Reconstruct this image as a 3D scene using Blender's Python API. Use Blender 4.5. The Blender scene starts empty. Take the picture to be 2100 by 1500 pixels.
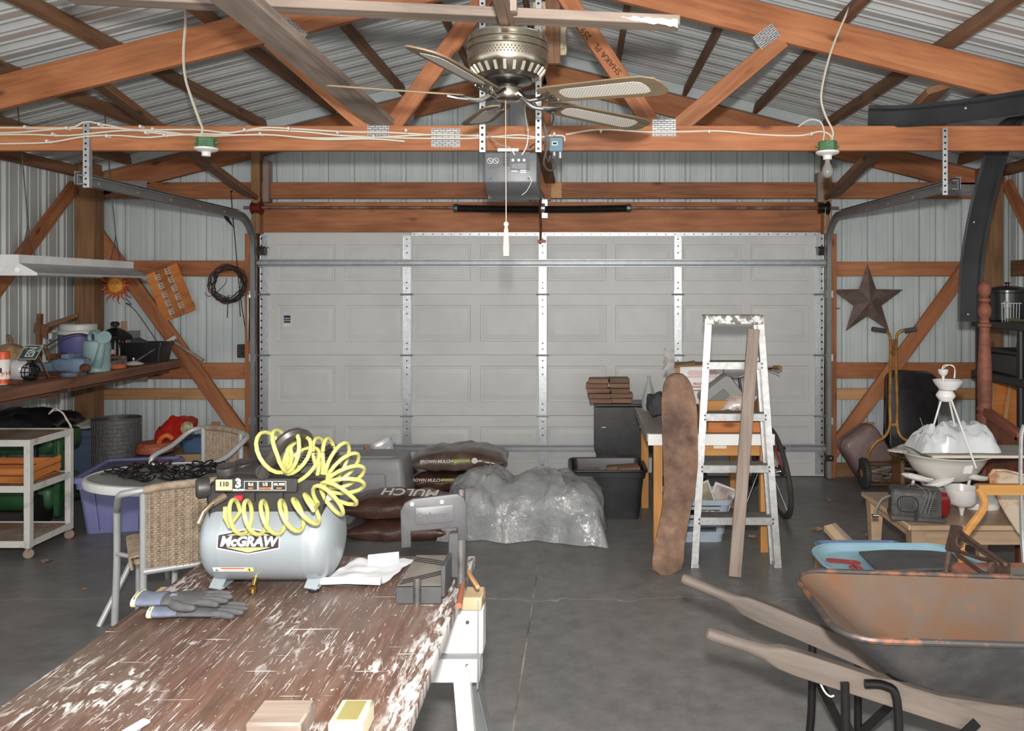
import bpy, bmesh, math, random
from mathutils import Vector, Matrix
random.seed(7)
S = bpy.context.scene
COL = S.collection
# ---------------------------------------------------------------- camera
f, VX, VY, HC = 1655.0, 1190.0, 595.0, 1.637      # focal length in px, vanishing point, eye height
cd = bpy.data.cameras.new('camera'); cam = bpy.data.objects.new('camera', cd); COL.objects.link(cam)
cam.location = (0, 0, HC); cam.rotation_euler = (math.pi/2, 0, 0)
cd.sensor_width = 36; cd.lens = 36*f/2100
cd.shift_x = (1050-VX)/2100; cd.shift_y = (VY-750)/2100
cd.clip_start = 0.05
S.camera = cam
# ---------------------------------------------------------------- light
w = bpy.data.worlds.new('world'); S.world = w; w.use_nodes = True
w.node_tree.nodes['Background'].inputs[0].default_value = (1.0, 0.985, 0.965, 1)
w.node_tree.nodes['Background'].inputs[1].default_value = 0.92
def lamp(name, kind, loc, energy, size=0.1, color=(1, 1, 1), rot=(0, 0, 0)):
    l = bpy.data.lights.new(name, kind); l.energy = energy; l.color = color
    if kind == 'POINT': l.shadow_soft_size = size
    if kind == 'AREA': l.size = size
    o = bpy.data.objects.new(name, l); COL.objects.link(o); o.location = loc; o.rotation_euler = rot
    return o
FLASH = lamp('camera_flash', 'AREA', (0, 0.0, HC+0.22), 84, 0.09, (1, 0.97, 0.93), (math.radians(88), 0, 0))
S.view_settings.view_transform = 'Standard'
S.view_settings.look = 'None'
S.view_settings.gamma = 1
S.view_settings.use_curve_mapping = False
S.view_settings.exposure = 1.0
# ---------------------------------------------------------------- pixel helpers (distance always given by a surface)
def P(x, y, d): return Vector(((x-VX)*d/f, d, HC-(y-VY)*d/f))
def PZ(x, y, z=0.0):
    return P(x, y, f*(HC-z)/(y-VY))
def V(*a): return Vector(a)
Z = Vector((0, 0, 1))
# ---------------------------------------------------------------- materials
def lin(c):
    r = []
    for v in c[:3]:
        v = v/255.0
        r.append(v/12.92 if v <= 0.04045 else ((v+0.055)/1.055)**2.4)
    return (*r, 1.0)
MATS = {}
class NT:
    def __init__(s, name):
        s.m = bpy.data.materials.new(name); s.m.use_nodes = True
        s.t = s.m.node_tree; s.n = s.t.nodes; s.b = s.n['Principled BSDF']
    def add(s, typ, **k):
        n = s.n.new(typ)
        for a, v in k.items(): setattr(n, a, v)
        return n
    def link(s, a, b): s.t.links.new(a, b)
    def coord(s, scale=(1, 1, 1), rnd=True, rot=(0, 0, 0)):
        tc = s.add('ShaderNodeTexCoord'); mp = s.add('ShaderNodeMapping')
        mp.inputs['Scale'].default_value = scale; mp.inputs['Rotation'].default_value = rot
        s.link(tc.outputs['Object'], mp.inputs[0])
        if rnd:
            oi = s.add('ShaderNodeObjectInfo'); mu = s.add('ShaderNodeMath', operation='MULTIPLY')
            mu.inputs[1].default_value = 37.0
            s.link(oi.outputs['Random'], mu.inputs[0]); s.link(mu.outputs[0], mp.inputs['Location'])
        return mp.outputs[0]
    def noise(s, co, scale=5, detail=4, rough=0.55, dist=0.0):
        n = s.add('ShaderNodeTexNoise'); n.inputs['Scale'].default_value = scale
        n.inputs['Detail'].default_value = detail; n.inputs['Roughness'].default_value = rough
        n.inputs['Distortion'].default_value = dist
        if co is not None: s.link(co, n.inputs['Vector'])
        return n.outputs['Fac']
    def ramp(s, fac, stops):
        r = s.add('ShaderNodeValToRGB'); e = r.color_ramp.elements
        while len(e) < len(stops): e.new(0.5)
        for k, (p, c) in enumerate(stops):
            e[k].position = p; e[k].color = c if len(c) == 4 else lin(c)
        s.link(fac, r.inputs[0]); return r.outputs[0]
    def mix(s, fac, a, b, mode='MIX'):
        n = s.add('ShaderNodeMix'); n.data_type = 'RGBA'; n.blend_type = mode
        for sock, v in ((n.inputs[0], fac), (n.inputs[6], a), (n.inputs[7], b)):
            if isinstance(v, (int, float)): sock.default_value = v
            elif isinstance(v, tuple): sock.default_value = v if len(v) == 4 else lin(v)
            else: s.link(v, sock)
        return n.outputs[2]
    def math(s, op, a, b=0.0, c=0.0):
        n = s.add('ShaderNodeMath', operation=op)
        for i, v in enumerate((a, b, c)):
            if isinstance(v, (int, float)): n.inputs[i].default_value = v
            else: s.link(v, n.inputs[i])
        return n.outputs[0]
    def bump(s, fac, strength=0.2, dist=0.01):
        b = s.add('ShaderNodeBump'); b.inputs['Strength'].default_value = strength
        b.inputs['Distance'].default_value = dist
        s.link(fac, b.inputs['Height']); s.link(b.outputs[0], s.b.inputs['Normal'])
    def fin(s, col, rough=0.6, metal=0.0):
        if isinstance(col, tuple): s.b.inputs['Base Color'].default_value = col if len(col) == 4 else lin(col)
        else: s.link(col, s.b.inputs['Base Color'])
        if isinstance(rough, (int, float)): s.b.inputs['Roughness'].default_value = rough
        else: s.link(rough, s.b.inputs['Roughness'])
        s.b.inputs['Metallic'].default_value = metal
        return s.m
def paint(name, col, rough=0.5, metal=0.0, col2=None, scale=6.0, lo=0.4, hi=0.62, bump=0.0, bs=60.0, col3=None, detail=5):
    """plain or two/three-tone weathered surface"""
    if name in MATS: return MATS[name]
    t = NT(name)
    if col2 is None:
        c2 = tuple(max(0, v*0.9) for v in col); lo_, hi_ = 0.3, 0.7
        co = t.coord(); c = t.ramp(t.noise(co, scale, detail), [(lo_, c2), (hi_, col)])
    else:
        co = t.coord(); st = [(lo, col), (hi, col2)]
        if col3: st.append((min(1, hi+0.12), col3))
        c = t.ramp(t.noise(co, scale, detail, 0.62), st)
    if bump: t.bump(t.noise(co, bs, 3), bump, 0.004)
    MATS[name] = t.fin(c, rough, metal); return MATS[name]
def wood(name, a, b, c=None, rough=0.65, sc=1.0, bump=0.12, knots=True, wear=None):
    """grain along the local X axis"""
    if name in MATS: return MATS[name]
    t = NT(name); co = t.coord((0.9*sc, 11*sc, 11*sc))
    g = t.noise(co, 2.2, 6, 0.6, 0.7)
    dark = c or tuple(v*0.72 for v in b)
    col = t.ramp(g, [(0.28, dark), (0.45, b), (0.62, a)])
    co2 = t.coord((0.8, 1.5, 1.5)); big = t.noise(co2, 1.8, 2)
    col = t.mix(0.55, col, t.ramp(big, [(0.3, tuple(v*0.62 for v in b)), (0.5, b), (0.72, a)]))
    if knots:
        v = t.add('ShaderNodeTexVoronoi'); v.inputs['Scale'].default_value = 1.0
        t.link(t.coord((2.6, 6.5, 6.5)), v.inputs['Vector'])
        k = t.ramp(v.outputs['Distance'], [(0.05, (1, 1, 1, 1)), (0.16, (0, 0, 0, 1))])
        col = t.mix(t.math('MULTIPLY', k, 0.75), col, tuple(v_*0.35 for v_ in b))
    if wear:
        col = t.mix(t.ramp(t.noise(t.coord((2, 6, 6)), 3, 5), [(0.52, (0, 0, 0, 1)), (0.7, (1, 1, 1, 1))]), col, wear)
    oi = t.add('ShaderNodeObjectInfo')
    hs = t.add('ShaderNodeHueSaturation'); t.link(col, hs.inputs['Color'])
    t.link(t.math('MULTIPLY_ADD', oi.outputs['Random'], 0.28, 0.86), hs.inputs['Value'])
    t.bump(g, bump, 0.004)
    MATS[name] = t.fin(hs.outputs[0], rough); return MATS[name]
def glass(name, col=(235, 240, 240), rough=0.05, alpha=0.3):
    if name in MATS: return MATS[name]
    t = NT(name); m = t.fin(col, rough); t.b.inputs['Alpha'].default_value = alpha
    t.b.inputs['Specular IOR Level'].default_value = 0.8
    MATS[name] = m; return m
def plain(name, col, rough=0.5, metal=0.0):
    if name in MATS: return MATS[name]
    t = NT(name); MATS[name] = t.fin(col, rough, metal); return MATS[name]
# ---------------------------------------------------------------- mesh building
WM = {}
def frame(d, up=None):
    d = d.normalized(); up = up or Z
    if abs(d.dot(up)) > 0.98: up = Vector((0, 1, 0)) if abs(d.y) < 0.9 else Vector((1, 0, 0))
    y = up.cross(d).normalized(); z = d.cross(y)
    return Matrix((d, y, z)).transposed()
def TR(loc=(0, 0, 0), rx=0, ry=0, rz=0, s=None):
    m = Matrix.Translation(loc) @ Matrix.Rotation(rz, 4, 'Z') @ Matrix.Rotation(ry, 4, 'Y') @ Matrix.Rotation(rx, 4, 'X')
    if s: m = m @ Matrix.Diagonal((*s, 1))
    return m
class B:
    def __init__(s): s.bm = bmesh.new()
    def vs(s, pts, T=None):
        return [s.bm.verts.new((T @ Vector(p)) if T is not None else p) for p in pts]
    def box(s, c, size, T=None, R=None):
        hx, hy, hz = size[0]/2, size[1]/2, size[2]/2; c = Vector(c)
        q = []
        for z in (-hz, hz):
            for x, y in ((-hx, -hy), (hx, -hy), (hx, hy), (-hx, hy)):
                p = Vector((x, y, z))
                if R is not None: p = R @ p
                q.append(c+p)
        v = s.vs(q, T)
        for i in ((3, 2, 1, 0), (4, 5, 6, 7), (0, 1, 5, 4), (1, 2, 6, 5), (2, 3, 7, 6), (3, 0, 4, 7)):
            s.bm.faces.new([v[k] for k in i])
        return s
    def beam(s, a, b, wd, ht, up=None, T=None):
        a, b = Vector(a), Vector(b); R = frame(b-a, up)
        return s.box((a+b)/2, ((b-a).length, wd, ht), T, R)
    def loft(s, rings, caps=True, closed=False, cyc=True, T=None):
        R = [s.vs(r, T) for r in rings]; n = len(R[0])
        m = len(R)
        for i in range(m if closed else m-1):
            a, b = R[i], R[(i+1) % m]
            for k in range(n if cyc else n-1):
                k2 = (k+1) % n
                try: s.bm.faces.new((a[k], a[k2], b[k2], b[k]))
                except ValueError: pass
        if caps and not closed and cyc:
            s.bm.faces.new(R[0][::-1]); s.bm.faces.new(R[-1])
        return s
    def tube(s, pts, r, n=8, closed=False, T=None, flat=None):
        pts = [Vector(p) for p in pts]; m = len(pts)
        rr = r if isinstance(r, (list, tuple)) else [r]*m
        rings = []; nrm = None
        for i in range(m):
            if closed: t = pts[(i+1) % m]-pts[i-1]
            else: t = pts[min(i+1, m-1)]-pts[max(i-1, 0)]
            if t.length < 1e-9: t = Vector((1, 0, 0))
            t.normalize()
            if nrm is None:
                a = Z if abs(t.z) < 0.9 else Vector((1, 0, 0)); nrm = (a-t*a.dot(t)).normalized()
            else:
                nrm = nrm-t*nrm.dot(t)
                nrm = nrm.normalized() if nrm.length > 1e-6 else t.orthogonal().normalized()
            bn = t.cross(nrm)
            fx = flat or (1, 1)
            rings.append([pts[i]+(nrm*math.cos(2*math.pi*k/n)*fx[0]+bn*math.sin(2*math.pi*k/n)*fx[1])*rr[i] for k in range(n)])
        return s.loft(rings, True, closed, True, T)
    def lathe(s, prof, n=24, T=None, caps=True):
        rings = [[(max(r, 1e-5)*math.cos(2*math.pi*k/n), max(r, 1e-5)*math.sin(2*math.pi*k/n), z) for k in range(n)] for r, z in prof]
        return s.loft(rings, caps, False, True, T)
    def prism(s, poly, th, T=None):
        a = [(x, y, 0) for x, y in poly]; b = [(x, y, th) for x, y in poly]
        return s.loft([a, b], True, False, True, T)
    def ball(s, c, r, n=12, T=None):
        if isinstance(r, (int, float)): r = (r, r, r)
        m = max(5, n//2); c = Vector(c)
        rings = []
        for i in range(m+1):
            a = -math.pi/2+math.pi*i/m; cr = max(math.cos(a), 0.002)
            rings.append([c+Vector((r[0]*cr*math.cos(2*math.pi*k/n), r[1]*cr*math.sin(2*math.pi*k/n), r[2]*math.sin(a))) for k in range(n)])
        return s.loft(rings, True, False, True, T)
    def grid(s, fn, nu, nv, T=None, cu=False):
        rings = [[fn(i/(nu if cu else nu-1), j/(nv-1)) for i in range(nu)] for j in range(nv)]
        return s.loft(rings, False, False, cu, T)
    def solid(s, th):
        s.bm.normal_update()
        nv = {v: v.normal.copy() for v in s.bm.verts}; pos = {v: v.co.copy() for v in s.bm.verts}
        for v in nv: v.normal_update()
        r = bmesh.ops.extrude_face_region(s.bm, geom=list(s.bm.faces), use_keep_orig=True)
        new = [v for v in r['geom'] if isinstance(v, bmesh.types.BMVert)]
        s.bm.normal_update()
        src = list(pos.items())
        from mathutils.kdtree import KDTree
        kd = KDTree(len(src))
        for i, (v, p) in enumerate(src): kd.insert(p, i)
        kd.balance()
        for v in new:
            i = kd.find(v.co)[1]; v.co = v.co-nv[src[i][0]]*th
        return s
    def bevel(s, off, seg=1, ang=30):
        bmesh.ops.remove_doubles(s.bm, verts=s.bm.verts, dist=1e-6)
        s.bm.normal_update()
        ed = [e for e in s.bm.edges if len(e.link_faces) == 2 and e.calc_face_angle(0) > math.radians(ang)]
        bmesh.ops.bevel(s.bm, geom=ed, offset=off, segments=seg, affect='EDGES', profile=0.5, clamp_overlap=True)
        return s
    def sub(s, n=1):
        bmesh.ops.subdivide_edges(s.bm, edges=s.bm.edges, cuts=n, use_grid_fill=True, smooth=1.0); return s
    def warp(s, fn):
        for v in s.bm.verts: v.co = fn(v.co.copy())
        return s
    def mesh(s, name, smooth=True, ang=38, fix=True):
        if fix: bmesh.ops.recalc_face_normals(s.bm, faces=s.bm.faces)
        me = bpy.data.meshes.new(name); s.bm.to_mesh(me); s.bm.free()
        if smooth:
            me.polygons.foreach_set('use_smooth', [True]*len(me.polygons))
            me.set_sharp_from_angle(angle=math.radians(ang))
        return me
def setm(o, M, parent=None):
    WM[o.name] = M
    if parent is not None:
        o.parent = parent; o.matrix_local = WM[parent.name].inverted() @ M
    else: o.matrix_world = M
def tag(o, label=None, cat=None, group=None, kind=None):
    if label: o['label'] = label
    if cat: o['category'] = cat
    if group: o['group'] = group
    if kind: o['kind'] = kind
    return o
def thing(name, label=None, cat=None, loc=(0, 0, 0), rz=0.0, group=None, kind=None, M=None):
    o = bpy.data.objects.new(name, None); COL.objects.link(o); o.empty_display_size = 0.1
    setm(o, M if M is not None else TR(loc, rz=rz)); return tag(o, label, cat, group, kind)
def part(name, b, m, parent, label=None, smooth=True, world=False, M=None, ang=38, fix=True, kind=None):
    """child mesh; coordinates are local to the thing unless world=True; M gives the part its own axes"""
    me = b if isinstance(b, bpy.types.Mesh) else b.mesh(name, smooth, ang, fix)
    PW = WM[parent.name]
    if not me.materials: me.materials.append(m)
    o = bpy.data.objects.new(name, me); COL.objects.link(o)
    if M is not None: setm(o, M, parent)
    else:
        if world: me.transform(PW.inverted())
        setm(o, PW.copy(), parent)
    return tag(o, label, None, None, kind)
def single(name, b, m, label, cat, group=None, kind=None, smooth=True, M=None, ang=38, fix=True):
    """top-level one-mesh thing given in world coordinates (or in the axes M); origin goes to its base"""
    me = b.mesh(name, smooth, ang, fix); me.materials.append(m)
    o = bpy.data.objects.new(name, me); COL.objects.link(o)
    if M is None:
        xs = [v.co for v in me.vertices]
        c = Vector(((min(v.x for v in xs)+max(v.x for v in xs))/2, (min(v.y for v in xs)+max(v.y for v in xs))/2, min(v.z for v in xs)))
        me.transform(Matrix.Translation(-c)); M = Matrix.Translation(c)
    setm(o, M); return tag(o, label, cat, group, kind)
def beamM(a, b, up=None):
    a, b = Vector(a), Vector(b)
    return Matrix.Translation((a+b)/2) @ frame(b-a, up).to_4x4()
def board(name, a, b, wd, ht, m, parent=None, up=None, bev=0.003, label=None, cat=None, group=None, kind=None):
    """a board from a to b with its own axes so that the grain runs along it"""
    L = (Vector(b)-Vector(a)).length
    q = B().box((0, 0, 0), (L, wd, ht))
    if bev: q.bevel(bev)
    M = beamM(a, b, up)
    if parent is not None: return part(name, q, m, parent, label, M=M)
    return single(name, q, m, label, cat, group, kind, M=M)
def copy_tree(o, M, label=None, parent=None):
    c = o.copy(); COL.objects.link(c)
    setm(c, M, parent)
    for ch in [x for x in bpy.data.objects if x.parent == o]:
        copy_tree(ch, M @ (WM[o.name].inverted() @ WM[ch.name]), None, c)
    if label: c['label'] = label
    return c
def text(name, s, size, m, parent, M, bold=0.0, ext=0.0004, align='CENTER', shear=0.0, sx=1.0, label=None):
    cu = bpy.data.curves.new('t', 'FONT'); cu.body = s; cu.size = size; cu.extrude = ext; cu.offset = bold
    cu.align_x = align; cu.align_y = 'CENTER'; cu.shear = shear; cu.resolution_u = 3
    to = bpy.data.objects.new('t', cu)
    me = bpy.data.meshes.new_from_object(to)
    bpy.data.objects.remove(to); bpy.data.curves.remove(cu)
    if sx != 1.0: me.transform(Matrix.Diagonal((sx, 1, 1, 1)))
    me.name = name; me.materials.clear(); me.materials.append(m)
    return part(name, me, m, parent, label, M=M)
def face(org, right, up):
    """matrix whose X is right, Y is up, Z faces the viewer"""
    r = Vector(right).normalized(); u = Vector(up); u = (u-r*u.dot(r)).normalized(); n = r.cross(u)
    M = Matrix((r, u, n)).transposed().to_4x4(); M.translation = Vector(org); return M
def smoothpath(pts, n=8, closed=False):
    """Catmull-Rom through the points"""
    pts = [Vector(p) for p in pts]; out = []; m = len(pts)
    for i in range(m if closed else m-1):
        if closed: p0, p1, p2, p3 = pts[i-1], pts[i], pts[(i+1) % m], pts[(i+2) % m]
        else: p0, p1, p2, p3 = pts[max(i-1, 0)], pts[i], pts[i+1], pts[min(i+2, m-1)]
        for k in range(n):
            t = k/n
            out.append(0.5*((2*p1)+(p2-p0)*t+(2*p0-5*p1+4*p2-p3)*t*t+(3*p1-p0-3*p2+p3)*t**3))
    if not closed: out.append(pts[-1])
    return out
def rrect(w, h, r, n=5):
    q = []
    for cx, cy, a0 in ((w/2-r, h/2-r, 0), (-w/2+r, h/2-r, 90), (-w/2+r, -h/2+r, 180), (w/2-r, -h/2+r, 270)):
        for k in range(n+1):
            a = math.radians(a0+90*k/n); q.append((cx+r*math.cos(a), cy+r*math.sin(a)))
    return q
def circ(c, r, n=24, ax=(1, 0, 0), ay=(0, 1, 0)):
    c, ax, ay = Vector(c), Vector(ax), Vector(ay)
    return [c+ax*(r*math.cos(2*math.pi*k/n))+ay*(r*math.sin(2*math.pi*k/n)) for k in range(n)]
# ---------------------------------------------------------------- shared materials
FIR = wood('fir_timber', (188, 128, 86), (158, 97, 60), (112, 66, 40))
FIRD = wood('old_timber', (152, 112, 82), (122, 86, 60), (82, 56, 40))
WEATH = wood('weathered_wood', (176, 158, 144), (146, 130, 118), (104, 92, 84), knots=False)
PINE = wood('pale_pine', (205, 160, 116), (186, 138, 92), (150, 104, 66))
POSTW = wood('treated_post', (160, 122, 84), (134, 98, 66), (100, 72, 48))
GALV = paint('galvanised_steel', (196, 200, 202), 0.36, 0.75, (180, 184, 186), 40, 0.4, 0.6)
DKSTEEL = paint('dark_steel', (120, 118, 116), 0.45, 0.8, (92, 90, 88), 20)
BLACKP = paint('black_plastic', (34, 34, 36), 0.42)
BLACKM = paint('black_metal', (30, 29, 29), 0.38, 0.3)
WHITEP = paint('white_plastic', (228, 228, 224), 0.4)
CHROME = plain('chrome', (215, 215, 215), 0.18, 1.0)
RUST = paint('rusty_iron', (112, 66, 44), 0.85, 0.2, (74, 48, 38), 14, bump=0.3)
# ================================================================= structure
D = 7.07; XL, XR, XC = -4.36, 3.70, -0.31
YW = 7.13                                     # wall sheet
def chord_top(x): return 3.62-0.25*abs(x-XC)
def roof_z(x): return chord_top(x)+0.095
WALLM = paint('wall_sheet_steel', (200, 208, 208), 0.42, 0.0, (186, 195, 196), 1.2)
ROOFM = paint('roof_sheet_steel', (214, 218, 218), 0.28, 0.25, (202, 208, 208), 1.0)
SIDEM = paint('side_sheet_steel', (200, 206, 203), 0.4, 0.1, (182, 187, 184), 1.2)
def sheet_profile(w, deep=False):
    """pole-barn sheet: ribs at 9 in, two small stiffeners between them; returns (u, depth)"""
    q = [(0, 0)]; p = 0.2285; n = int(round(w/p))
    for k in range(n):
        c = (k+0.5)*p
        for du, dz in ((-0.085, 0), (-0.078, .009), (-0.060, .009), (-0.053, 0), (-0.042, 0), (-0.016, .03), (0.016, .03), (0.042, 0), (0.053, 0), (0.060, .009), (0.078, .009), (0.085, 0)) if deep else ((-0.075, 0), (-0.07, .005), (-0.058, .005), (-0.053, 0), (-0.031, 0), (-0.012, .02), (0.012, .02), (0.031, 0), (0.053, 0), (0.058, .005), (0.07, .005), (0.075, 0)):
            if 0 < c+du < w: q.append((c+du, dz))
    q.append((w, 0)); return q
def sheet(name, org, du, dl, dn, w, lo, hi, m, parent):
    """org + u*du ; from lo(u) to hi(u) along dl ; ribs towards dn"""
    du, dl, dn, org = Vector(du), Vector(dl), Vector(dn), Vector(org)
    b = B(); pr = sheet_profile(w, name == 'roof_panel')
    b.loft([[org+du*u+dn*dz+dl*lo(u) for u, dz in pr], [org+du*u+dn*dz+dl*hi(u) for u, dz in pr]], False, False, False)
    return part(name, b, m, parent, world=True, ang=10)
floor = thing('floor', 'dark grey concrete garage floor with control joints', None, (0, 3, 0), kind='structure')
t = NT('polished_concrete'); co = t.coord((1, 1, 1), False)
c = t.ramp(t.noise(co, 1.1, 6, 0.6), [(0.3, (98, 98, 97)), (0.5, (118, 117, 115)), (0.7, (136, 135, 132))])
c = t.mix(0.35, c, t.ramp(t.noise(co, 9, 5, 0.7), [(0.35, (92, 92, 91)), (0.65, (140, 139, 137))]))
sp = t.ramp(t.noise(co, 26, 2, 0.4), [(0.74, (0, 0, 0, 1)), (0.78, (1, 1, 1, 1))])
c = t.mix(t.math('MULTIPLY', sp, 0.5), c, (150, 140, 128))
sx = t.add('ShaderNodeSeparateXYZ'); t.link(co, sx.inputs[0])
nz = t.noise(t.coord((1.3, 1.3, 1.3), False), 2.0, 4)
crk = t.math('ABSOLUTE', t.math('SUBTRACT', t.math('MULTIPLY_ADD', nz, 0.30, 1.12), sx.outputs[1]))
cm = t.math('LESS_THAN', crk, 0.0035)
c = t.mix(t.math('MULTIPLY', cm, 0.75), c, (165, 160, 154))
t.bump(t.noise(co, 40, 3), 0.05, 0.003)
CONC = t.fin(c, t.ramp(t.noise(co, 2.2, 4), [(0.3, (0.34,)*3+(1,)), (0.7, (0.5,)*3+(1,))]))
XJ = -0.25
part('slab', B().box(((-6.5+XJ-0.004)/2, 1.6, -0.05), (XJ-0.004+6.5, 11.4, 0.1)), CONC, floor, world=True)
part('slab', B().box(((6.0+XJ+0.004)/2, 1.6, -0.05), (6.0-XJ-0.004, 11.4, 0.1)), CONC, floor, world=True)
part('joint_filler', B().box((XJ, 1.6, -0.004), (0.0082, 11.4, 0.006)), paint('joint_sealant', (168, 160, 150), 0.8, 0, (96, 84, 80), 3), floor, world=True)
# ---- back wall
DL, DR, DT = -2.76, 2.14, 2.128               # door opening
wall = thing('wall_back', 'pale ribbed steel end wall around the garage door', None, (XC, YW, 0), kind='structure')
def zr(x0): return lambda u: roof_z(x0+u)-0.01
x = XL-0.03
edges = [XL-0.03, -3.9, DL-0.06, DL-0.06+0.9144, DL-0.06+1.8288, DL-0.06+2.7432, DL-0.06+3.6576, DL-0.06+4.572, DR+0.08, 3.05, XR+0.03]
for a, b in zip(edges[:-1], edges[1:]):
    inside = a > DL-0.1 and b < DR+0.2
    # a gabled top needs a vertex at the ridge; the sheet that crosses it is simply cut by the roof line
    sheet('wall_panel', (a, YW, 0), (1, 0, 0), (0, 0, 1), (0, 1, 0), b-a, (lambda u: 2.30) if inside else (lambda u: 0.0), zr(a), WALLM, wall)
def wboard(name, x0, y0, x1, y1, ht, yy, m, th=0.038, parent=None, up=None, label=None):
    a, b = P(x0, y0, yy), P(x1, y1, yy)
    return board(name, a, b, th, ht, m, parent or wall, up=up, label=label)
YG = 7.09
for (x0, x1, y, h, m) in ((180, 512, 551, .138, FIR), (206, 512, 761, .14, FIR), (206, 510, 808, .092, PINE),
                          (1706, 2036, 552, .128, FIR), (1706, 2036, 760, .138, FIR), (1706, 2036, 808, .095, PINE)):
    wboard('girt', x0, y, x1, y, h, YG, m, 0.04)
wboard('sill_board', 1708, 965, 2036, 965, .13, YG, POSTW, 0.04)
wboard('sill_board', 200, 968, 508, 968, .13, YG, POSTW, 0.04)
wboard('header', 530, 446, 1692, 446, .264, 7.085, FIR, 0.045)
# jambs and short posts over the door
for (x, y0, y1, wd) in ((516, 480, 978, .082), (1704, 480, 978, .075)):
    a, b = P(x, y0, 7.06), P(x, y1, 7.06); b.z = 0.0
    board('jamb', a, b, 0.09, wd, FIR, wall, up=Vector((1, 0, 0)))
for (x, y0, y1, wd, m) in ((528, 300, 480, .075, POSTW), (549, 330, 416, .05, WEATH), (1694, 310, 480, .07, POSTW), (1680, 355, 416, .05, WEATH)):
    a, b = P(x, y0, 7.03), P(x, y1, 7.03)
    board('post', a, b, 0.10, wd, m, wall, up=Vector((1, 0, 0)))
# corner posts
for (x, y0) in ((183, 338), (2028, 345)):
    a = P(x, y0, 6.95); b = Vector((a.x, 6.95, 0))
    board('corner_post', a, b, 0.15, 0.168, POSTW, wall, up=Vector((1, 0, 0)))
# diagonal braces
wboard('brace', 196, 474, 506, 905, .12, 7.04, FIR, 0.04)
wboard('brace', 1988, 540, 1700, 935, .12, 7.04, FIR, 0.04)
# ---- side walls
wl = thing('wall_left', 'streaked ribbed steel side wall behind the workbench', None, (XL, 5, 0), kind='structure')
wr = thing('wall_right', 'ribbed steel side wall behind the black shelving', None, (XR, 5, 0), kind='structure')
for k in range(5):
    y0 = 2.55+k*0.9144
    sheet('wall_panel', (XL, y0, 0), (0, 1, 0), (0, 0, 1), (-1, 0, 0), 0.9144, lambda u: 0, lambda u: roof_z(XL)-0.01, SIDEM, wl)
    sheet('wall_panel', (XR, y0, 0), (0, 1, 0), (0, 0, 1), (1, 0, 0), 0.9144, lambda u: 0, lambda u: roof_z(XR)-0.01, WALLM, wr)
for (X, pr) in ((XL+0.02, wl), (XR-0.02, wr)):
    for z in (0.07, 1.0 if pr is wr else 0.55, 1.82):
        board('girt', (X, 2.6, z), (X, 6.87, z), 0.04, 0.135, FIRD, pr)
# braces on the side walls
a = P(158, 384, 6.9); board('brace', (XL+0.07, 6.84, a.z), (XL+0.07, 5.45, 1.18), 0.04, 0.11, FIR, wl)
a = P(2046, 378, 6.9); board('brace', (XR-0.07, 6.86, a.z), (XR-0.07, 5.6, 1.0), 0.04, 0.11, FIR, wr)
# ---- roof
ceil = thing('ceiling', 'ribbed steel roof underside on timber purlins', None, (XC, 4, 3.7), kind='structure')
for side in (-1, 1):
    xe = (XL-0.2) if side < 0 else (XR+0.2)
    w_ = abs(xe-XC); dl = Vector((side, 0, -0.25)).normalized(); L = w_/dl.x*side if side > 0 else w_/-dl.x
    for k in range(8):
        y0 = YW-0.05-(k+1)*0.9144+0.06
        sheet('roof_panel', (XC, y0, roof_z(XC)), (0, 1, 0), dl, Vector((0.25*side, 0, 1)).normalized(), 0.9144, lambda u: 0, lambda u, L=L: L, ROOFM, ceil)
part('ridge_cap', B().beam((XC, 0.0, roof_z(XC)+0.012), (XC, YW, roof_z(XC)+0.012), 0.25, 0.004), ROOFM, ceil, world=True)
for side in (-1, 1):
    for k, off in enumerate((0.07, 0.62, 1.22, 1.83, 2.42, 3.02, 3.60)):
        x = XC+side*off; zc = chord_top(x)+0.045
        if abs(x-XL) < 0.12 or abs(x-XR) < 0.12: continue
        board('purlin', (x, 0.3, zc), (x, 6.99, zc), 0.04, 0.088, FIRD, ceil, up=Vector((0.25*side, 0, 1)))
    # pale gable flashing under the roof end
    a = Vector((XC, 7.05, roof_z(XC)-0.045)); b = Vector((XL if side < 0 else XR, 7.05, 0)); b.z = roof_z(b.x)-0.045
    part('gable_flashing', B().beam(a, b, 0.11, 0.085, up=Vector((0.25*side, 0, 1))), WALLM, ceil, world=True)
    x = XL+0.06 if side < 0 else XR-0.06
    board('eave_girt', (x, 0.3, chord_top(x)+0.03), (x, 6.9, chord_top(x)+0.03), 0.05, 0.09, FIRD, ceil)
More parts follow.
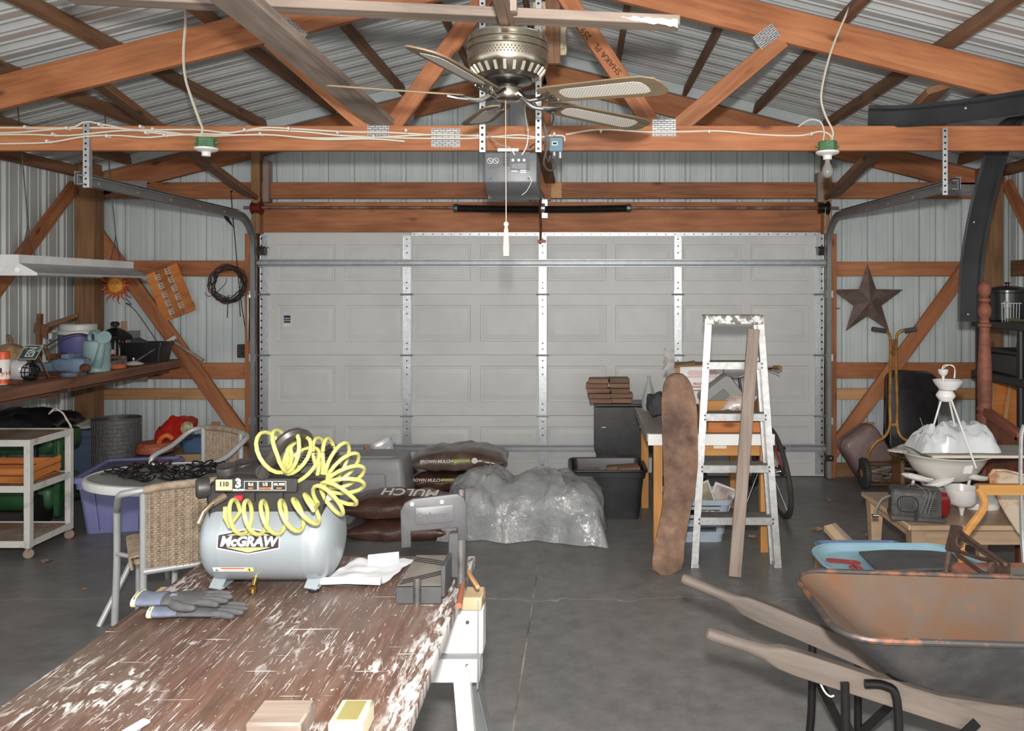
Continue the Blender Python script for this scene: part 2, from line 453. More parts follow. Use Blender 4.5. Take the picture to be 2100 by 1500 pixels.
# ---- trusses
PLATE = None
def plate_mat():
    t = NT('truss_plate_steel'); co = t.coord((1, 1, 1), False)
    v = t.add('ShaderNodeTexBrick'); v.offset = 0.5
    v.inputs['Scale'].default_value = 34; v.inputs['Mortar Size'].default_value = 0.05
    v.inputs['Brick Width'].default_value = 1.2; v.inputs['Row Height'].default_value = 0.4
    v.inputs['Color1'].default_value = lin((200, 200, 200)); v.inputs['Color2'].default_value = lin((176, 177, 179)); v.inputs['Mortar'].default_value = lin((60, 54, 50))
    t.link(co, v.inputs['Vector']); return t.fin(v.outputs['Color'], 0.4, 0.5)
PLM = plate_mat()
def gplate(parent, c, w_, h_, rot=0.0, yoff=0.0):
    """pressed nail plate with rows of punched teeth"""
    b = B(); b.box((0, 0, 0), (w_, h_, 0.0014))
    nx, ny = max(2, int(w_/0.022)), max(2, int(h_/0.028))
    for i in range(nx):
        for j in range(ny):
            b.box(((i+.5)/nx*w_-w_/2, (j+.5)/ny*h_-h_/2, 0.0018), (w_/nx*0.45, h_/ny*0.3, 0.003))
    M = face((c[0], c[1]-0.0008+yoff, c[2]), (math.cos(rot), 0, math.sin(rot)), (-math.sin(rot), 0, math.cos(rot)))
    return part('nail_plate', b, PLM, parent, M=M, smooth=False)
def truss(Y, label, near):
    tr = thing('roof_truss', label, 'truss', (XC, Y, 2.43), kind='structure')
    zb = 2.505                               # bottom chord centre
    board('bottom_chord', (XL+0.05, Y, zb), (XR-0.05, Y, zb), 0.04, 0.142, FIR, tr)
    for s_ in (-1, 1):
        e = XL+0.0 if s_ < 0 else XR
        q = B(); a = Vector((XC, Y, chord_top(XC)-0.098)); b = Vector((e, Y, chord_top(e)-0.098))
        board('top_chord', a, b, 0.04, 0.19, FIR, tr)
    nodes = [(XC-.84, zb+0.0), (XC+.80, zb+0.0)] if near else []
    for s_, (nx, nz) in zip((-1, 1), nodes):
        board('web', (nx-s_*0.06, Y, nz+0.05), (XC+s_*0.16, Y, chord_top(XC)-0.20), 0.038, 0.1, FIR, tr)
        xt = XC+s_*1.47
        board('web', (nx+s_*0.05, Y, nz+0.05), (xt, Y, chord_top(xt)-0.18), 0.038, 0.1, FIR, tr)
    return tr
YT = 4.63
T1 = truss(YT, 'near roof truss carrying the ceiling fan wiring and bulbs', True)
T2 = truss(7.05, 'far roof truss against the ribbed end wall', False)
for x, y, w_, h_, r in ((776, 262, .125, .115, 0), (914, 283, .165, .105, 0), (1362, 262, .135, .10, 0), (1572, 75, .14, .085, math.radians(36)), (600, 62, .16, .08, math.radians(-40))):
    c = P(x, y, YT-0.021); gplate(T1, c, w_, h_, r)
for x, y, w_, h_ in ((266, 382, .30, .085), (1021, 397, .17, .09), (1972, 390, .26, .10), (832, 245, .15, .1)):
    c = P(x, y, 7.028); gplate(T2, c, w_, h_)
c = P(1124, 390, 7.02)
part('gusset', B().box((c.x, 7.022, c.z), (0.235, 0.012, 0.14)), PINE, T2, world=True)
board('web', P(1118, 412, 7.0), P(1118, 205, 7.0), 0.04, 0.10, FIR, T2, up=Vector((1, 0, 0)))
board('king_post', P(1134, 132, YT+0.05), P(1134, -42, YT+0.05), 0.04, 0.085, FIRD, T1, up=Vector((1, 0, 0)))
# handwriting in pencil on the near web
HAND = plain('pencil', (70, 42, 28), 0.9)
a, b = P(1272, 158, YT-0.0205), P(1190, 62, YT-0.0205)
for s_, k in (('SHAKA PL', 0.22), ('2597', 0.80)):
    q = a.lerp(b, k+0.12); text('pencil_writing', s_, 0.05, HAND, T1, face(q+Vector((.005, 0, .012)), b-a, (b-a).cross(Vector((0, -1, 0)))*-1))
# insulation scraps stuck by the ridge
INS = paint('insulation_foam', (205, 196, 170), 0.9, 0, (160, 150, 120), 30, bump=0.6)
for x, y, w_, h_ in ((1108, 55, .075, .29), (1146, 75, .085, .22)):
    c = P(x, y, YT+0.075)
    q = B(); n = 9
    def fn(u, v, c=c, w_=w_, h_=h_): return c+Vector(((u-.5)*w_*(1+.1*math.sin(9*v)), 0.012*math.sin(5*u+7*v), (v-.5)*h_))
    q.grid(fn, 6, 9); q.solid(0.02)
    o = single('insulation_scrap', q, INS, 'scrap of %s cream insulation hanging by the roof ridge above the fan' % ('long thin' if w_ < .08 else 'short broad'), 'insulation', 'insulation scraps at the ridge')
# lateral braces from near truss top to the far posts
board('lateral_brace', P(185, 158, YT+0.05), P(514, 402, 6.98), 0.14, 0.04, FIRD, T2, up=Vector((0.3, -0.3, 1)))
board('lateral_brace', P(1925, 180, YT+0.05), P(1706, 402, 6.98), 0.14, 0.04, FIRD, T2, up=Vector((-0.3, -0.3, 1)))
board('lateral_brace', P(1085, 200, 5.3), P(1128, 372, 6.98), 0.09, 0.04, FIRD, T2)
# weathered loose boards lying on the truss chords
ztop = 2.578
b1 = board('plank', (-1.135, 1.2, ztop+0.0195), (-1.135, YT+0.02, ztop+0.0195), 0.145, 0.038, WEATH, label='weathered grey plank running toward the door over the near truss', cat='plank')
b2 = board('plank', P(140, -8, 3.10), P(1392, 48, 3.10), 0.089, 0.038, WEATH, label='weathered plank with white splashed end above the fan', cat='plank')
# ================================================================= garage door
DOORM = paint('door_paint', (204, 204, 202), 0.5, 0, (196, 196, 194), 2.0)
door = thing('door_1', 'wide white sectional garage door with raised panels', None, (-0.31, D, 0), kind='structure')
def dx(px): return (px-VX)*D/f
SH = 0.532
cols = [(567, 687), (707, 827), (846, 965), (985, 1105), (1123, 1243), (1262, 1381), (1401, 1520), (1540, 1658)]
x0, x1 = dx(535), dx(1690)
for k in range(4):
    z0 = k*SH+0.006; z1 = z0+SH-0.004
    b = B(); xs = [x0]
    for a, c in cols: xs += [dx(a), dx(c)]
    xs.append(x1); zs = [z0, z0+0.115, z1-0.095, z1]
    for i in range(len(xs)-1):
        for j in range(3):
            X0, X1, Z0, Z1 = xs[i], xs[i+1], zs[j], zs[j+1]
            if j == 1 and i % 2 == 1:
                prev = None
                for ins, dep in ((0, 0), (0.006, 0.007), (0.020, 0.007), (0.024, 0.010), (0.062, 0.001), (0.066, 0.001)):
                    r = b.vs([(X0+ins, D+dep, Z0+ins), (X1-ins, D+dep, Z0+ins), (X1-ins, D+dep, Z1-ins), (X0+ins, D+dep, Z1-ins)])
                    if prev:
                        for q in range(4): b.bm.faces.new((prev[q], prev[(q+1) % 4], r[(q+1) % 4], r[q]))
                    prev = r
                b.bm.faces.new(prev)
            else:
                b.bm.faces.new(b.vs([(X0, D, Z0), (X1, D, Z0), (X1, D, Z1), (X0, D, Z1)]))
    # edges, back skin and the lips along the joint
    b.box(((x0+x1)/2, D+0.03, (z0+z1)/2), (x1-x0, 0.022, z1-z0))
    b.box(((x0+x1)/2, D+0.0215, z1-0.008), (x1-x0, 0.043+0.003, 0.014))
    b.box(((x0+x1)/2, D+0.0215, z0+0.010), (x1-x0, 0.043+0.005, 0.016))
    b.box(((x0+x1)/2, D+0.0215, z0+0.034), (x1-x0, 0.043+0.004, 0.006))
    b.box(((x0+x1)/2, D+0.032, z1), (x1-x0, 0.016, 0.030))  # tongue added behind the joint so no outside light shows through
    sec = part('door_section', b, DOORM, door, world=True, ang=20, fix=False)
    for px, wd in ((835, 17), (1113, 16), (1390, 15), (542, 17), (1680, 18)):
        X = dx(px); w_ = wd*D/f; b = B()
        b.box((X, D-0.006, (z0+z1)/2), (w_, 0.012, z1-z0-0.03))
        b.box((X-w_/2+0.004, D-0.010, (z0+z1)/2), (0.006, 0.02, z1-z0-0.03)); b.box((X+w_/2-0.004, D-0.010, (z0+z1)/2), (0.006, 0.02, z1-z0-0.03))
        st = part('stile', b, GALV, sec, world=True)
        if px in (542, 1680):
            b = B()
            for q in range(8): b.box((X+(-0.02 if px < 1000 else 0.02), D-0.0125, z0+0.05+q*0.062), (0.014, 0.002, 0.016))
            part('punched_holes', b, BLACKM, sec, world=True, kind='stuff')
        else:
            b = B()
            for zz in (0.05, 0.10, 0.36, 0.42, 0.48): b.lathe([(0.007, 0), (0.007, 0.004), (0.003, 0.006)], 8, TR((X, D-0.012, z0+zz), rx=math.pi/2))
            part('rivets', b, DKSTEEL, sec, world=True, kind='stuff')
    if k < 3:
        for px in (542, 835, 1113, 1390, 1680):
            X = dx(px); b = B()
            b.box((X, D-0.016, z1-0.02), (0.07, 0.006, 0.032)); b.box((X, D-0.016, z1+0.02), (0.07, 0.006, 0.032))
            b.tube([(X-0.055, D-0.022, z1), (X+0.055, D-0.022, z1)], 0.008, 8)
            part('hinge', b, GALV, sec, world=True)
def strut(py, nm):
    z = P(0, py, D).z; b = B()
    pr = [(0, -0.034), (0, -0.022), (-0.045, -0.014), (-0.045, 0.014), (0, 0.022), (0, 0.034), (0.003, 0.034), (0.003, 0.02), (-0.042, 0.011), (-0.042, -0.011), (0.003, -0.02), (0.003, -0.034)]
    b.loft([[(X, D-0.024+u, z+v) for u, v in pr] for X in (dx(532), dx(1690))])
    return part(nm, b, STG, door, world=True, ang=20)
part('top_light_stop', B().box(((x0+x1)/2, 7.119, 2.23), (x1-x0+.06, .006, .22)), BLACKP, door, world=True)  # added strip behind the header, blocks light leaking over the door
part('bottom_seal', B().box(((x0+x1)/2, D+.02, .004), (x1-x0, .03, .008)), BLACKP, door, world=True)
for X in (x0-.02, x1+.02): part('side_light_stop', B().box((X, 7.117, 1.07), (.10, .006, 2.14)), BLACKP, door, world=True)  # added strips behind the door edges, keep outside light from leaking in
STG = paint('strut_steel', (166, 170, 172), .45, .5, (154, 158, 160), 12)
strut(540, 'strut'); strut(918, 'strut')
b = B(); z = P(0, 481, D).z
b.box(((dx(845)+dx(1675))/2, D-0.02, z), (dx(1675)-dx(845), 0.003, 0.03)); b.box(((dx(845)+dx(1675))/2, D-0.01, z+0.015), (dx(1675)-dx(845), 0.022, 0.003))
part('top_angle', b, GALV, door, world=True)
b = B()
for q in range(44): b.box((dx(850)+q*(dx(1670)-dx(850))/43, D-0.0225, z), (0.012, 0.002, 0.010))
part('angle_slots', b, DKSTEEL, door, world=True, kind='stuff')
for px, nm in ((540, 0), (1683, 0)):
    c = P(px, 508, D-0.04); b = B(); b.box((c.x, c.y, c.z), (0.085, 0.05, 0.006)); b.box((c.x, c.y-0.03, c.z-0.03), (0.06, 0.05, 0.06), R=Matrix.Rotation(0.5, 3, 'X')); part('top_roller_bracket', b, DKSTEEL, door, world=True)
c = P(589, 656, D-0.0005)
lab = part('sticker', B().box((c.x, D-0.001, c.z-0.01), (0.066, 0.002, 0.098)), WHITEP, door, 'small navy and white warning sticker', world=True)
NAVY = plain('navy_print', (40, 44, 70), 0.5)
for zz, hh in ((0.030, .016), (0.008, 0.03), (-0.02, 0.016)):
    part('print', B().box((c.x, D-0.0024, c.z+zz), (0.058, 0.001, hh)), NAVY, lab, world=True)
part('print', B().box((c.x, D-0.0031, c.z+0.010), (.044, .001, .006)), WHITEP, lab, world=True)
# ---- tracks
TRM = paint('track_steel', (136, 138, 138), 0.4, 0.35, (124, 126, 126), 4)
def cprof(p, tan, side):
    nrm = Vector((1, 0, 0))*side; up = tan.cross(nrm).normalized()*side
    q = [(0, -.028), (.034, -.028), (.034, -.02), (.004, -.024), (.004, .024), (.034, .02), (.034, .028), (0, .028)]
    return [p+nrm*u+up*v for u, v in q]
for X, side, ye, ze, lbl in ((-2.845, 1, 4.56, 2.262, 'left'), (2.165, -1, 4.62, 2.24, 'right')):
    tk = thing('door_track', 'curved grey steel garage door track on the %s' % ('left, beside the wire coil' if side > 0 else 'right, beside the metal star'), 'door track', (X, 7.0, 0), group='garage door tracks')
    pts = [Vector((X, 6.985, 0.01)), Vector((X, 6.985, 1.97))]
    for k in range(1, 9):
        a = math.pi/2*k/8; pts.append(Vector((X, 6.985-0.29*(1-math.cos(a)), 1.97+0.29*math.sin(a))))
    pts.append(Vector((X, ye, ze)))
    b = B(); rings = []
    for i, p in enumerate(pts):
        tn = (pts[min(i+1, len(pts)-1)]-pts[max(i-1, 0)]).normalized(); rings.append(cprof(p, tn, side))
    b.loft(rings); part('rail', b, TRM, tk, world=True, ang=25)
    b = B()
    b.beam((X-side*0.012, 6.72, 2.27), (X-side*0.012, ye, ze+0.01), 0.004, 0.075)
    b.beam((X-side*0.0, 6.72, 2.302), (X, ye, ze+0.042), 0.03, 0.004); part('stiffener_angle', b, TRM, tk, world=True)
    for q in range(5):
        yy = ye+0.2+q*0.42; part('bolt', B().lathe([(0.011, 0), (0.009, 0.006), (0.001, 0.008)], 8, TR((X+side*0.004, yy, ze+0.001), ry=math.pi/2*side)), GALV, tk, world=True)
    for zz in (0.5, 1.05, 1.6): part('wall_bracket', B().box((X-side*0.0, 7.01, zz), (0.05, 0.045, 0.06)), GALV, tk, world=True)
    part('hanger_bolt', B().lathe([(0.012, -0.02), (0.012, 0.02)], 8, TR((X, ye+0.03, ze+0.02), ry=math.pi/2)), DKSTEEL, tk, world=True)
def perf(name, a, b_, wd, label, cat, m=GALV, group=None):
    """perforated steel angle with a row of dark holes"""
    a, b_ = Vector(a), Vector(b_); L = (b_-a).length
    M = face(a, Vector((0, 0, 1)).cross(Vector((0, 1, 0)))*-1 if False else (1, 0, 0), b_-a)
    th = thing(name, label, cat, M=M, group=group)
    q = B().box((0, L/2, 0), (wd, L, 0.003)).box((wd/2, L/2, -wd/2), (0.003, L, wd)); part('angle', q, m, th)
    q = B(); n = int(L/0.032)
    for k in range(n): q.lathe([(0.0065, 0.0016), (0.0065, 0.0021)], 8, TR((0, (k+.5)/n*L, 0)))
    part('hole_row', q, BLACKM, th, kind='stuff'); return th
perf('hanger_strap', P(176, 385, 4.58), P(176, 252, 4.58), 0.032, 'perforated steel hanger holding the left door track', 'hanger', group='door track hangers')
perf('hanger_strap', P(1938, 400, 4.58), P(1938, 262, 4.58), 0.028, 'perforated steel hanger holding the right door track', 'hanger', group='door track hangers')
# ---- torsion spring
ts = thing('torsion_spring', 'long steel shaft with two black torsion springs above the door', 'torsion spring', (-0.3, 6.96, 2.3))
zs = P(0, 427, 6.96).z
X = lambda px: (px-VX)*6.96/f
part('shaft', B().tube([(X(500), 6.96, zs+0.005), (X(1720), 6.96, zs)], 0.0125, 10), paint('shaft_steel', (118, 86, 70), 0.5, 0.5, (150, 140, 130), 8), ts, world=True)
for a, b_ in ((936, 1110), (1116, 1290)):
    pts = []; n = 46
    q = B()
    prof = []
    for k in range(n*2+1):
        u = k/(n*2); px = a+(b_-a)*u
        prof.append((0.033 if k % 2 else 0.029, X(px)))
    sag = lambda v: Vector((v.x, v.y, v.z-0.02*(1 if True else 0)*max(0, 1-((v.x-X(1113))/0.8)**2)*0.6))
    q.lathe([(r, z) for r, z in prof], 16, TR((0, 6.96, zs), ry=math.pi/2)); q.warp(sag)
    part('spring', q, BLACKM, ts, world=True)
    e = a if a < 1000 else b_
    part('spring_cone', B().lathe([(0.02, -0.03), (0.036, -0.02), (0.036, 0.012), (0.024, 0.02)], 14, TR((X(e), 6.96, zs), ry=math.pi/2)), DKSTEEL, ts, world=True)
part('center_bracket', B().box((X(1117), 7.0, zs-0.005), (0.05, 0.07, 0.16)).lathe([(0.04, -0.02), (0.04, 0.02)], 14, TR((X(1113), 6.96, zs), ry=math.pi/2)), GALV, ts, world=True)
for px, m in ((527, paint('red_drum', (120, 44, 42), 0.5, 0.4)), (1690, BLACKM)):
    part('cable_drum', B().lathe([(0.015, -0.05), (0.05, -0.045), (0.05, -0.036), (0.04, -0.03), (0.043, 0.02), (0.058, 0.026), (0.058, 0.04), (0.015, 0.044)], 20, TR((X(px), 6.96, zs), ry=math.pi/2)), m, ts, world=True)
    part('end_bracket', B().box((X(px)+(0.05 if px > 1000 else -0.05), 7.0, zs-0.02), (0.008, 0.1, 0.16)), GALV, ts, world=True)
    part('lift_cable', B().tube([(X(px)+0.0, 6.92, zs), (X(px), 6.99, 0.06)], 0.002, 5), DKSTEEL, ts, world=True)
# ---- opener
OPM = paint('opener_grey', (104, 106, 110), 0.45, 0.1)
OPD = paint('opener_dark', (74, 76, 79), 0.5)
ox, oy = -0.33, 3.80; so = f/oy
def OPX(px, py): return P(px, py, oy)
op = thing('garage_opener', 'grey garage door opener hanging behind the ceiling fan', 'opener', (ox, oy, 2.12))
a, c = OPX(994, 313), OPX(1101, 374)
b = B(); pr = [(0, a.z), (0.0, c.z), (0.10, c.z-0.045), (0.34, c.z-0.045), (0.34, a.z)]
b.loft([[(x_, oy+u, z_) for u, z_ in pr] for x_ in (a.x, c.x)]); b.bevel(0.006, 2)
body = part('housing', b, OPM, op, world=True)
def opn(px, py, w_, h_, nm, m, proud=0.001, par=None):
    q = P(px, py, oy-0.0005); return part(nm, B().box((q.x, oy-proud/2, q.z), (w_/so, proud, h_/so)), m, par or op, world=True)
cover = part('cover_plate', B().prism([(0, 0), (.072, 0), (.072, -.035), (.054, -.052), (0, -.052)], 0.003, face(P(998, 322, oy), (1, 0, 0), (0, 0, 1))), OPD, op, world=True)
for px in (1005, 1017):
    q = P(px, 330, oy-0.004); ring = circ(q, 5.6/so, 20, (1, 0, 0), (0, 0, 1)); part('warning_ring', B().tube(ring, 0.0011, 6, True), WHITEP, cover, world=True)
    part('warning_bar', B().beam(q+Vector((-.008, 0, .008)), q+Vector((.008, 0, -.008)), 0.001, 0.002), WHITEP, cover, world=True)
opn(1038, 330, 15, 22, 'vent', BLACKP)
for k in range(4): opn(1038, 322+k*5.4, 15, 2.4, 'vent_slat', OPD, 0.003)
dl = opn(1067, 331, 40, 38, 'control_label', OPD, 0.0012)
for px in (1052, 1064, 1075):
    q = P(px, 329, oy-0.003); part('terminal', B().lathe([(3.2/so, 0), (3.2/so, .006), (2/so, .009)], 10, TR(q, rx=math.pi/2)), WHITEP, op, world=True)
for px, py, w_, h_ in ((1055, 351, 12, 2.2), (1073, 350, 12, 2), (1073, 354, 12, 2), (1055, 341, 11, 10), (1070, 341, 18, 12)):
    opn(px, py, w_, h_, 'print', WHITEP if h_ < 3 else OPM, 0.0022, dl)
opn(1042, 307.5, 43, 6, 'antenna_label', WHITEP)
for px in (1006, 1084):
    q = P(px, 366, oy); part('screw', B().lathe([(.005, 0), (.004, .003)], 8, TR(q, rx=math.pi/2)), OPD, op, world=True)
b = B().beam((ox+0.0, oy+0.33, 2.30), (ox, 7.0, 2.44), 0.045, 0.04); part('drive_rail', b, DKSTEEL, op, world=True)
b = B(); b.box((dx(1113), 7.03, 2.44), (0.08, 0.06, 0.10)); part('header_bracket', b, DKSTEEL, op, world=True)
b = B().tube(smoothpath([P(1085, 362, oy-.004), P(1090, 372, oy-.01), P(1080, 392, oy-.015), P(1070, 400, oy-.01)], 6), 0.0014, 6); part('antenna_wire', b, WHITEP, op, world=True)
arm = part('door_arm', B().tube(smoothpath([P(1108, 402, 6.93), P(1107, 430, 6.90), P(1109, 462, 6.93), P(1108, 500, 6.99)], 5), 0.011, 8), RUST, op, world=True)
part('release_tag', B().box(P(1111, 495, 6.975), (0.075, 0.012, 0.026)), plain('red_plastic', (150, 30, 30), 0.4), op, world=True)
for px, up_, lb in ((989, 3.42, 'left'), (1104, 3.42, 'right')):
    a = P(px, 312, oy-0.012); perf('perforated_strap', (a.x, oy-0.012, a.z), (a.x, oy-0.012, up_), 0.026, 'perforated steel strap holding up the %s side of the opener' % lb, 'strap', group='opener straps')
# ---- electrical box on the truss
jb = thing('junction_box', 'small blue junction box on the near truss beside the opener', 'junction box', P(1141, 312, YT-0.03))
a = P(1141, 298, YT-0.04); part('box', B().box((a.x, YT-0.045, a.z), (0.075, 0.05, 0.08)).bevel(0.003), paint('blue_enamel', (98, 140, 160), 0.5), jb, world=True)
part('label', B().box((a.x-0.008, YT-0.0705, a.z+0.005), (0.032, 0.001, 0.022)), WHITEP, jb, world=True)
part('print', B().box((a.x-0.008, YT-0.0715, a.z+0.005), (0.022, 0.001, 0.012)), plain('black_print', (45, 45, 48), 0.6), jb, world=True)
for k in (-.012, .022): part('cable_gland', B().lathe([(0.011, -0.035), (0.011, 0)], 10, TR((a.x+k, YT-0.045, a.z-0.04))), GALV, jb, world=True)
CORDG = plain('grey_cable', (112, 106, 102), 0.5); NMW = plain('white_cable', (222, 216, 200), 0.5)
def cable(name, pts, d, r, m, label, cat='cable', n=6, group=None, seg=7):
    q = [P(p[0], p[1], p[2] if len(p) > 2 else d) for p in pts]
    return single(name, B().tube(smoothpath(q, seg), r, n), m, label, cat, group)
yc = YT-0.026
cable('cable', [(1137, 320, 4.58), (1139, 340, 4.5), (1128, 350, 4.4), (1115, 335, 4.2), (1122, 295, 4.1), (1112, 240, 4.0), (1098, 215, 3.6), (1086, 205, 3.25)], yc, 0.0055, CORDG, 'grey power cord looping below the blue junction box')
cable('cable', [(1128, 320, 4.57), (1125, 332, 4.5), (1118, 310, 4.3), (1120, 280, 4.2), (1135, 245, 4.3), (1130, 225, 4.55)], yc, 0.005, CORDG, 'grey cord hanging left of the blue junction box')
cable('cable', [(1085, 306, 3.9), (1094, 297, 4.1), (1118, 289, 4.5)], yc, 0.005, CORDG, 'short grey cord from the opener to the blue box')
cable('cable', [(1076, 212, 3.4), (1078, 240, 3.6), (1083, 272, 3.75), (1080, 300, 3.79), (1070, 318, 3.78)], yc, 0.003, NMW, 'thin white wire running down into the opener terminals')
cable('cable', [(992, 262, yc), (1005, 280, 4.2), (1025, 297, 3.9), (1045, 303, 3.79), (1056, 318, 3.78)], yc, 0.0028, NMW, 'thin white wire from the truss to the opener label')
# ---- white cables stapled along the near truss
runs = [
 ([(-60, 262), (20, 262), (140, 262), (175, 250), (215, 256), (280, 266), (400, 266), (470, 272), (540, 262), (600, 264), (700, 270), (800, 272), (900, 277), (985, 277)], 'topmost of the white cables stapled along the left of the truss'),
 ([(-60, 272), (30, 272), (130, 264), (240, 263), (330, 274), (430, 277), (520, 267), (620, 270), (700, 278), (820, 283), (960, 284), (1060, 277), (1100, 281), (1152, 278), (1158, 290)], 'white cable second from the top on the left of the truss'),
 ([(-60, 277), (60, 276), (140, 278), (250, 268), (330, 270), (420, 279), (540, 276), (640, 283), (760, 282), (900, 276), (1000, 280), (1090, 284), (1130, 277)], 'white cable third from the top on the left of the truss'),
 ([(-60, 296), (60, 294), (110, 291), (175, 280), (240, 278), (300, 282), (350, 278), (420, 275), (480, 277), (560, 277), (660, 286), (760, 285), (830, 290)], 'lowest of the white cables stapled along the left of the truss'),
 ([(1160, 276), (1230, 266), (1330, 271), (1400, 270), (1480, 269), (1560, 276), (1640, 278), (1680, 270), (1700, 275), (1708, 288)], 'white cable along the right half of the truss up to the bulb'),
]
for kk, (pts, lb) in enumerate(runs):
    cable('cable', pts, yc-0.0115*(kk % 4), 0.0052, NMW, lb, group='white cables on the near truss', seg=5)
ORD = ('first', 'second', 'third', 'fourth', 'fifth', 'sixth', 'seventh', 'eighth', 'ninth', 'tenth', 'eleventh')
for k, (px, py) in enumerate(sorted(((55, 262), (140, 264), (112, 277), (100, 291), (207, 256), (222, 280), (291, 261), (302, 273), (340, 278), (316, 266), (504, 268), (536, 276), (594, 265), (694, 273), (834, 269), (768, 282), (1083, 268), (1137, 276), (1232, 270), (1453, 271), (1662, 276)))):
    c = P(px, py, yc-0.02)
    single('cable_staple', B().box((c.x, c.y, c.z), (0.007, 0.05, 0.020)).box((c.x, c.y-0.02, c.z), (0.014, 0.008, 0.012)).bevel(0.0015), WHITEP, ('white cable staple on the near truss, %s from the left' % ORD[k] if k < 11 else 'white cable staple on the near truss, %s from the right' % ORD[20-k]), 'staple', 'cable staples on the truss')
# ---- bulb holders
GREENB = paint('green_box', (92, 132, 92), 0.5, 0, (70, 108, 76), 20)
PORC = plain('porcelain', (232, 230, 226), 0.25)
for px, py, bulb in ((423, 304, False), (1697, 311, True)):
    Y = 4.52; c = P(px, py, Y); s_ = Y/f
    L = thing('lamp_holder', 'green ceiling box with %s hanging below the truss' % ('a clear bulb' if bulb else 'an empty white socket'), 'lamp', c, group='pendant lamp holders')
    part('octagon_box', B().lathe([(0.004, 0.058), (.05, .056), (.053, .052), (.053, 0)], 8, TR(rz=.39)), GREENB, L, smooth=False)
    for s2 in (-1, 1): part('lug', B().box((s2*.058, 0, .03), (.016, .006, .01)), GREENB, L)
    part('lampholder', B().lathe([(.064, 0), (.064, -.010), (.05, -.018), (.028, -.022), (.024, -.028), (.024, -.045), (.016, -.047)], 24), PORC, L)
    if bulb:
        t = NT('frosted_bulb'); BULB = t.fin((150, 150, 150), 0.12); t.b.inputs['Alpha'].default_value = 0.8
        part('bulb', B().lathe([(.013, -.046), (.014, -.06), (.02, -.075), (.03, -.095), (.0335, -.115), (.028, -.135), (.015, -.146), (.001, -.149)], 20), BULB, L)
CORDW = plain('cream_cord', (206, 198, 180), 0.6)
cable('pendant_cord', [(381, 10, 4.52), (380, 50, 4.52), (376, 110, 4.52), (380, 160, 4.52), (392, 200, 4.52), (408, 245, 4.53), (415, 265, 4.52), (411, 284, 4.52)], 4.6, 0.0075, CORDW, 'twisted cream cord dropping to the left lamp holder', 'cord')
cable('pendant_cord', [(1753, -8, 4.52), (1740, 20, 4.52), (1710, 90, 4.52), (1692, 150, 4.52), (1684, 200, 4.52), (1692, 235, 4.53), (1708, 270, 4.52), (1704, 291, 4.52)], 4.6, 0.0062, CORDW, 'cream cord dropping to the bulb on the right', 'cord')
cable('pendant_cord', [(1637, 260, 4.58), (1660, 246, 4.54), (1682, 250, 4.52), (1690, 270, 4.52), (1688, 290, 4.52)], 4.6, 0.005, CORDW, 'short looped cord end above the bulb', 'cord')
# hook and nail on the roof
cable('ceiling_hook', [(2003, 40, 4.9), (2001, 70, 4.9), (1998, 95, 4.9), (1996, 108, 4.9), (1992, 104, 4.9), (1992, 90, 4.9)], 4.9, 0.004, DKSTEEL, 'steel hook hanging from a roof purlin', 'hook')
# ================================================================= ceiling fan
NICK = plain('brushed_brass_nickel', (176, 168, 152), 0.28, 1.0)
fx, fy, fz = -0.273, 3.05, 2.59
fan = thing('ceiling_fan', 'brushed metal ceiling fan with five cane-insert wooden blades', 'ceiling fan', (fx, fy, 2.35))
tilt = Matrix.Translation((fx, fy, 2.36)) @ Matrix.Rotation(0.07, 4, 'Y') @ Matrix.Rotation(0.03, 4, 'X')
b = B(); b.lathe([(.10, .0), (.146, .0), (.152, -.006), (.152, -.022), (.155, -.026), (.155, -.03), (.151, -.033), (.151, -.046), (.154, -.05), (.154, -.055), (.151, -.058), (.150, -.10), (.147, -.112), (.143, -.118), (.118, -.150), (.098, -.160), (.096, -.158)], 48, TR((fx, fy, fz)))
part('motor_housing', b, NICK, fan, world=True)
b = B()
for row in range(3):
    for k in range(72):
        a = 2*math.pi*(k+.5*row)/72; b.box((fx+.1505*math.cos(a), fy+.1505*math.sin(a), fz-.072-row*.009), (.003, .0045, .006), R=Matrix.Rotation(a, 3, 'Z'))
part('perforated_band', b, plain('vent_dark', (70, 62, 50), 0.6), fan, world=True, kind='stuff')
b = B()
for k in range(24):
    a = 2*math.pi*k/24; b.box((fx+.131*math.cos(a), fy+.131*math.sin(a), fz-.135), (.034, .011, .004), R=Matrix.Rotation(a, 3, 'Z') @ Matrix.Rotation(-0.91+math.pi, 3, 'Y'))
part('vent_fins', b, plain('vent_light', (205, 200, 188), 0.35, .6), fan, world=True, kind='stuff')
part('motor', B().lathe([(.001, -.15), (.092, -.15), (.090, -.168), (.06, -.172), (.035, -.18), (.035, -.20)], 24, TR((fx, fy, fz))), plain('motor_dark', (60, 58, 56), .4, .7), fan, world=True)
part('switch_housing', B().lathe([(.03, -.185), (.050, -.19), (.052, -.196), (.052, -.222), (.048, -.232), (.04, -.238), (.001, -.240)], 32, TR((fx, fy, fz))), NICK, fan, world=True)
BLADE = wood('fan_blade_wood', (150, 132, 104), (126, 108, 84), (100, 84, 64), knots=False)
t = NT('woven_cane'); co = t.coord((1, 1, 1), False); ck = t.add('ShaderNodeTexChecker'); ck.inputs['Scale'].default_value = 160
t.link(co, ck.inputs['Vector']); ck.inputs['Color1'].default_value = lin((226, 222, 214)); ck.inputs['Color2'].default_value = lin((176, 168, 156)); CANE = t.fin(ck.outputs['Color'], .7)
bl = [(.0, -.036), (.02, -.052), (.06, -.062), (.40, -.074), (.465, -.072), (.505, -.052), (.515, -.02)]
out = bl+[(x_, -y_) for x_, y_ in bl[::-1]]
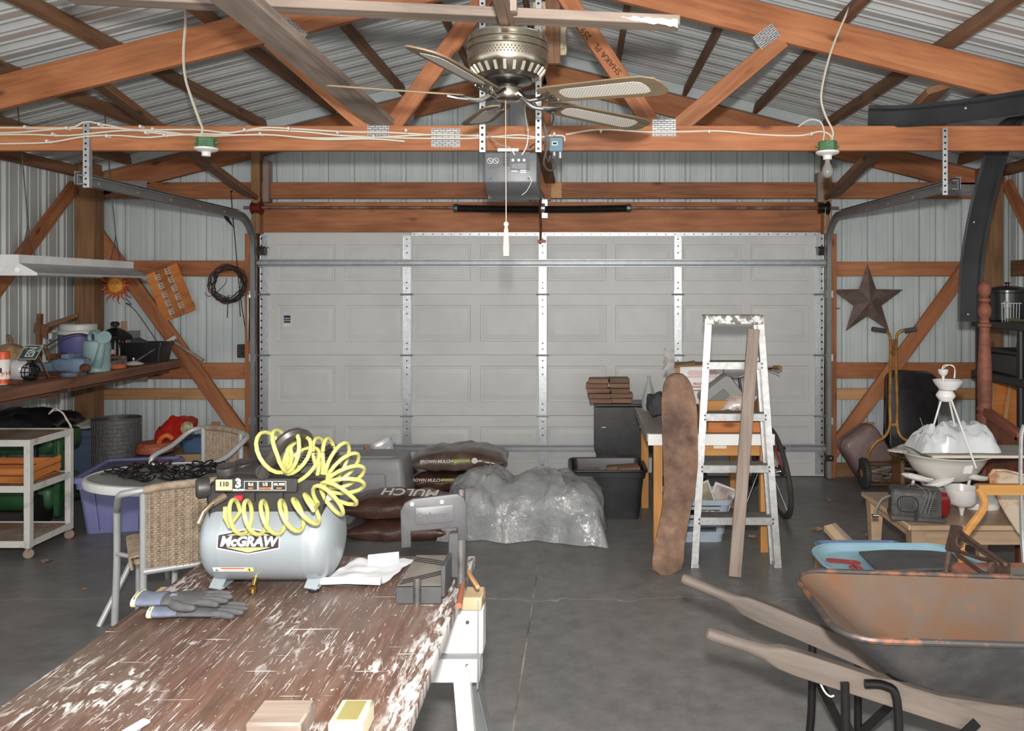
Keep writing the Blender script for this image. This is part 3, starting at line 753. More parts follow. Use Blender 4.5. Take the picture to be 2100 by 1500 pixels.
cn = [(.09, -.018), (.105, -.032), (.13, -.038), (.42, -.044), (.445, -.034), (.452, -.012)]
cout = cn+[(x_, -y_) for x_, y_ in cn[::-1]]
blade0 = None
for k in range(5):
    az = math.pi+2*math.pi*k/5
    M = tilt @ Matrix.Rotation(az, 4, 'Z') @ Matrix.Translation((.165, 0, 0)) @ Matrix.Rotation(math.radians(-12), 4, 'X')
    if blade0 is None:
        mb = B().prism(out, .006).bevel(.0015).mesh('blade'); mb.materials.append(BLADE)
        q = B().prism(cout, .0012, TR((0, 0, -.0012)))
        mc = q.mesh('cane'); mc.materials.append(CANE)
        q = B().tube(smoothpath([(-.125, 0, .03), (-.10, 0, .012), (-.06, 0, -.012), (-.02, 0, -.012), (.02, 0, -.006)], 5), [.009]*21, 8)
        for s_ in (-1, 0, 1): q.tube(smoothpath([(-.02, 0, -.011), (.02, s_*.02, -.01), (.06, s_*.034, -.004)], 4), .006, 6); q.lathe([(.006, -.004), (.005, -.009)], 8, TR((.055, s_*.03, 0)))
        mi = q.mesh('blade_iron'); mi.materials.append(plain('iron_nickel', (190, 188, 184), .25, 1.0)); blade0 = 1
    bo = part('blade', mb, BLADE, fan, M=M)
    part('cane_insert', mc, CANE, bo, M=M); part('blade_iron', mi, NICK, bo, M=M)
part('pull_chain', B().tube([P(1037, 206, 3.0), P(1038, 455, 3.0)], .0018, 6), plain('brass_chain', (180, 150, 130), .4, .6), fan, world=True)
b = B(); c = P(1038, 460, 3.0); b.ball(c, .010, 10)
b.lathe([(.004, -.005), (.008, -.02), (.010, -.05), (.012, -.09), (.011, -.118), (.001, -.119)], 12, TR(c)); part('tassel', b, plain('cream_tassel', (222, 208, 176), .8), fan, world=True)
board('fan_joist', (fx, 1.9, 2.64), (fx, 3.16, 2.64), .038, .089, FIRD if False else wood('grey_brown_joist', (160, 134, 112), (134, 110, 90), (100, 82, 68), knots=False), label='timber joist that carries the ceiling fan', cat='joist', kind='structure')
h = P(1044, 26, 2.95); board('joist_hanger', (h.x+.01, 2.95, h.z), (h.x+.01, 2.95, 3.60), .038, .045, WEATH, label='short upright timber fixed beside the fan joist', cat='timber', kind='structure')
SPL = paint('white_splash', (232, 228, 220), .8, 0, (200, 190, 175), 40)
b = B(); c0, c1 = P(1275, 40, 3.054), P(1390, 47, 3.054)
random.seed(9); up_ = []; lo_ = []
for k in range(15):
    u = k/14; xx = c0.x+(c1.x-c0.x)*u; zc = c0.z+(c1.z-c0.z)*u
    up_.append(Vector((xx, 3.0525, zc+.014+random.uniform(-.006, .004)))); lo_.append(Vector((xx, 3.0525, zc+.010-.026*u**.7+random.uniform(-.005, .003))))
b.loft([up_+lo_[::-1], [p+Vector((0, .003, 0)) for p in up_+lo_[::-1]]])
part('white_paint', b, SPL, b2, world=True)
# ================================================================= shared builders
from mathutils import noise as NZ
def nz(p, s=1.0, o=0.0): return NZ.noise(Vector((p[0]*s+o, p[1]*s+o*1.7, p[2]*s-o)))
def pillow(L, W, Hh, seed=0, wob=0.02, nu=26, nv=28, pin=0.35, flat=0.55):
    """filled sack: thick middle, pinched flat ends; lies along X with its base at z = 0"""
    rings = []
    for i in range(nu):
        u = i/(nu-1); e = min(u, 1-u)*2; hh = Hh/2*max(0.02, min(1, (e/0.55))**0.5); ww = W/2*(0.93+0.07*min(1, e/0.25))
        r = []
        for k in range(nv):
            a = 2*math.pi*k/nv; c, s_ = math.cos(a), math.sin(a)
            y = ww*math.copysign(abs(c)**0.6, c); z = hh*math.copysign(abs(s_)**0.8, s_)
            p = Vector(((u-.5)*L, y, z)); n = nz(p, 9, seed)*wob+nz(p, 26, seed+5)*wob*0.35
            z2 = p.z+n*(0.4+0.6*e); z2 = max(z2, -Hh/2)
            if z2 < -hh*flat: z2 = -hh*flat+(z2+hh*flat)*0.25
            r.append(Vector((p.x+n*0.3, p.y+n*0.5, z2)))
        rings.append(r)
    b = B().loft(rings); mn = min(v.co.z for v in b.bm.verts)
    for v in b.bm.verts: v.co.z -= mn
    return b
def tub(w_, d_, h_, tp=0.84, r=0.05, th=0.006, T=None, open_=True, n=5):
    """tapered plastic tub, hollow when open"""
    b = B(); R = []
    def ring(s_, z, ins=0.0):
        q = rrect(w_*s_-2*ins, d_*s_-2*ins, max(0.004, r*s_-ins), n); return [(x_, y_, z) for x_, y_ in q]
    R = [ring(tp, 0), ring(tp+(1-tp)*.85, h_*.85), ring(1.03, h_*.86), ring(1.04, h_*.97), ring(1.05, h_*.975), ring(1.05, h_)]
    if open_: R += [ring(1.0, h_, 0.0), ring(tp+(1-tp)*.85, h_*.84, th), ring(tp, th*1.5, th)]
    b.loft(R, True, False, True, T); return b
def lid(w_, d_, h_, r=0.06, T=None):
    b = B(); ring = lambda ins, z: [(x_, y_, z) for x_, y_ in rrect(w_-2*ins, d_-2*ins, max(.01, r-ins), 5)]
    b.loft([ring(0, 0), ring(0, h_*.5), ring(.012, h_), ring(.03, h_), ring(.045, h_*.62), ring(.07, h_*.62), ring(.08, h_*.8)], True, False, True, T); return b
def leaf_sheet(pts_fn, nu, nv, th): b = B().grid(pts_fn, nu, nv); b.solid(th); return b
# ================================================================= workbench along the left wall
ZB = 1.05; XF = -3.41
BENCHM = wood('bench_wood', (140, 98, 74), (114, 76, 56), (78, 52, 40))
wb = thing('workbench', 'long dark wooden workbench shelf fixed along the left wall', 'workbench', (-3.86, 5.6, ZB-.05))
for k in range(3):
    xa = XL+.09+k*.285; board('top_board', (xa+.14, 3.6, ZB-.02), (xa+.14, 6.86, ZB-.02), .282, .04, BENCHM, wb)
board('front_edge', (XF-.0, 3.6, ZB-.035), (XF, 6.86, ZB-.035), .03, .068, BENCHM, wb)
board('under_rail', (XF-.10, 3.6, ZB-.075), (XF-.10, 6.86, ZB-.075), .04, .07, BENCHM, wb)
for y in (4.0, 5.4, 6.5): board('bracket', (XL+.09, y, ZB-.09), (XF-.08, y, ZB-.09), .04, .09, BENCHM, wb)
def OB(px, py): return PZ(px, py, ZB)                  # a point on the bench top
def OBd(px, d): return Vector(((px-VX)*d/f, d, ZB))
# spray can
c = OBd(6, 5.02); s_ = thing('spray_can', 'white and orange spray paint can at the near end of the bench', 'spray can', c)
part('body', B().lathe([(.036, 0), (.04, .004), (.04, .150), (.036, .156)], 24), paint('can_label', (225, 222, 214), .4, 0, (200, 96, 52), 18, .55, .6), s_)
part('band', B().lathe([(.0404, .006), (.0404, .034)], 24, caps=False), plain('can_orange', (214, 88, 44), .4), s_)
part('print', B().box((.004, -.0402, .09), (.035, .002, .03)), plain('can_print', (60, 66, 78), .5), s_)
part('cap', B().lathe([(.037, .156), (.037, .200), (.034, .205), (.0, .205)], 24), plain('can_orange', (214, 88, 44), .4), s_)
# gourd
c = OBd(20, 5.42); g = thing('gourd', 'mottled tan dried pumpkin behind the spray can', 'pumpkin', c)
b = B(); rings = []
for i in range(13):
    a = -math.pi/2+math.pi*i/12
    rings.append([Vector((max(.004, math.cos(a))*.125*(1+.05*math.cos(8*t_))*math.cos(t_), max(.004, math.cos(a))*.11*(1+.05*math.cos(8*t_))*math.sin(t_), .115+.112*math.sin(a))) for t_ in [2*math.pi*k/40 for k in range(40)]])
b.loft(rings); part('body', b, paint('gourd_skin', (170, 140, 100), .7, 0, (124, 104, 84), 12), g)
part('stem', B().tube(smoothpath([(0, 0, .21), (.008, 0, .25), (0, 0, .275), (-.02, 0, .28)], 5), [.014]*6+[.010]*10, 8), FIRD, g)
# white bag, tin, wire ball, scrap
c = OBd(36, 5.2); b = B().ball((0, 0, .07), (.075, .06, .07), 20)
b.warp(lambda p: p+Vector((nz(p, 30, 3), nz(p, 30, 9), nz(p, 30, 17)))*.012+c+Vector((0, 0, .006)))
single('plastic_bag', b, paint('white_film', (214, 214, 216), .3), 'small crumpled white bag beside the spray can', 'bag')
c = OBd(58, 5.95); t_ = thing('tin_can', 'bare steel tin standing behind the green sign', 'tin', c)
part('body', B().lathe([(.036, 0), (.037, .003), (.037, .12), (.035, .12), (.035, .004), (.001, .004)], 20), DKSTEEL, t_); part('rim', B().tube(circ((0, 0, .12), .037, 20), .002, 6, True), GALV, t_)
c = OBd(62, 5.2); wbx = thing('wire_cage', 'round black wire cage ball in front of the vise', 'wire cage', c)
for k in range(6):
    a = math.pi*k/6; q = [Vector((.055*math.cos(a)*math.cos(t_), .055*math.sin(a)*math.cos(t_), .06+.055*math.sin(t_))) for t_ in [2*math.pi*j/20 for j in range(20)]]
    part('hoop', B().tube(q, .0032, 6, True), BLACKM, wbx)
for z_, r_ in ((.03, .048), (.06, .056), (.09, .048)): part('ring', B().tube(circ((0, 0, z_), r_, 20), .0035, 6, True), BLACKM, wbx)
for k, (px, d, w_, h_) in enumerate(((32, 5.0, .07, .03), (82, 5.30, .06, .02), (108, 5.40, .08, .016))):
    c = OBd(px, d); b = B().box((0, 0, h_/2), (w_, .05, h_)).bevel(.006, 2); b.warp(lambda p, c=c: p+Vector((nz(p, 40, k), nz(p, 40, k+4), 0))*.012+c)
    single('scrap_iron', b, RUST, ('rusty iron lump next to the wire cage', 'rusty iron piece in front of the vise', 'flat rusty plate under the vise jaw')[k], 'scrap metal', 'rusty scraps on the bench')
# green number plate sign
SGN = thing('sign_plate', 'green plate lettered ESN in white leaning on the bench', 'sign', M=face(P(64, 721, 5.2), P(98, 704, 5.3)-P(37, 740, 5.14), P(35, 700, 5.3)-P(60, 742, 5.2)))
M0 = WM[SGN.name]
a_, b_, c_, d_ = P(35, 738, 5.15), P(73, 738, 5.15), P(91, 708, 5.28), P(51, 708, 5.28)
nn = (b_-a_).cross(d_-a_).normalized()
q = B(); q.loft([[a_, b_, c_, d_], [p-nn*.004 for p in (a_, b_, c_, d_)]]); part('plate', q, plain('sign_green', (58, 82, 70), .4), SGN, world=True)
def bil(u, v, h=.001): return (a_*(1-u)+b_*u)*(1-v)+(d_*(1-u)+c_*u)*v+nn*h
q = B()
for (u0, v0), (u1, v1) in (((0, 0), (1, 0)), ((1, 0), (1, 1)), ((1, 1), (0, 1)), ((0, 1), (0, 0))):
    q.beam(bil(.03+.94*u0, .03+.94*v0), bil(.03+.94*u1, .03+.94*v1), .004, .0015, up=nn)
part('border', q, WHITEP, SGN, world=True)
rt, upv = (d_-a_).normalized(), -(b_-a_).normalized()
def sign_text(s, u0, v0, ku, kv, bold):
    cu = bpy.data.curves.new('t', 'FONT'); cu.body = s; cu.size = 1.0; cu.offset = bold; cu.align_x = 'CENTER'; cu.align_y = 'CENTER'; cu.resolution_u = 3
    to = bpy.data.objects.new('t', cu); me = bpy.data.meshes.new_from_object(to); bpy.data.objects.remove(to)
    for v in me.vertices: v.co = bil(u0-v.co.y*ku, v0+v.co.x*kv, .0016)
    me.materials.clear(); me.materials.append(WHITEP); me.transform(WM[SGN.name].inverted()); part('lettering', me, WHITEP, SGN)
sign_text('ESN', .56, .50, .62, .40, .03); sign_text('10', .16, .78, .26, .20, .01); sign_text('.8516', .88, .70, .20, .20, .01)
part('back_stay', B().beam(bil(.5, .9, -.006), Vector((bil(.5, .9).x+.05, 5.34, ZB+.004)), .03, .004), FIRD, SGN, world=True)
# wooden bar clamp
cl = thing('wooden_clamp', 'old wooden cooper clamp standing at the back of the bench', 'clamp', OBd(78, 6.2))
part('upright', B().beam(P(79, 742, 6.2), P(82, 644, 6.2), .03, .035), FIRD, cl, world=True)
part('head', B().prism([(-.03, -.035), (.03, -.05), (.055, -.075), (.075, -.075), (.075, -.02), (.10, -.005), (.06, .02), (-.02, .035)], .04, face(P(83, 672, 6.24), (1, 0, 0), (0, 0, 1))), paint('clamp_red', (128, 84, 66), .7), cl, world=True)
part('arm', B().tube([P(97, 669, 6.22), P(160, 647, 6.3)], [.022, .016], 8), FIRD, cl, world=True)
part('tag', B().box(P(103, 690, 6.2), (.024, .004, .045)), WHITEP, cl, world=True)
board('scrap_stick', OBd(108, 5.98)+Vector((0, 0, .015)), P(92, 708, 6.1), .03, .02, FIRD, label='short brown stick leaning behind the green sign', cat='stick')
# drinks cooler
c = OBd(161, 6.62); k_ = thing('drinks_cooler', 'round blue drinks cooler with white lid on the bench', 'cooler', c)
part('body', B().lathe([(.125, 0), (.132, .01), (.145, .22), (.145, .225)], 32), paint('cooler_blue', (104, 108, 164), .45), k_)
part('lid', B().lathe([(.150, .225), (.154, .23), (.154, .252), (.135, .262), (.135, .30), (.128, .308), (.001, .309)], 32), WHITEP, k_)
part('pour_lip', B().box((-.15, -.03, .25), (.06, .05, .02)).bevel(.006, 2), WHITEP, k_)
# watering can
WCAN = paint('sage_plastic', (138, 166, 166), .4, 0, (128, 156, 158), 4)
c = OBd(198, 5.80); k_ = thing('watering_can', 'sage green plastic watering can at the bench edge', 'watering can', c)
part('body', B().lathe([(.084, 0), (.089, .006), (.090, .05), (.087, .055), (.087, .205), (.080, .222), (.05, .226), (.046, .220), (.02, .22)], 32), WCAN, k_)
part('spout', B().tube(smoothpath([(.045, -.070, .045), (.065, -.082, .09), (.08, -.085, .15), (.095, -.088, .215), (.102, -.09, .238)], 6), [.034-.016*min(1, i/20) for i in range(25)], 12, flat=(1, 1)), WCAN, k_)
part('rose', B().lathe([(.016, -.03), (.048, .0), (.048, .006), (.001, .010)], 24, TR((.110, -.095, .250), rx=math.radians(66), rz=math.radians(14))), WCAN, k_)
part('handle', B().tube(smoothpath([(-.05, .01, .205), (-.056, .01, .25), (-.04, 0, .278), (-.01, -.02, .285), (.02, -.04, .268), (.03, -.05, .222)], 5), .014, 10), WCAN, k_)
# flexible rod
single('flexible_rod', B().tube(smoothpath([P(93, 712, 5.3), P(115, 698, 5.6), P(140, 688, 5.9), P(165, 685, 6.1), P(182, 689, 6.2)], 7), .006, 6), DKSTEEL, 'thin bent grey rod arching from the green sign to the watering can', 'rod')
# papers
c = OBd(140, 6.12); b = B()
def pap(u, v): return c+Vector(((u-.5)*.22, (v-.5)*.17, .055+.03*math.sin(2.6*u)+.012*math.sin(7*u)))
b.grid(pap, 14, 4); b.solid(.012); single('booklet', b, WHITEP, 'open white booklet lying behind the blue vise', 'booklet')
# bench vise
VB = paint('vise_blue', (112, 134, 156), .5, .2, (96, 88, 84), 9, .5, .66)
c = OBd(150, 5.52); v_ = thing('bench_vise', 'blue bench vise with rusty screw handle over the bench front', 'vise', c)
part('base', B().lathe([(.075, 0), (.08, .01), (.07, .025), (.05, .03)], 20), VB, v_)
b = B().loft([[(x_, y_*s1, z_*s1+.075) for y_, z_ in rrect(.1, .095, .025)] for x_, s1 in ((-.13, .7), (-.09, .95), (.0, 1.05), (.06, 1.1), (.10, .9))]); part('body', b, VB, v_)
b = B().loft([[(x_, y_*s1, z_*s1+.06) for y_, z_ in rrect(.075, .06, .012)] for x_, s1 in ((-.26, .8), (-.20, 1.0), (-.10, 1.0))]); part('slide', b, VB, v_)
part('jaw', B().box((-.02, 0, .135), (.05, .13, .035)).bevel(.006), VB, v_); part('jaw', B().box((-.10, 0, .135), (.04, .13, .035)).bevel(.006), RUST, v_)
part('jaw_screw', B().tube([(.04, -.052, .115), (.045, -.055, .03)], .006, 6), GALV, v_)
part('screw_hub', B().lathe([(.022, -.03), (.028, -.02), (.028, .02), (.02, .03)], 14, TR((.125, -.07, .06), ry=math.pi/2, rz=-.6)), RUST, v_)
part('handle_bar', B().tube([(.130, -.085, .075), (.065, -.15, -.075)], .008, 8).ball((.065, -.15, -.08), .014, 8), RUST, v_)
# lantern
c = OBd(236, 6.42); L = thing('lantern', 'black metal lantern with domed top on the bench', 'lantern', c)
part('base', B().box((0, 0, .015), (.15, .15, .03)).bevel(.006), BLACKM, L)
part('roof', B().lathe([(.125, .195), (.128, .205), (.12, .225), (.07, .265), (.04, .28), (.02, .285)], 6, TR(rz=.2)), BLACKM, L, smooth=False)
part('finial', B().lathe([(.012, .28), (.013, .30), (.032, .305), (.034, .325), (.02, .335), (.001, .336)], 14), BLACKM, L)
for k in range(14):
    a = 2*math.pi*k/14; part('bar', B().beam((.068*math.cos(a), .068*math.sin(a), .03), (.068*math.cos(a), .068*math.sin(a), .20), .006, .006), BLACKM, L)
part('flower', B().ball((.0, -.085, .09), (.03, .02, .02), 10).ball((.03, -.085, .10), (.022, .016, .022), 8), plain('faded_pink', (190, 150, 160), .8), L)
# brush, saucer, lid, tub and things in it
c = OBd(238, 6.12); k_ = thing('scrub_brush', 'grey scrubbing brush lying in front of the lantern', 'brush', c)
b = B()
random.seed(3)
for i in range(60):
    u = (i % 15)/14-.5; v = (i//15)/3-.5
    b.beam((u*.12+.01, v*.04, .055+.02*u), (u*.16+random.uniform(-.01, .01), v*.06-.03, .012+.02*u), .003, .003)
part('bristles', b, paint('grey_bristle', (120, 116, 112), .8), k_, kind='stuff')
part('handle', B().loft([[(x_, y_, z_+.065+.02*x_) for x_, y_ in rrect(.15, .05, .02)] for z_ in (0, .022)]), FIRD, k_)
c = OBd(240, 6.04); single('plant_saucer', B().lathe([(.045, 0), (.058, .002), (.066, .03), (.063, .03), (.055, .006), (.001, .005)], 24, TR(c)), paint('terracotta', (200, 106, 66), .7), 'terracotta plant saucer on the bench beside the watering can', 'saucer')
c = OBd(274, 6.36); k_ = thing('pot_lid', 'shallow white enamel pot lid with knob on the bench', 'lid', c)
part('dish', B().lathe([(.072, 0), (.075, .004), (.05, .018), (.02, .026), (.001, .028)], 28), WHITEP, k_); part('knob', B().lathe([(.006, .026), (.006, .036), (.013, .04), (.011, .052), (.001, .054)], 12), CHROME, k_)
c = OBd(301, 6.62); k_ = thing('planter_box', 'black plastic trough full of odds and ends on the bench', 'trough', c)
part('body', tub(.34, .2, .155, .86, .02), BLACKP, k_); part('rim', B().tube([Vector((x_, y_, .155)) for x_, y_ in rrect(.357, .21, .02)], .006, 6, True), BLACKP, k_)
single('plastic_carton', B().box(c+Vector((-.13, .02, .14)), (.09, .09, .22)).bevel(.004), paint('smoke_plastic', (130, 132, 130), .4), 'grey carton standing in the black trough', 'carton')
single('dark_wedge', B().prism([(-.06, 0), (.08, 0), (.05, .07), (-.02, .10), (-.06, .09)], .05, face(c+Vector((-.02, -.04, .1)), (1, 0, 0), (0, 0, 1))), plain('charcoal', (62, 62, 64), .6), 'charcoal angled block in the black trough', 'block')
single('chisel', B().tube([P(277, 742, 6.35), P(318, 716, 6.46)], [.010, .006], 6), DKSTEEL, 'grey chisel leaning on the front of the black trough', 'chisel')
single('card_scrap', B().box((P(254, 665, 6.55).x, 6.55, (ZB+P(254, 659, 6.55).z)/2), (.05, .004, P(254, 659, 6.55).z-ZB)), plain('salmon_card', (170, 130, 116), .8), 'small salmon card sticking up behind the lantern', 'card')
# ================================================================= things hung on the left
LITE = paint('fixture_white', (214, 214, 212), .35, 0, (196, 196, 196), 3)
fl = thing('shop_light', 'white fluorescent shop light with sloped reflector hanging over the bench', 'light fixture', (-3.27, 5.2, 1.72))
y0, y1 = 4.62, 5.80; x_ = -3.27
def ext(name, prof, m, closed=True):
    part(name, B().loft([[(x_+u, y, z) for u, z in prof] for y in (y0, y1)], True, False, closed), m, fl, world=True, smooth=False)
ext('channel', [(-.06, 1.79), (.06, 1.79), (.06, 1.84), (-.06, 1.84)], LITE)
ext('reflector', [(-.06, 1.792), (.06, 1.792), (.165, 1.735), (.165, 1.722), (.16, 1.722), (.158, 1.733), (.055, 1.787), (-.055, 1.787), (-.158, 1.733), (-.16, 1.722), (-.165, 1.722), (-.165, 1.735)], paint('reflector_grey', (180, 182, 182), .35, .3))
part('end_plate', B().prism([(-.165, -.07), (.165, -.07), (.165, -.055), (.06, 0), (.06, .05), (-.06, .05), (-.06, 0), (-.165, -.055)], .004, face((x_, y0-.002, 1.79), (1, 0, 0), (0, 0, 1))), LITE, fl, world=True)
for k in (-.06, .06): part('tube_socket', B().lathe([(.016, 0), (.016, .012)], 14, TR((x_+k, y0-.006, 1.752), rx=math.pi/2)), PORC, fl, world=True); part('lamp_tube', B().tube([(x_+k, y0+.01, 1.752), (x_+k, y1-.01, 1.752)], .0127, 12), plain('tube_glass', (225, 225, 225), .2), fl, world=True)
for y, zt in ((4.78, 2.56), (5.68, 2.56)):
    for s_ in (-1, 1): part('chain_bridle', B().tube([(x_, y, 2.02), (x_+s_*.0, y+s_*.06, 1.842)], .003, 6), DKSTEEL, fl, world=True)
    part('hanging_chain', B().tube([(x_-.0, y, 2.02), (x_-.10, y+.02, zt+.45)], .0035, 6), DKSTEEL, fl, world=True)
# metal sun
SUNY = plain('sun_yellow', (226, 156, 62), .5); SUNO = paint('sun_orange', (206, 104, 50), .5, 0, (150, 62, 40), 16)
c = P(238, 585, 6.98); sn = thing('sun_ornament', 'orange metal sun face with wavy rays on the corner brace', 'wall ornament', c)
part('face', B().lathe([(.001, -.022), (.045, -.018), (.076, -.006), (.082, .006)], 28, TR(rx=-math.pi/2)), SUNY, sn)
part('features', B().tube(circ((-.018, -.02, .015), .007, 10, (1, 0, 0), (0, 0, 1)), .002, 5, True).tube(circ((.018, -.02, .015), .007, 10, (1, 0, 0), (0, 0, 1)), .002, 5, True).tube(smoothpath([(-.02, -.02, -.02), (0, -.023, -.028), (.02, -.02, -.02)], 4), .0022, 5), paint('sun_olive', (150, 140, 90), .6), sn)
part('hanger', B().tube([(.0, .01, .0), (.17, .03, -.0)], .004, 6), DKSTEEL, sn)
part('nose', B().ball((0, -.024, 0), (.005, .006, .012), 8), SUNY, sn)
for k in range(18):
    a = 2*math.pi*k/18; r1 = .17 if k % 2 == 0 else .14; q = []
    for j in range(9):
        t_ = j/8; rr = .062+(r1-.062)*t_; w_ = .012*math.sin(t_*7)*t_
        q.append(Vector((rr*math.cos(a)-w_*math.sin(a), 0, rr*math.sin(a)+w_*math.cos(a))))
    part('ray', B().tube(q, [.016*(1-.9*j/8) for j in range(9)], 6), SUNO, sn)
# slatted wooden plaque with cut-outs
ORW = wood('orange_pine', (212, 138, 72), (190, 112, 54), (150, 84, 40))
pl = thing('wooden_plaque', 'orange pine plaque of three slats with punched cut-outs hung askew on the wall', 'plaque', M=face(P(351, 600, 7.04), (1, 0, .40), (-.40, 0, 1)))
for u in (-.102, 0, .102):
    part('slat', B().box((u, .0, .012), (.092, .44, .014)).bevel(.003), ORW, pl, M=WM[pl.name] @ TR((0, 0, 0)))
for v in (-.17, .17): part('batten', B().box((0, v, 0), (.30, .05, .014)), ORW, pl)
CUT = paint('cut_out', (186, 192, 190), .6)
for i in range(2):
    for j in range(5):
        u = -.05+i*.10; v = .16-j*.08+(.02 if i else 0)
        q = B().box((u-.018, v, .0196), (.012, .05, .001))
        for k in range(3): q.box((u+.006, v-.02+k*.02, .0196), (.036, .009, .001))
        part('cut_out', q, CUT, pl)
# wire coil and rods
DKW = paint('rusty_wire', (74, 62, 56), .6, .4)
wc = thing('wire_coil', 'round coil of rusty barbed wire hanging by the door jamb', 'wire coil', P(469, 622, 7.0))
random.seed(11)
for k in range(14):
    r_ = .128+.004*k-.02*random.random(); cx, cz = random.uniform(-.012, .012), random.uniform(-.012, .012); ph = random.uniform(0, 6)
    q = [P(469, 584, 7.0)+Vector((cx+(r_+.006*math.sin(5*a+ph))*math.cos(a), -.03*random.random()-.012*math.sin(3*a+ph), cz+(r_+.006*math.sin(5*a+ph))*math.sin(a))) for a in [2*math.pi*j/40 for j in range(40)]]
    part('wire_turn', B().tube(q, .0035, 5, True), DKW, wc, world=True)
for k in range(10):
    a = 2*math.pi*k/10; p = P(469, 584, 6.97)+Vector((.145*math.cos(a), 0, .145*math.sin(a))); part('barb', B().tube([p-Vector((.014, .01, .012)), p+Vector((.014, -.01, .014))], .002, 4), DKW, wc, world=True)
part('loose_end', B().tube(smoothpath([P(420, 600, 6.99), P(428, 608, 6.98), P(444, 600, 6.98), P(463, 580, 6.98), P(464, 570, 6.98)], 5), .0025, 5), DKW, wc, world=True)
bird = thing('bird_hook', 'long garden hook with a black woodpecker silhouette', 'garden hook', P(505, 700, 7.03))
part('rod', B().tube(smoothpath([P(472, 393, 6.99), P(477, 392, 6.98), P(474, 402, 6.98), P(481, 480, 6.99), P(492, 600, 7.01), P(507, 697, 7.02)], 6), .004, 6), BLACKM, bird, world=True)
q = [(452, 428), (455, 424), (462, 423), (468, 428), (471, 426), (469, 431), (466, 433), (468, 445), (474, 455), (480, 468), (474, 462), (462, 450), (456, 438)]
part('bird', B().loft([[P(x_, y_, 6.975) for x_, y_ in q], [P(x_, y_, 6.979) for x_, y_ in q]]), BLACKM, bird, world=True, smooth=False)
part('foot_fork', B().tube([P(466, 652, 6.96), P(468, 606, 6.96), P(490, 606, 6.96), P(493, 650, 6.96)], .004, 6), BLACKM, bird, world=True)
sw = thing('wall_switch', 'dark brown outlet box beside the left door jamb', 'outlet', P(497, 733, 7.1))
part('box', B().box(P(497, 720, 7.08), (.07, .06, .115)).bevel(.004), paint('brown_bakelite', (66, 46, 38), .5), sw, world=True)
for k in (-.025, .025): part('socket', B().box(P(497, 720, 7.05)+Vector((0, -.001, k)), (.03, .004, .03)).bevel(.001), BLACKP, sw, world=True)
# pole saw or rake hung on the brace
tl = thing('hand_rake', 'long wooden handle with a white plastic head hung on the left brace', 'garden tool', P(418, 742, 6.98))
part('handle', B().tube([P(352, 698, 6.98), P(416, 740, 6.98)], [.013, .018], 10), WEATH, tl, world=True)
part('head', B().beam(P(330, 710, 6.99), P(360, 692, 6.98), .02, .03), WHITEP, tl, world=True)
part('blade', B().beam(P(338, 711, 6.97), P(364, 697, 6.97), .008, .012), plain('blue_grey', (104, 112, 130), .4), tl, world=True)
part('wire_stay', B().tube(smoothpath([P(258, 612, 6.98), P(270, 625, 6.97), P(258, 622, 6.97), P(280, 640, 6.97), P(330, 712, 6.97)], 5), .003, 5), DKSTEEL, tl, world=True)
# perforated chrome strip on the jamb
single('chrome_strip', B().box(P(509.5, 652, 6.98), (.016, .02, .40)).bevel(.002), CHROME, 'bright perforated chrome strip on the left door jamb', 'strip')
# ================================================================= under the bench
CARTM = paint('chipped_white_paint', (206, 204, 198), .5, 0, (176, 170, 160), 9, .55, .7)
CTOP = paint('worn_cart_top', (150, 118, 96), .7, 0, (176, 164, 150), 6)
x0, x1, y0, y1 = -3.98, -3.345, 4.90, 5.32
ct = thing('utility_cart', 'chipped white three-shelf metal utility cart under the bench', 'cart', (-3.66, 5.11, 0))
for X in (x0+.015, x1-.015):
    for Y in (y0+.015, y1-.015):
        part('leg', B().box((X, Y, .395), (.038, .038, .66)).bevel(.003), CARTM, ct, world=True)
        part('caster', B().lathe([(.026, -.01), (.03, -.006), (.03, .006), (.026, .01)], 14, TR((X, Y, .03), rx=math.pi/2, rz=.6)).box((X, Y, .058), (.02, .03, .02)), paint('old_caster', (150, 132, 118), .7), ct, world=True)
for z in (.72, .44, .105):
    sh = part('shelf', B().box(((x0+x1)/2, (y0+y1)/2, z-.004), (x1-x0-.01, y1-y0-.01, .006)), CTOP, ct, world=True)
    for a, b_ in (((x0, y0), (x1, y0)), ((x1, y0), (x1, y1)), ((x1, y1), (x0, y1)), ((x0, y1), (x0, y0))):
        part('shelf_lip', B().beam((*a, z-.014), (*b_, z-.014), .006, .04), CARTM, sh, world=True)
CRATEW = ORW
cr = thing('wooden_crate', 'orange pine slatted tray on the middle cart shelf', 'crate', (-3.66, 5.10, .445))
for z in (.475, .522): 
    board('slat', (-3.94, 4.94, z), (-3.40, 4.94, z), .012, .042, CRATEW, cr); board('slat', (-3.94, 5.27, z), (-3.40, 5.27, z), .012, .042, CRATEW, cr)
    board('slat', (-3.395, 4.95, z), (-3.395, 5.27, z+.02), .012, .042, CRATEW, cr); board('slat', (-3.945, 4.95, z), (-3.945, 5.27, z), .012, .042, CRATEW, cr)
for k in range(5): board('bottom_slat', (-3.94, 4.98+k*.065, .450), (-3.40, 4.98+k*.065, .450), .05, .008, CRATEW, cr)
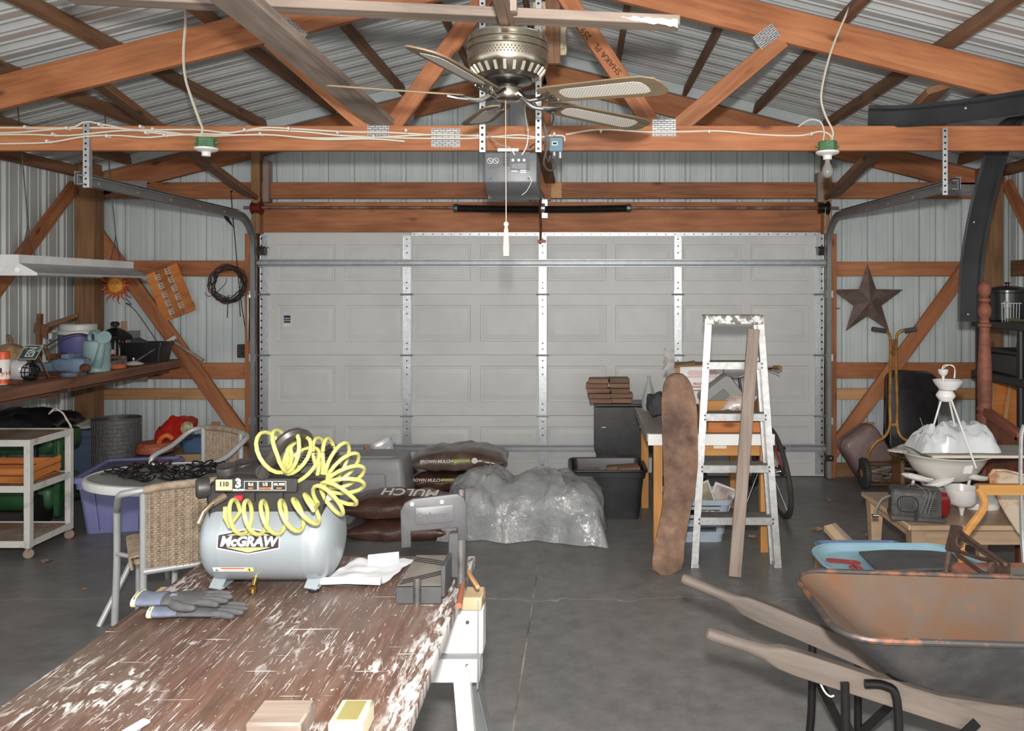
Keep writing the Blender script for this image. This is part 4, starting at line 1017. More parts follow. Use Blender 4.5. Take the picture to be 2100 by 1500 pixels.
# green machine with black bundle behind the cart
GRN = paint('machine_green', (46, 92, 54), .45, 0, (38, 76, 46), 5)
gm = thing('green_machine', 'green and black yard machine standing behind the white cart', 'machine', (-3.75, 5.75, 0))
part('deck', B().loft([[(x_-3.72, y_+5.74, z) for x_, y_ in rrect(.62*s1, .44*s1, .06)] for z, s1 in ((.12, .9), (.16, 1), (.26, 1), (.33, .8))]).bevel(.006), GRN, gm, world=True)
part('upright', B().box((-3.40, 5.58, .38), (.045, .05, .62)).bevel(.008), GRN, gm, world=True); part('upright', B().box((-3.52, 5.52, .30), (.035, .04, .56)).bevel(.006), BLACKP, gm, world=True)
part('engine', B().box((-3.62, 5.70, .42), (.26, .24, .18)).bevel(.02, 2), paint('engine_grey', (92, 92, 92), .5), gm, world=True)
part('hood', B().loft([[(x_-3.72, y_+5.74, z) for x_, y_ in rrect(.66*s1, .40*s1, .06)] for z, s1 in ((.50, .86), (.56, .92), (.64, .88))]).bevel(.01), GRN, gm, world=True)
part('neck', B().box((-3.75, 5.8, .52), (.2, .2, .12)), GRN, gm, world=True)
for X in (-3.98, -3.5): part('wheel', B().lathe([(.05, -.04), (.115, -.035), (.12, 0), (.115, .035), (.05, .04)], 24, TR((X, 5.53, .12), ry=math.pi/2)), BLACKP, gm, world=True)
part('warning_dot', B().lathe([(.018, 0), (.018, .004)], 12, TR((-3.58, 5.577, .40), rx=math.pi/2)), plain('signal_orange', (220, 90, 50), .4), gm, world=True)
gm.location.x -= .21
b = pillow(.62, .42, .17, 4, .03, 40, 26); b.warp(lambda p: Vector((p.x-3.93+.0, p.y+5.70, p.z+.642+.012*math.sin(p.y*60+p.x*14))))
single('black_bundle', b, paint('black_film', (34, 34, 36), .28), 'rolled bundle of shiny black plastic sheeting on the green machine', 'plastic bundle')
random.seed(5)
for k in range(2):
    pts = [P(100+k*4, 850-k*3, 5.45), P(112, 838+k*4, 5.45), P(126+k*2, 846, 5.44), P(136, 858+k*3, 5.44), P(143+k*2, 872, 5.44), P(146, 880-k*2, 5.44)]
    single('rope', B().tube(smoothpath(pts, 6), .0045, 6), CORDW, 'frayed white rope end, %s strand, hanging off the black bundle' % ('left' if k == 0 else 'right'), 'rope', 'rope strands on the bundle')
# purple tote
TOTEP = paint('periwinkle_plastic', (128, 130, 176), .42, 0, (120, 122, 168), 3)
M = TR((-3.17, 5.70, 0), rz=math.radians(12)); tt = thing('storage_tote', 'periwinkle blue lidded storage tote under the bistro table', 'storage tote', M=M)
part('body', tub(.50, .60, .36, .84, .05, open_=False), TOTEP, tt)
for k in (-.14, .0, .14): part('rib', B().beam((k*.86, -.258, .02), (k, -.287, .30), .012, .035), TOTEP, tt)
part('lid', lid(.56, .66, .035, .06, TR((0, 0, .355))), TOTEP, tt)
part('label_recess', B().loft([[(x_, y_, .380) for x_, y_ in rrect(.22, .30, .05)], [(x_*.96, y_*.96, .392) for x_, y_ in rrect(.22, .30, .05)]]), paint('tote_dust', (112, 108, 138), .6), tt)
# blue tote with cloth, mesh roll, bag etc. along the back
M = TR((-4.0, 6.55, 0), rz=.05); t2 = thing('storage_tote', 'dull blue tote with a white cloth on it in the back corner', 'storage tote', M=M)
BLUE2 = paint('dull_blue_plastic', (86, 104, 126), .5); part('body', tub(.36, .40, .50, .86, .04, open_=False), BLUE2, t2); part('lid', lid(.40, .44, .03, .05, TR((0, 0, .50))), BLUE2, t2)
b = pillow(.26, .30, .06, 8, .03); b.warp(lambda p: Vector((p.x-3.98, p.y+6.55, p.z+.532))); single('cloth', b, paint('off_white_cloth', (206, 202, 196), .9), 'crumpled off-white cloth on the dull blue tote', 'cloth')
MESHM = paint('galvanised_mesh', (112, 112, 112), .6, .3, (90, 90, 90), 40, bump=.4, bs=80)
c = PZ(240, 1013, 0); c = Vector(((239-VX)*6.42/f, 6.42, 0)); mr = thing('mesh_roll', 'upright roll of grey chicken wire against the end wall', 'wire mesh roll', c)
b = B(); R_ = []
for k in range(5):
    rr = .172-.022*k; b.lathe([(rr, .0), (rr+.003, .3), (rr, .62)], 36, caps=False)
part('roll', b, MESHM, mr, kind='stuff')
for k in range(20):
    z = .01+k*.032; part('wire_ring', B().tube(circ((0, 0, z), .1755+.002*(k % 2), 30), .0022, 4, True), MESHM, mr)
for k in range(36):
    a = 2*math.pi*k/36; b = B().tube([Vector((.177*math.cos(a+.06*(j % 2)), .177*math.sin(a+.06*(j % 2)), .01+j*.061)) for j in range(11)], .002, 4); part('wire', b, MESHM, mr)
M = TR((-3.10, 6.62, 0), rz=.1); t3 = thing('flat_box', 'long brown cardboard carton with a blue bin on top behind the chairs', 'carton', M=M)
part('carton', B().box((0, 0, .16), (.62, .32, .32)).bevel(.005), paint('cardboard', (176, 146, 112), .8), t3)
M2 = TR((-3.02, 6.62, .325), rz=.1); t4 = thing('blue_bin', 'low blue plastic bin on the long carton', 'bin', M=M2); part('body', tub(.42, .26, .10, .9, .03), plain('bin_blue', (74, 100, 134), .45), t4); part('rim', B().tube([Vector((x_, y_, .10)) for x_, y_ in rrect(.44, .275, .03)], .006, 6, True), plain('bin_blue', (74, 100, 134), .45), t4)
c = Vector(((318-VX)*6.30/f, 6.30, .33))
rl = thing('cord_reel', 'orange plastic cord reel beside the chicken wire', 'cord reel', Vector((c.x, c.y, 0)))
part('drum', B().lathe([(.13, .0), (.135, .30), (.14, .34), (.13, .36), (.06, .37)], 28), paint('reel_grey', (84, 80, 78), .6), rl)
ORP = plain('orange_plastic', (216, 100, 50), .45)
part('coil', B().lathe([(.12, .37), (.135, .376), (.138, .40), (.128, .42), (.13, .43), (.115, .45), (.05, .452)], 28), paint('coil_rust', (176, 92, 66), .6, 0, (150, 76, 56), 30), rl)
part('grip', B().tube(smoothpath([(.05, -.05, .44), (.08, -.06, .49), (.12, -.05, .51), (.15, -.03, .48)], 5), .02, 10), ORP, rl)
# red bag
b = pillow(.33, .18, .23, 12, .05, 30, 26); c = P(380, 905, 6.5)
RB = Matrix.Rotation(math.radians(-35), 3, 'Y')
b.warp(lambda p: RB @ p*1.0+Vector((c.x-.02, 6.48, .43)))
rb = thing('snack_bag', 'shiny red printed bag slumped on the blue bin', 'bag', (c.x, 6.48, .43)); part('bag', b, paint('red_foil', (186, 42, 34), .25, 0, (150, 30, 28), 6), rb, world=True)
part('print', B().lathe([(.001, 0), (.045, .003), (.05, .0)], 20, face(P(383, 878, 6.345), (1, 0, 0), (0, .3, 1))), paint('print_green', (120, 130, 90), .5, 0, (206, 180, 140), 40), rb, world=True)
board('scrap_block', P(427, 905, 6.75), P(443, 866, 6.9), .07, .02, PINE, label='small pale wood offcut leaning on the left brace', cat='wood offcut')
# ================================================================= bistro table and wicker chairs
ALU = paint('grey_tube', (176, 178, 178), .38, .2, (164, 166, 166), 6)
RAT = paint('rattan', (166, 148, 128), .75, 0, (140, 122, 104), 30)
tx, ty, tz = -2.16, 4.25, .665
bt = thing('bistro_table', 'oval grey bistro table with a white rim', 'table', (tx, ty, 0))
el = lambda a, b_, z, n=48: [(a*math.cos(2*math.pi*k/n), b_*math.sin(2*math.pi*k/n), z) for k in range(n)]
part('top', B().loft([el(.405, .28, tz-.012), el(.405, .28, tz)]), paint('table_glass_grey', (152, 154, 150), .3), bt)
part('rim', B().loft([el(.398, .272, tz-.045), el(.424, .298, tz-.04), el(.428, .302, tz-.02), el(.422, .296, tz+.001), el(.408, .282, tz+.004), el(.404, .278, tz-.010)], True), paint('table_rim', (206, 208, 204), .35), bt)
for sx_, sy_ in ((-1, -1), (1, -1), (-1, 1), (1, 1)):
    part('leg', B().tube(smoothpath([(sx_*.05, sy_*.05, tz-.05), (sx_*.09, sy_*.12, .35), (sx_*.18, sy_*.33, .0)], 5), .014, 10), ALU, bt)
part('leg_clamp', B().lathe([(.07, tz-.08), (.09, tz-.05)], 20), ALU, bt)
# black wrought flower ornament on the table
fo = thing('scroll_ornament', 'black wrought-iron flower wall ornament lying on the bistro table', 'metal ornament', (tx, ty, tz+.005))
for k, (u, v, r_) in enumerate(((-.24, -.02, .085), (-.13, .12, .085), (-.11, -.13, .085), (.04, .0, .085), (.09, -.16, .07), (.10, .14, .08), (.24, .02, .085), (-.05, .02, .07), (.18, -.09, .07), (.20, .12, .06), (-.22, .10, .055), (-.02, -.20, .05))):
    q = B()
    for p_ in range(5):
        a = 2*math.pi*p_/5+k; pc = Vector((u+r_*.55*math.cos(a), v+r_*.5*math.sin(a), .016))
        q.tube([pc+Vector((r_*.42*math.cos(t_)*math.cos(a)-r_*.25*math.sin(t_)*math.sin(a), r_*.42*math.cos(t_)*math.sin(a)+r_*.25*math.sin(t_)*math.cos(a), .010*math.cos(t_))) for t_ in [2*math.pi*j/14 for j in range(14)]], .0048, 6, True)
    q.ball((u, v, .022), .013, 10); part('flower', q, BLACKM, fo)
for a_, b_ in (((-.33, -.06), (-.20, .01)), ((-.34, .03), (-.2, .02)), ((.2, .0), (.36, .03)), ((.1, -.16), (.33, -.12)), ((-.1, .1), (-.25, .16)), ((.12, .12), (.27, .17)), ((-.22, -.02), (.25, .02))):
    part('stem', B().tube([Vector((*a_, .008)), Vector((*b_, .008))], .005, 6), BLACKM, fo)
def wicker_chair(label, M):
    ch = thing('wicker_chair', label, 'chair', M=M, group='wicker chairs at the bistro table')
    b = B(); rows = 32
    for j in range(rows):
        z = .345+j*.0112; q = []
        for i in range(45):
            u = i/44; q.append(Vector(((u-.5)*.40, -.215-.02*math.cos((u-.5)*2.6)*1.0+.0055*math.cos(math.pi*i/1.375*.5*2+math.pi*j), z)))
        b.tube(q, .0062, 4, flat=(1.0, .6))
    part('woven_back', b, RAT, ch, kind='stuff')
    b = B()
    for i in range(17):
        u = i/16; b.tube([((u-.5)*.40, -.215-.02*math.cos((u-.5)*2.6), .34), ((u-.5)*.40, -.215-.02*math.cos((u-.5)*2.6), .71)], .004, 5)
    part('stakes', b, RAT, ch, kind='stuff')
    b = B(); rl_ = smoothpath([(-.2, -.226, .712), (-.1, -.236, .722), (.1, -.236, .722), (.2, -.226, .712)], 14)
    part('wrapped_rail', B().tube(rl_, [.0185 if i % 2 else .0205 for i in range(len(rl_))], 12), RAT, ch)
    for s_ in (-1, 1):
        part('arm_tube', B().tube(smoothpath([(s_*.20, -.226, .712), (s_*.26, -.215, .705), (s_*.295, -.17, .685), (s_*.30, -.05, .61), (s_*.30, .06, .57), (s_*.30, .085, .52), (s_*.30, .09, .30), (s_*.31, .10, .0)], 5), .0165, 10), ALU, ch)
        part('leg', B().tube([(s_*.20, -.215, .715), (s_*.20, -.215, .33), (s_*.205, -.24, 0)], .016, 10), ALU, ch)
        part('leg', B().tube([(s_*.20, .15, .40), (s_*.205, .17, 0)], .016, 10), ALU, ch)
        part('side_rail', B().tube([(s_*.205, -.215, .335), (s_*.205, .15, .36)], .012, 8).tube([(s_*.205, -.05, .35), (s_*.30, .08, .35)], .011, 8), ALU, ch)
    part('back_rail', B().tube([(-.2, -.225, .335), (.2, -.225, .335)], [.0155]*2, 10), ALU, ch)
    part('stretcher', B().tube([(-.2, -.225, .20), (.2, -.225, .20)], .011, 8), ALU, ch)
    b = B(); n = 30
    for i in range(n):
        y = -.20+i*.37/(n-1); q = smoothpath([(-.245, y, .345), (-.252, y, .385), (-.23, y, .405), (0, y, .400), (.23, y, .405), (.252, y, .385), (.245, y, .345)], 3)
        b.tube(q, .0068, 5)
    part('woven_seat', b, RAT, ch, kind='stuff')
    part('seat_base', B().box((0, -.015, .372), (.48, .36, .03)).bevel(.01), RAT, ch)
    return ch
c1 = wicker_chair('wicker bistro chair with its back to the camera behind the compressor', TR((-1.96, 4.02, 0), rz=math.radians(31)))
c2 = copy_tree(c1, TR((-2.46, 5.10, 0), rz=math.radians(148)), 'wicker bistro chair on the far side of the oval table')
# ================================================================= work table on sawhorses
ZT = .775
t = NT('paint_scarred_wood'); co = t.coord((1, 1, 1), False)
g = t.noise(t.coord((14, 1.1, 1), False), 2.6, 6, .65, .4)
c = t.ramp(g, [(.3, (74, 53, 46)), (.48, (102, 75, 64)), (.62, (120, 93, 81)), (.75, (134, 114, 102))])
c = t.mix(t.ramp(t.noise(co, 2.2, 4), [(.42, (0, 0, 0, 1)), (.70, (1, 1, 1, 1))]), c, (118, 104, 94))
c = t.mix(t.math('MULTIPLY', t.ramp(t.noise(t.coord((9, .9, 1), False), 3.6, 3, .6), [(.56, (0, 0, 0, 1)), (.62, (1, 1, 1, 1))]), .35), c, (104, 56, 44))
def streaks(scale, rot, lo, hi, dist=.3, det=3):
    return t.ramp(t.noise(t.coord(scale, False, rot), 1.0, det, .62, dist), [(lo, (0, 0, 0, 1)), (hi, (1, 1, 1, 1))])
clus = t.ramp(t.noise(co, 3.0, 3, .6), [(.34, (0, 0, 0, 1)), (.52, (1, 1, 1, 1))])
s1 = t.math('MULTIPLY', streaks((190, 6.5, 1), (0, 0, .03), .635, .67), clus)
s2 = t.math('MULTIPLY', streaks((160, 9, 1), (0, 0, -.10), .64, .675), clus)
s3 = streaks((3.0, 70, 1), (0, 0, .03), .67, .70, .1)
s4 = t.math('MULTIPLY', streaks((40, 13, 1), (0, 0, .12), .53, .60, 1.2, 7), t.ramp(t.noise(t.coord((1.5, 1.5, 1), False), 2.2, 2), [(.5, (0, 0, 0, 1)), (.62, (1, 1, 1, 1))]))
sp = streaks((70, 45, 1), (0, 0, 0), .66, .70, 0)
wm = t.math('MAXIMUM', t.math('MAXIMUM', s1, s2), t.math('MAXIMUM', t.math('MAXIMUM', s3, s4), t.math('MULTIPLY', sp, .8)))
sxyz = t.add('ShaderNodeSeparateXYZ'); t.link(co, sxyz.inputs[0])
ed = t.ramp(t.math('ADD', sxyz.outputs[0], t.math('MULTIPLY', t.noise(t.coord((6, 2.5, 1), False), 3, 5, .7), .22)), [(.46, (0, 0, 0, 1)), (.52, (1, 1, 1, 1))])
edm = t.math('MULTIPLY', ed, t.ramp(t.noise(t.coord((40, 7, 1), False), 1.5, 4, .7), [(.46, (0, 0, 0, 1)), (.55, (1, 1, 1, 1))]))
wm = t.math('MAXIMUM', wm, edm)
c = t.mix(wm, c, (226, 222, 218))
redm = streaks((7, 9, 1), (0, 0, .3), .74, .78, .6)
c = t.mix(t.math('MULTIPLY', redm, .8), c, (176, 70, 58))
t.bump(g, .15, .003)
WT = t.fin(c, t.ramp(g, [(.3, (.35, .35, .35, 1)), (.7, (.55, .55, .55, 1))]))
wt = thing('work_table', 'paint-splattered brown door panel used as a work table top', 'table', (-.77, 1.6, ZT))
part('top', B().box((0, .0, -.0175), (.86, 2.03, .035)).bevel(.004, 2), WT, wt)
# sawhorses
SHW = paint('sawhorse_white', (222, 222, 218), .35, .1); SHG = paint('sawhorse_zinc', (168, 172, 172), .35, .6)
def sawhorse(Y, label):
    xr, xl = -.30, -1.27; zt_ = ZT-.036
    sh = thing('sawhorse', label, 'sawhorse', (-.77, Y, 0), group='sawhorses under the work table')
    board('top_rail', (xl, Y, zt_-.02), (xr+.012, Y, zt_-.02), .09, .038, wood('sawhorse_pine', (214, 190, 156), (196, 170, 134), (170, 142, 106)), sh)
    part('beam', B().box((-.77, Y, zt_-.105), (xr-xl, .075, .13)).bevel(.004), SHW, sh, world=True)
    part('lower_beam', B().box((-.77, Y, zt_-.215), (xr-xl-.02, .085, .075)).bevel(.004), SHW, sh, world=True)
    part('seam', B().box((-.77, Y, zt_-.174), (xr-xl-.01, .089, .012)), SHG, sh, world=True)
    for X, s_ in ((xr-.03, 1), (xl+.03, -1)):
        part('end_plate', B().prism([(-.045, 0), (.045, 0), (.06, -.25), (-.06, -.25)], .004, face((X+s_*.03, Y, zt_-.01), (0, s_, 0), (0, 0, 1))), SHG, sh, world=True)
        for sy_ in (-1, 1):
            a = Vector((X-.02, Y+sy_*.035, zt_-.20)); b_ = Vector((X+s_*.06, Y+sy_*.22, 0.0))
            part('leg', B().beam(a, b_, .05, .006, up=Vector((0, sy_, .4))).beam(a+Vector((.022*s_, 0, 0)), b_+Vector((.022*s_, 0, 0)), .006, .05, up=Vector((0, sy_, .4))), SHW if sy_ < 0 else SHG, sh, world=True)
    for z in (-.075, -.20):
        part('bolt', B().lathe([(.006, 0), (.005, .004)], 8, TR((xr-.03, Y-.0385-(.005 if z < -.1 else 0), zt_+z), rx=math.pi/2)), DKSTEEL, sh, world=True)
    return sh
sawhorse(2.40, 'white metal sawhorse under the far end of the work table')
# ================================================================= air compressor
TANK = paint('tank_grey', (146, 153, 157), .34, .2, (140, 147, 151), 3)
cx, cy, r_ = -.896, 2.37, .120; cz = ZT+.018+r_; HL = .198
ac = thing('air_compressor', 'grey portable air compressor with coiled yellow hose on the work table', 'air compressor', (cx, cy, ZT))
prof = []
for k in range(9):
    a = math.pi/2*k/8; prof.append((max(.001, r_*math.sin(a)**.75), -HL+.062*(1-math.cos(a))))
prof += [(r_, -HL+.075), (r_*1.004, -HL+.078), (r_*1.004, -HL+.084), (r_, -HL+.087)]
full = prof+[(a, -b_) for a, b_ in prof[::-1]]
tank = part('tank', B().lathe(full, 48, TR((cx, cy, cz), ry=math.pi/2)), TANK, ac, world=True)
for px in (-.135, .135):
    X = cx+px
    part('foot', B().beam((X, cy-.045, cz-.095), (X-.006, cy-.078, ZT+.012), .036, .006, up=Vector((0, -1, .2))).beam((X, cy+.045, cz-.095), (X, cy+.078, ZT+.012), .036, .006, up=Vector((0, 1, .2))).box((X, cy, ZT+.014), (.036, .15, .005)), TANK, ac, world=True)
    for s_ in (-1, 1): part('rubber_foot', B().lathe([(.016, 0), (.019, .006), (.012, .012)], 12, TR((X, cy+s_*.06, ZT))), BLACKP, ac, world=True)
BRASS = plain('brass', (180, 150, 90), .3, 1.0)
part('drain_valve', B().tube([(cx-.03, cy-.06, cz-.09), (cx-.03, cy-.085, cz-.115)], .008, 10).lathe([(.014, -.008), (.014, .004), (.008, .008)], 10, TR((cx-.03, cy-.09, cz-.122))), BRASS, ac, world=True)
def wrap(u, v, h=.0008):
    """point on the tank front: u along X, v height along the surface"""
    a = v/r_; return Vector((cx+u, cy-(r_+h)*math.cos(a), cz+(r_+h)*math.sin(a)))
def decal(name, poly, h, m, nm=12):
    b = B(); us = [p[0] for p in poly]; vs_ = [p[1] for p in poly]
    # strips between lower and upper boundary so that it follows the curve
    x0_, x1_ = min(us), max(us); n = len(poly)
    def span(x):
        ys = []
        for i in range(n):
            (xa, ya), (xb, yb) = poly[i], poly[(i+1) % n]
            if min(xa, xb)-1e-9 <= x <= max(xa, xb)+1e-9 and abs(xb-xa) > 1e-9: ys.append(ya+(yb-ya)*(x-xa)/(xb-xa))
        return (min(ys), max(ys)) if ys else (0, 0)
    xs = sorted(set([x0_+1e-6, x1_-1e-6]+[x0_+(x1_-x0_)*i/24 for i in range(1, 24)]+[u for u in us if x0_ < u < x1_]))
    b.loft([[wrap(x, lo+(hi-lo)*j/nm, h) for j in range(nm+1)] for x in xs for lo, hi in [span(x)]], False, False, False)
    return part(name, b, m, ac, world=True)
WH, BK, YL = plain('decal_white', (236, 236, 234), .4), plain('decal_black', (40, 38, 36), .4), plain('decal_yellow', (200, 196, 120), .4)
lc = -.03; lv = .022
hexp = lambda w_, hp, hs: [(lc-w_, lv-hs), (lc, lv-hp), (lc+w_, lv-hs), (lc+w_, lv+hs), (lc, lv+hp), (lc-w_, lv+hs)]
decal('logo_outline', hexp(.088, .036, .020), .0006, WH); decal('logo_black', hexp(.085, .033, .017), .0010, BK)
decal('logo_yellow', [(lc-.062, lv-.016), (lc, lv-.030), (lc+.062, lv-.016)], .0014, YL); decal('logo_yellow', [(lc-.062, lv+.016), (lc+.062, lv+.016), (lc, lv+.030)], .0014, YL)
cu = bpy.data.curves.new('t', 'FONT'); cu.body = 'McGRAW'; cu.size = .036; cu.offset = .0016; cu.shear = .18; cu.align_x = 'CENTER'; cu.align_y = 'CENTER'; cu.extrude = .0003; cu.resolution_u = 3
to = bpy.data.objects.new('t', cu); me = bpy.data.meshes.new_from_object(to); bpy.data.objects.remove(to)
for v in me.vertices: v.co = wrap(lc+v.co.x*1.02, lv-.001+v.co.y, .0018+v.co.z)
me.materials.clear(); me.materials.append(WH); me.transform(WM[ac.name].inverted()); part('logo_lettering', me, WH, ac)
decal('warning_label', [(-.135, -.072), (-.022, -.072), (-.022, -.056), (-.135, -.056)], .0008, WH, 3)
decal('warning_bar', [(-.112, -.062), (-.046, -.062), (-.046, -.057), (-.112, -.057)], .0012, plain('warning_orange', (196, 92, 50), .5), 2)
decal('warning_text', [(-.110, -.069), (-.050, -.069), (-.050, -.065), (-.110, -.065)], .0012, plain('warning_pink', (220, 170, 160), .5), 2)
decal('arrow_patch', [(-.044, -.072), (-.022, -.072), (-.022, -.056), (-.044, -.056)], .0012, YL, 2)
decal('arrow', [(-.036, -.066), (-.033, -.070), (-.030, -.066), (-.0315, -.066), (-.0315, -.059), (-.0345, -.059), (-.0345, -.066)], .0016, BK, 2)
decal('warning_triangle', [(-.131, -.070), (-.119, -.070), (-.125, -.060)], .0014, plain('triangle_olive', (120, 116, 70), .5), 2)
# shroud
HOOD = paint('hood_black', (48, 46, 45), .45)
hz = cz+r_+.004
b = B()
def hring(y, s1):
    q = [(-.155, 0), (-.165, .03), (-.15, .055), (-.12, .062), (-.08, .085), (-.02, .082), (.10, .075), (.17, .070), (.175, .02), (.16, 0), (.12, -.02), (.10, -.02), (.06, 0), (.02, -.02), (-.01, -.02), (-.04, 0)]
    return [(cx+u, cy+y, hz+(v*s1 if v > .01 else v-.045)) for u, v in q]
b.loft([hring(-.075, .8), hring(-.085, .95), hring(-.08, 1), hring(.07, 1.05), hring(.08, .8)]); part('shroud', b, HOOD, ac, world=True)
fy_ = cy-.086
pan = part('control_panel', B().box((cx-.02, fy_-.003, hz+.048), (.235, .012, .04)).bevel(.003), HOOD, ac, world=True)
def lab(u, v, w_, h_, m, o=.0): return part('panel_print', B().box((cx+u, fy_-.0095-o, hz+v), (w_, .001, h_)), m, pan, world=True)
GOLD = plain('decal_gold', (196, 180, 130), .4)
lab(-.108, .050, .046, .030, GOLD); text('panel_print', '110', .018, BK, pan, face((cx-.108, fy_-.0105, hz+.052), (1, 0, 0), (0, 0, 1)), .0008)
text('panel_print', '3', .034, WH, pan, face((cx-.068, fy_-.0098, hz+.054), (1, 0, 0), (0, 0, 1)), .0016); text('panel_print', 'GALLONS', .007, WH, pan, face((cx-.068, fy_-.0098, hz+.036), (1, 0, 0), (0, 0, 1)), .0003)
for k, (u, s1, s2) in enumerate(((-.032, '0.6', 'SCFM'), (.008, '1/3', 'HORSEPOWER'), (.048, 'OIL FREE', 'PUMP'))):
    lab(u, .048, .038, .026, WH); lab(u, .048, .036, .024, BK, .0004)
    text('panel_print', s1, .012 if k < 2 else .008, plain('decal_cream', (226, 214, 180), .4), pan, face((cx+u, fy_-.0112, hz+.052), (1, 0, 0), (0, 0, 1)), .0004); text('panel_print', s2, .0055, plain('decal_amber', (214, 130, 70), .4), pan, face((cx+u, fy_-.0112, hz+.041), (1, 0, 0), (0, 0, 1)), .0002)
part('power_switch', B().box((cx-.07, fy_-.002, hz+.012), (.022, .014, .015)).bevel(.002), plain('red_switch', (200, 40, 56), .3), ac, world=True)
for u in (-.115, -.03, .05): part('rib', B().box((cx+u, fy_+.004, hz+.015), (.007, .012, .03)), HOOD, ac, world=True)
for u, y in ((-.12, -.045), (-.095, .01)):
    g_ = part('gauge', B().lathe([(.027, 0), (.028, .03), (.026, .036), (.023, .034)], 24, TR((cx+u, cy+y, hz+.06), rx=.25)), HOOD, ac, world=True)
    part('dial', B().lathe([(.0225, .0335), (.001, .034)], 24, TR((cx+u, cy+y, hz+.06), rx=.25)), WHITEP, g_, world=True)
part('regulator_knob', B().lathe([(.028, 0), (.030, .01), (.030, .03), (.022, .036)], 16, TR((cx-.165, cy-.06, hz+.035), ry=-math.pi/2, rz=.5)), HOOD, ac, world=True)
part('pump_head', B().box((cx+.13, cy, hz+.07), (.09, .11, .06)).bevel(.008), paint('pump_grey', (76, 74, 72), .5, .4), ac, world=True)
for k in range(5): part('cooling_fin', B().box((cx+.13, cy, hz+.102+k*.008), (.095-.008*k, .11, .003)), paint('pump_grey', (76, 74, 72), .5, .4), ac, world=True)
part('barcode_tag', B().box((cx+.165, cy-.07, hz+.015), (.03, .002, .045), R=Matrix.Rotation(-.5, 3, 'Y')), WHITEP, ac, world=True)
hd = smoothpath([(cx-.002, cy-.088, hz+.075), (cx+.03, cy-.105, hz+.125), (cx+.065, cy-.11, hz+.178), (cx+.092, cy-.09, hz+.192), (cx+.10, cy-.03, hz+.17), (cx+.09, cy+.04, hz+.11), (cx+.08, cy+.06, hz+.06)], 6)
part('handle', B().tube(hd, .020, 8, flat=(.8, 1.0)), paint('handle_black', (62, 58, 56), .4), ac, world=True)
part('handle_pivot', B().lathe([(.022, 0), (.022, .02), (.018, .024)], 18, TR((cx+.0, cy-.075, hz+.085), rx=math.pi/2)), HOOD, ac, world=True)
part('hose_fitting', B().tube([(cx-.105, cy-.095, hz+.018), (cx-.128, cy-.125, hz+.006)], .010, 12).tube([(cx-.128, cy-.125, hz+.006), (cx-.142, cy-.15, hz-.012), (cx-.15, cy-.16, hz-.04)], .0065, 10), plain('fitting_nickel', (170, 150, 130), .3, .9), ac, world=True)
# coiled hose
HOSE = plain('hose_yellow', (184, 180, 106), .35)
hp = []
def coil(spine, radii, turns, n=18, ph=0.0, lean=None, e=1.0):
    sp = smoothpath(spine, 24); N = int(turns*n); out = []
    for i in range(N+1):
        u = i/N; j = u*(len(sp)-1); k = min(int(j), len(sp)-2); p = sp[k].lerp(sp[k+1], j-k)
        tn = (sp[min(k+2, len(sp)-1)]-sp[max(k-1, 0)]).normalized()
        a = Vector((0, -1, 0)); a = (a-tn*a.dot(tn)).normalized(); b_ = tn.cross(a)
        r1 = radii[0]+(radii[1]-radii[0])*u; th_ = ph+2*math.pi*turns*u
        o = a*math.cos(th_)*r1*e+b_*math.sin(th_)*r1
        if lean: o += tn*(math.sin(th_)*r1*lean)
        out.append(p+o)
    return out
d1 = cy-r_-.052
first = [P(462, 1040, d1-.0), P(461, 1060, d1), P(470, 1080, d1)]
hp += first
hp += coil([P(478, 1060, d1+.012), P(530, 1062, d1+.01), P(600, 1058, d1+.01), P(648, 1040, d1+.02)], (.045, .044), 5.5, 20, math.pi, .22, .95)
hp += coil([P(668, 1030, d1+.05), P(700, 1010, d1+.09), P(708, 975, d1+.13), P(690, 945, d1+.16), P(655, 940, d1+.17)], (.052, .058), 8, 18, math.pi, .25, .9)
hp += coil([P(648, 965, d1+.15), P(630, 960, d1+.13), P(610, 935, d1+.10), P(585, 925, d1+.08), P(552, 930, d1+.09)], (.048, .062), 6.5, 18, 0.0, .2, .95)
part('coiled_hose', B().tube(hp, .0058, 8), HOSE, ac, world=True)
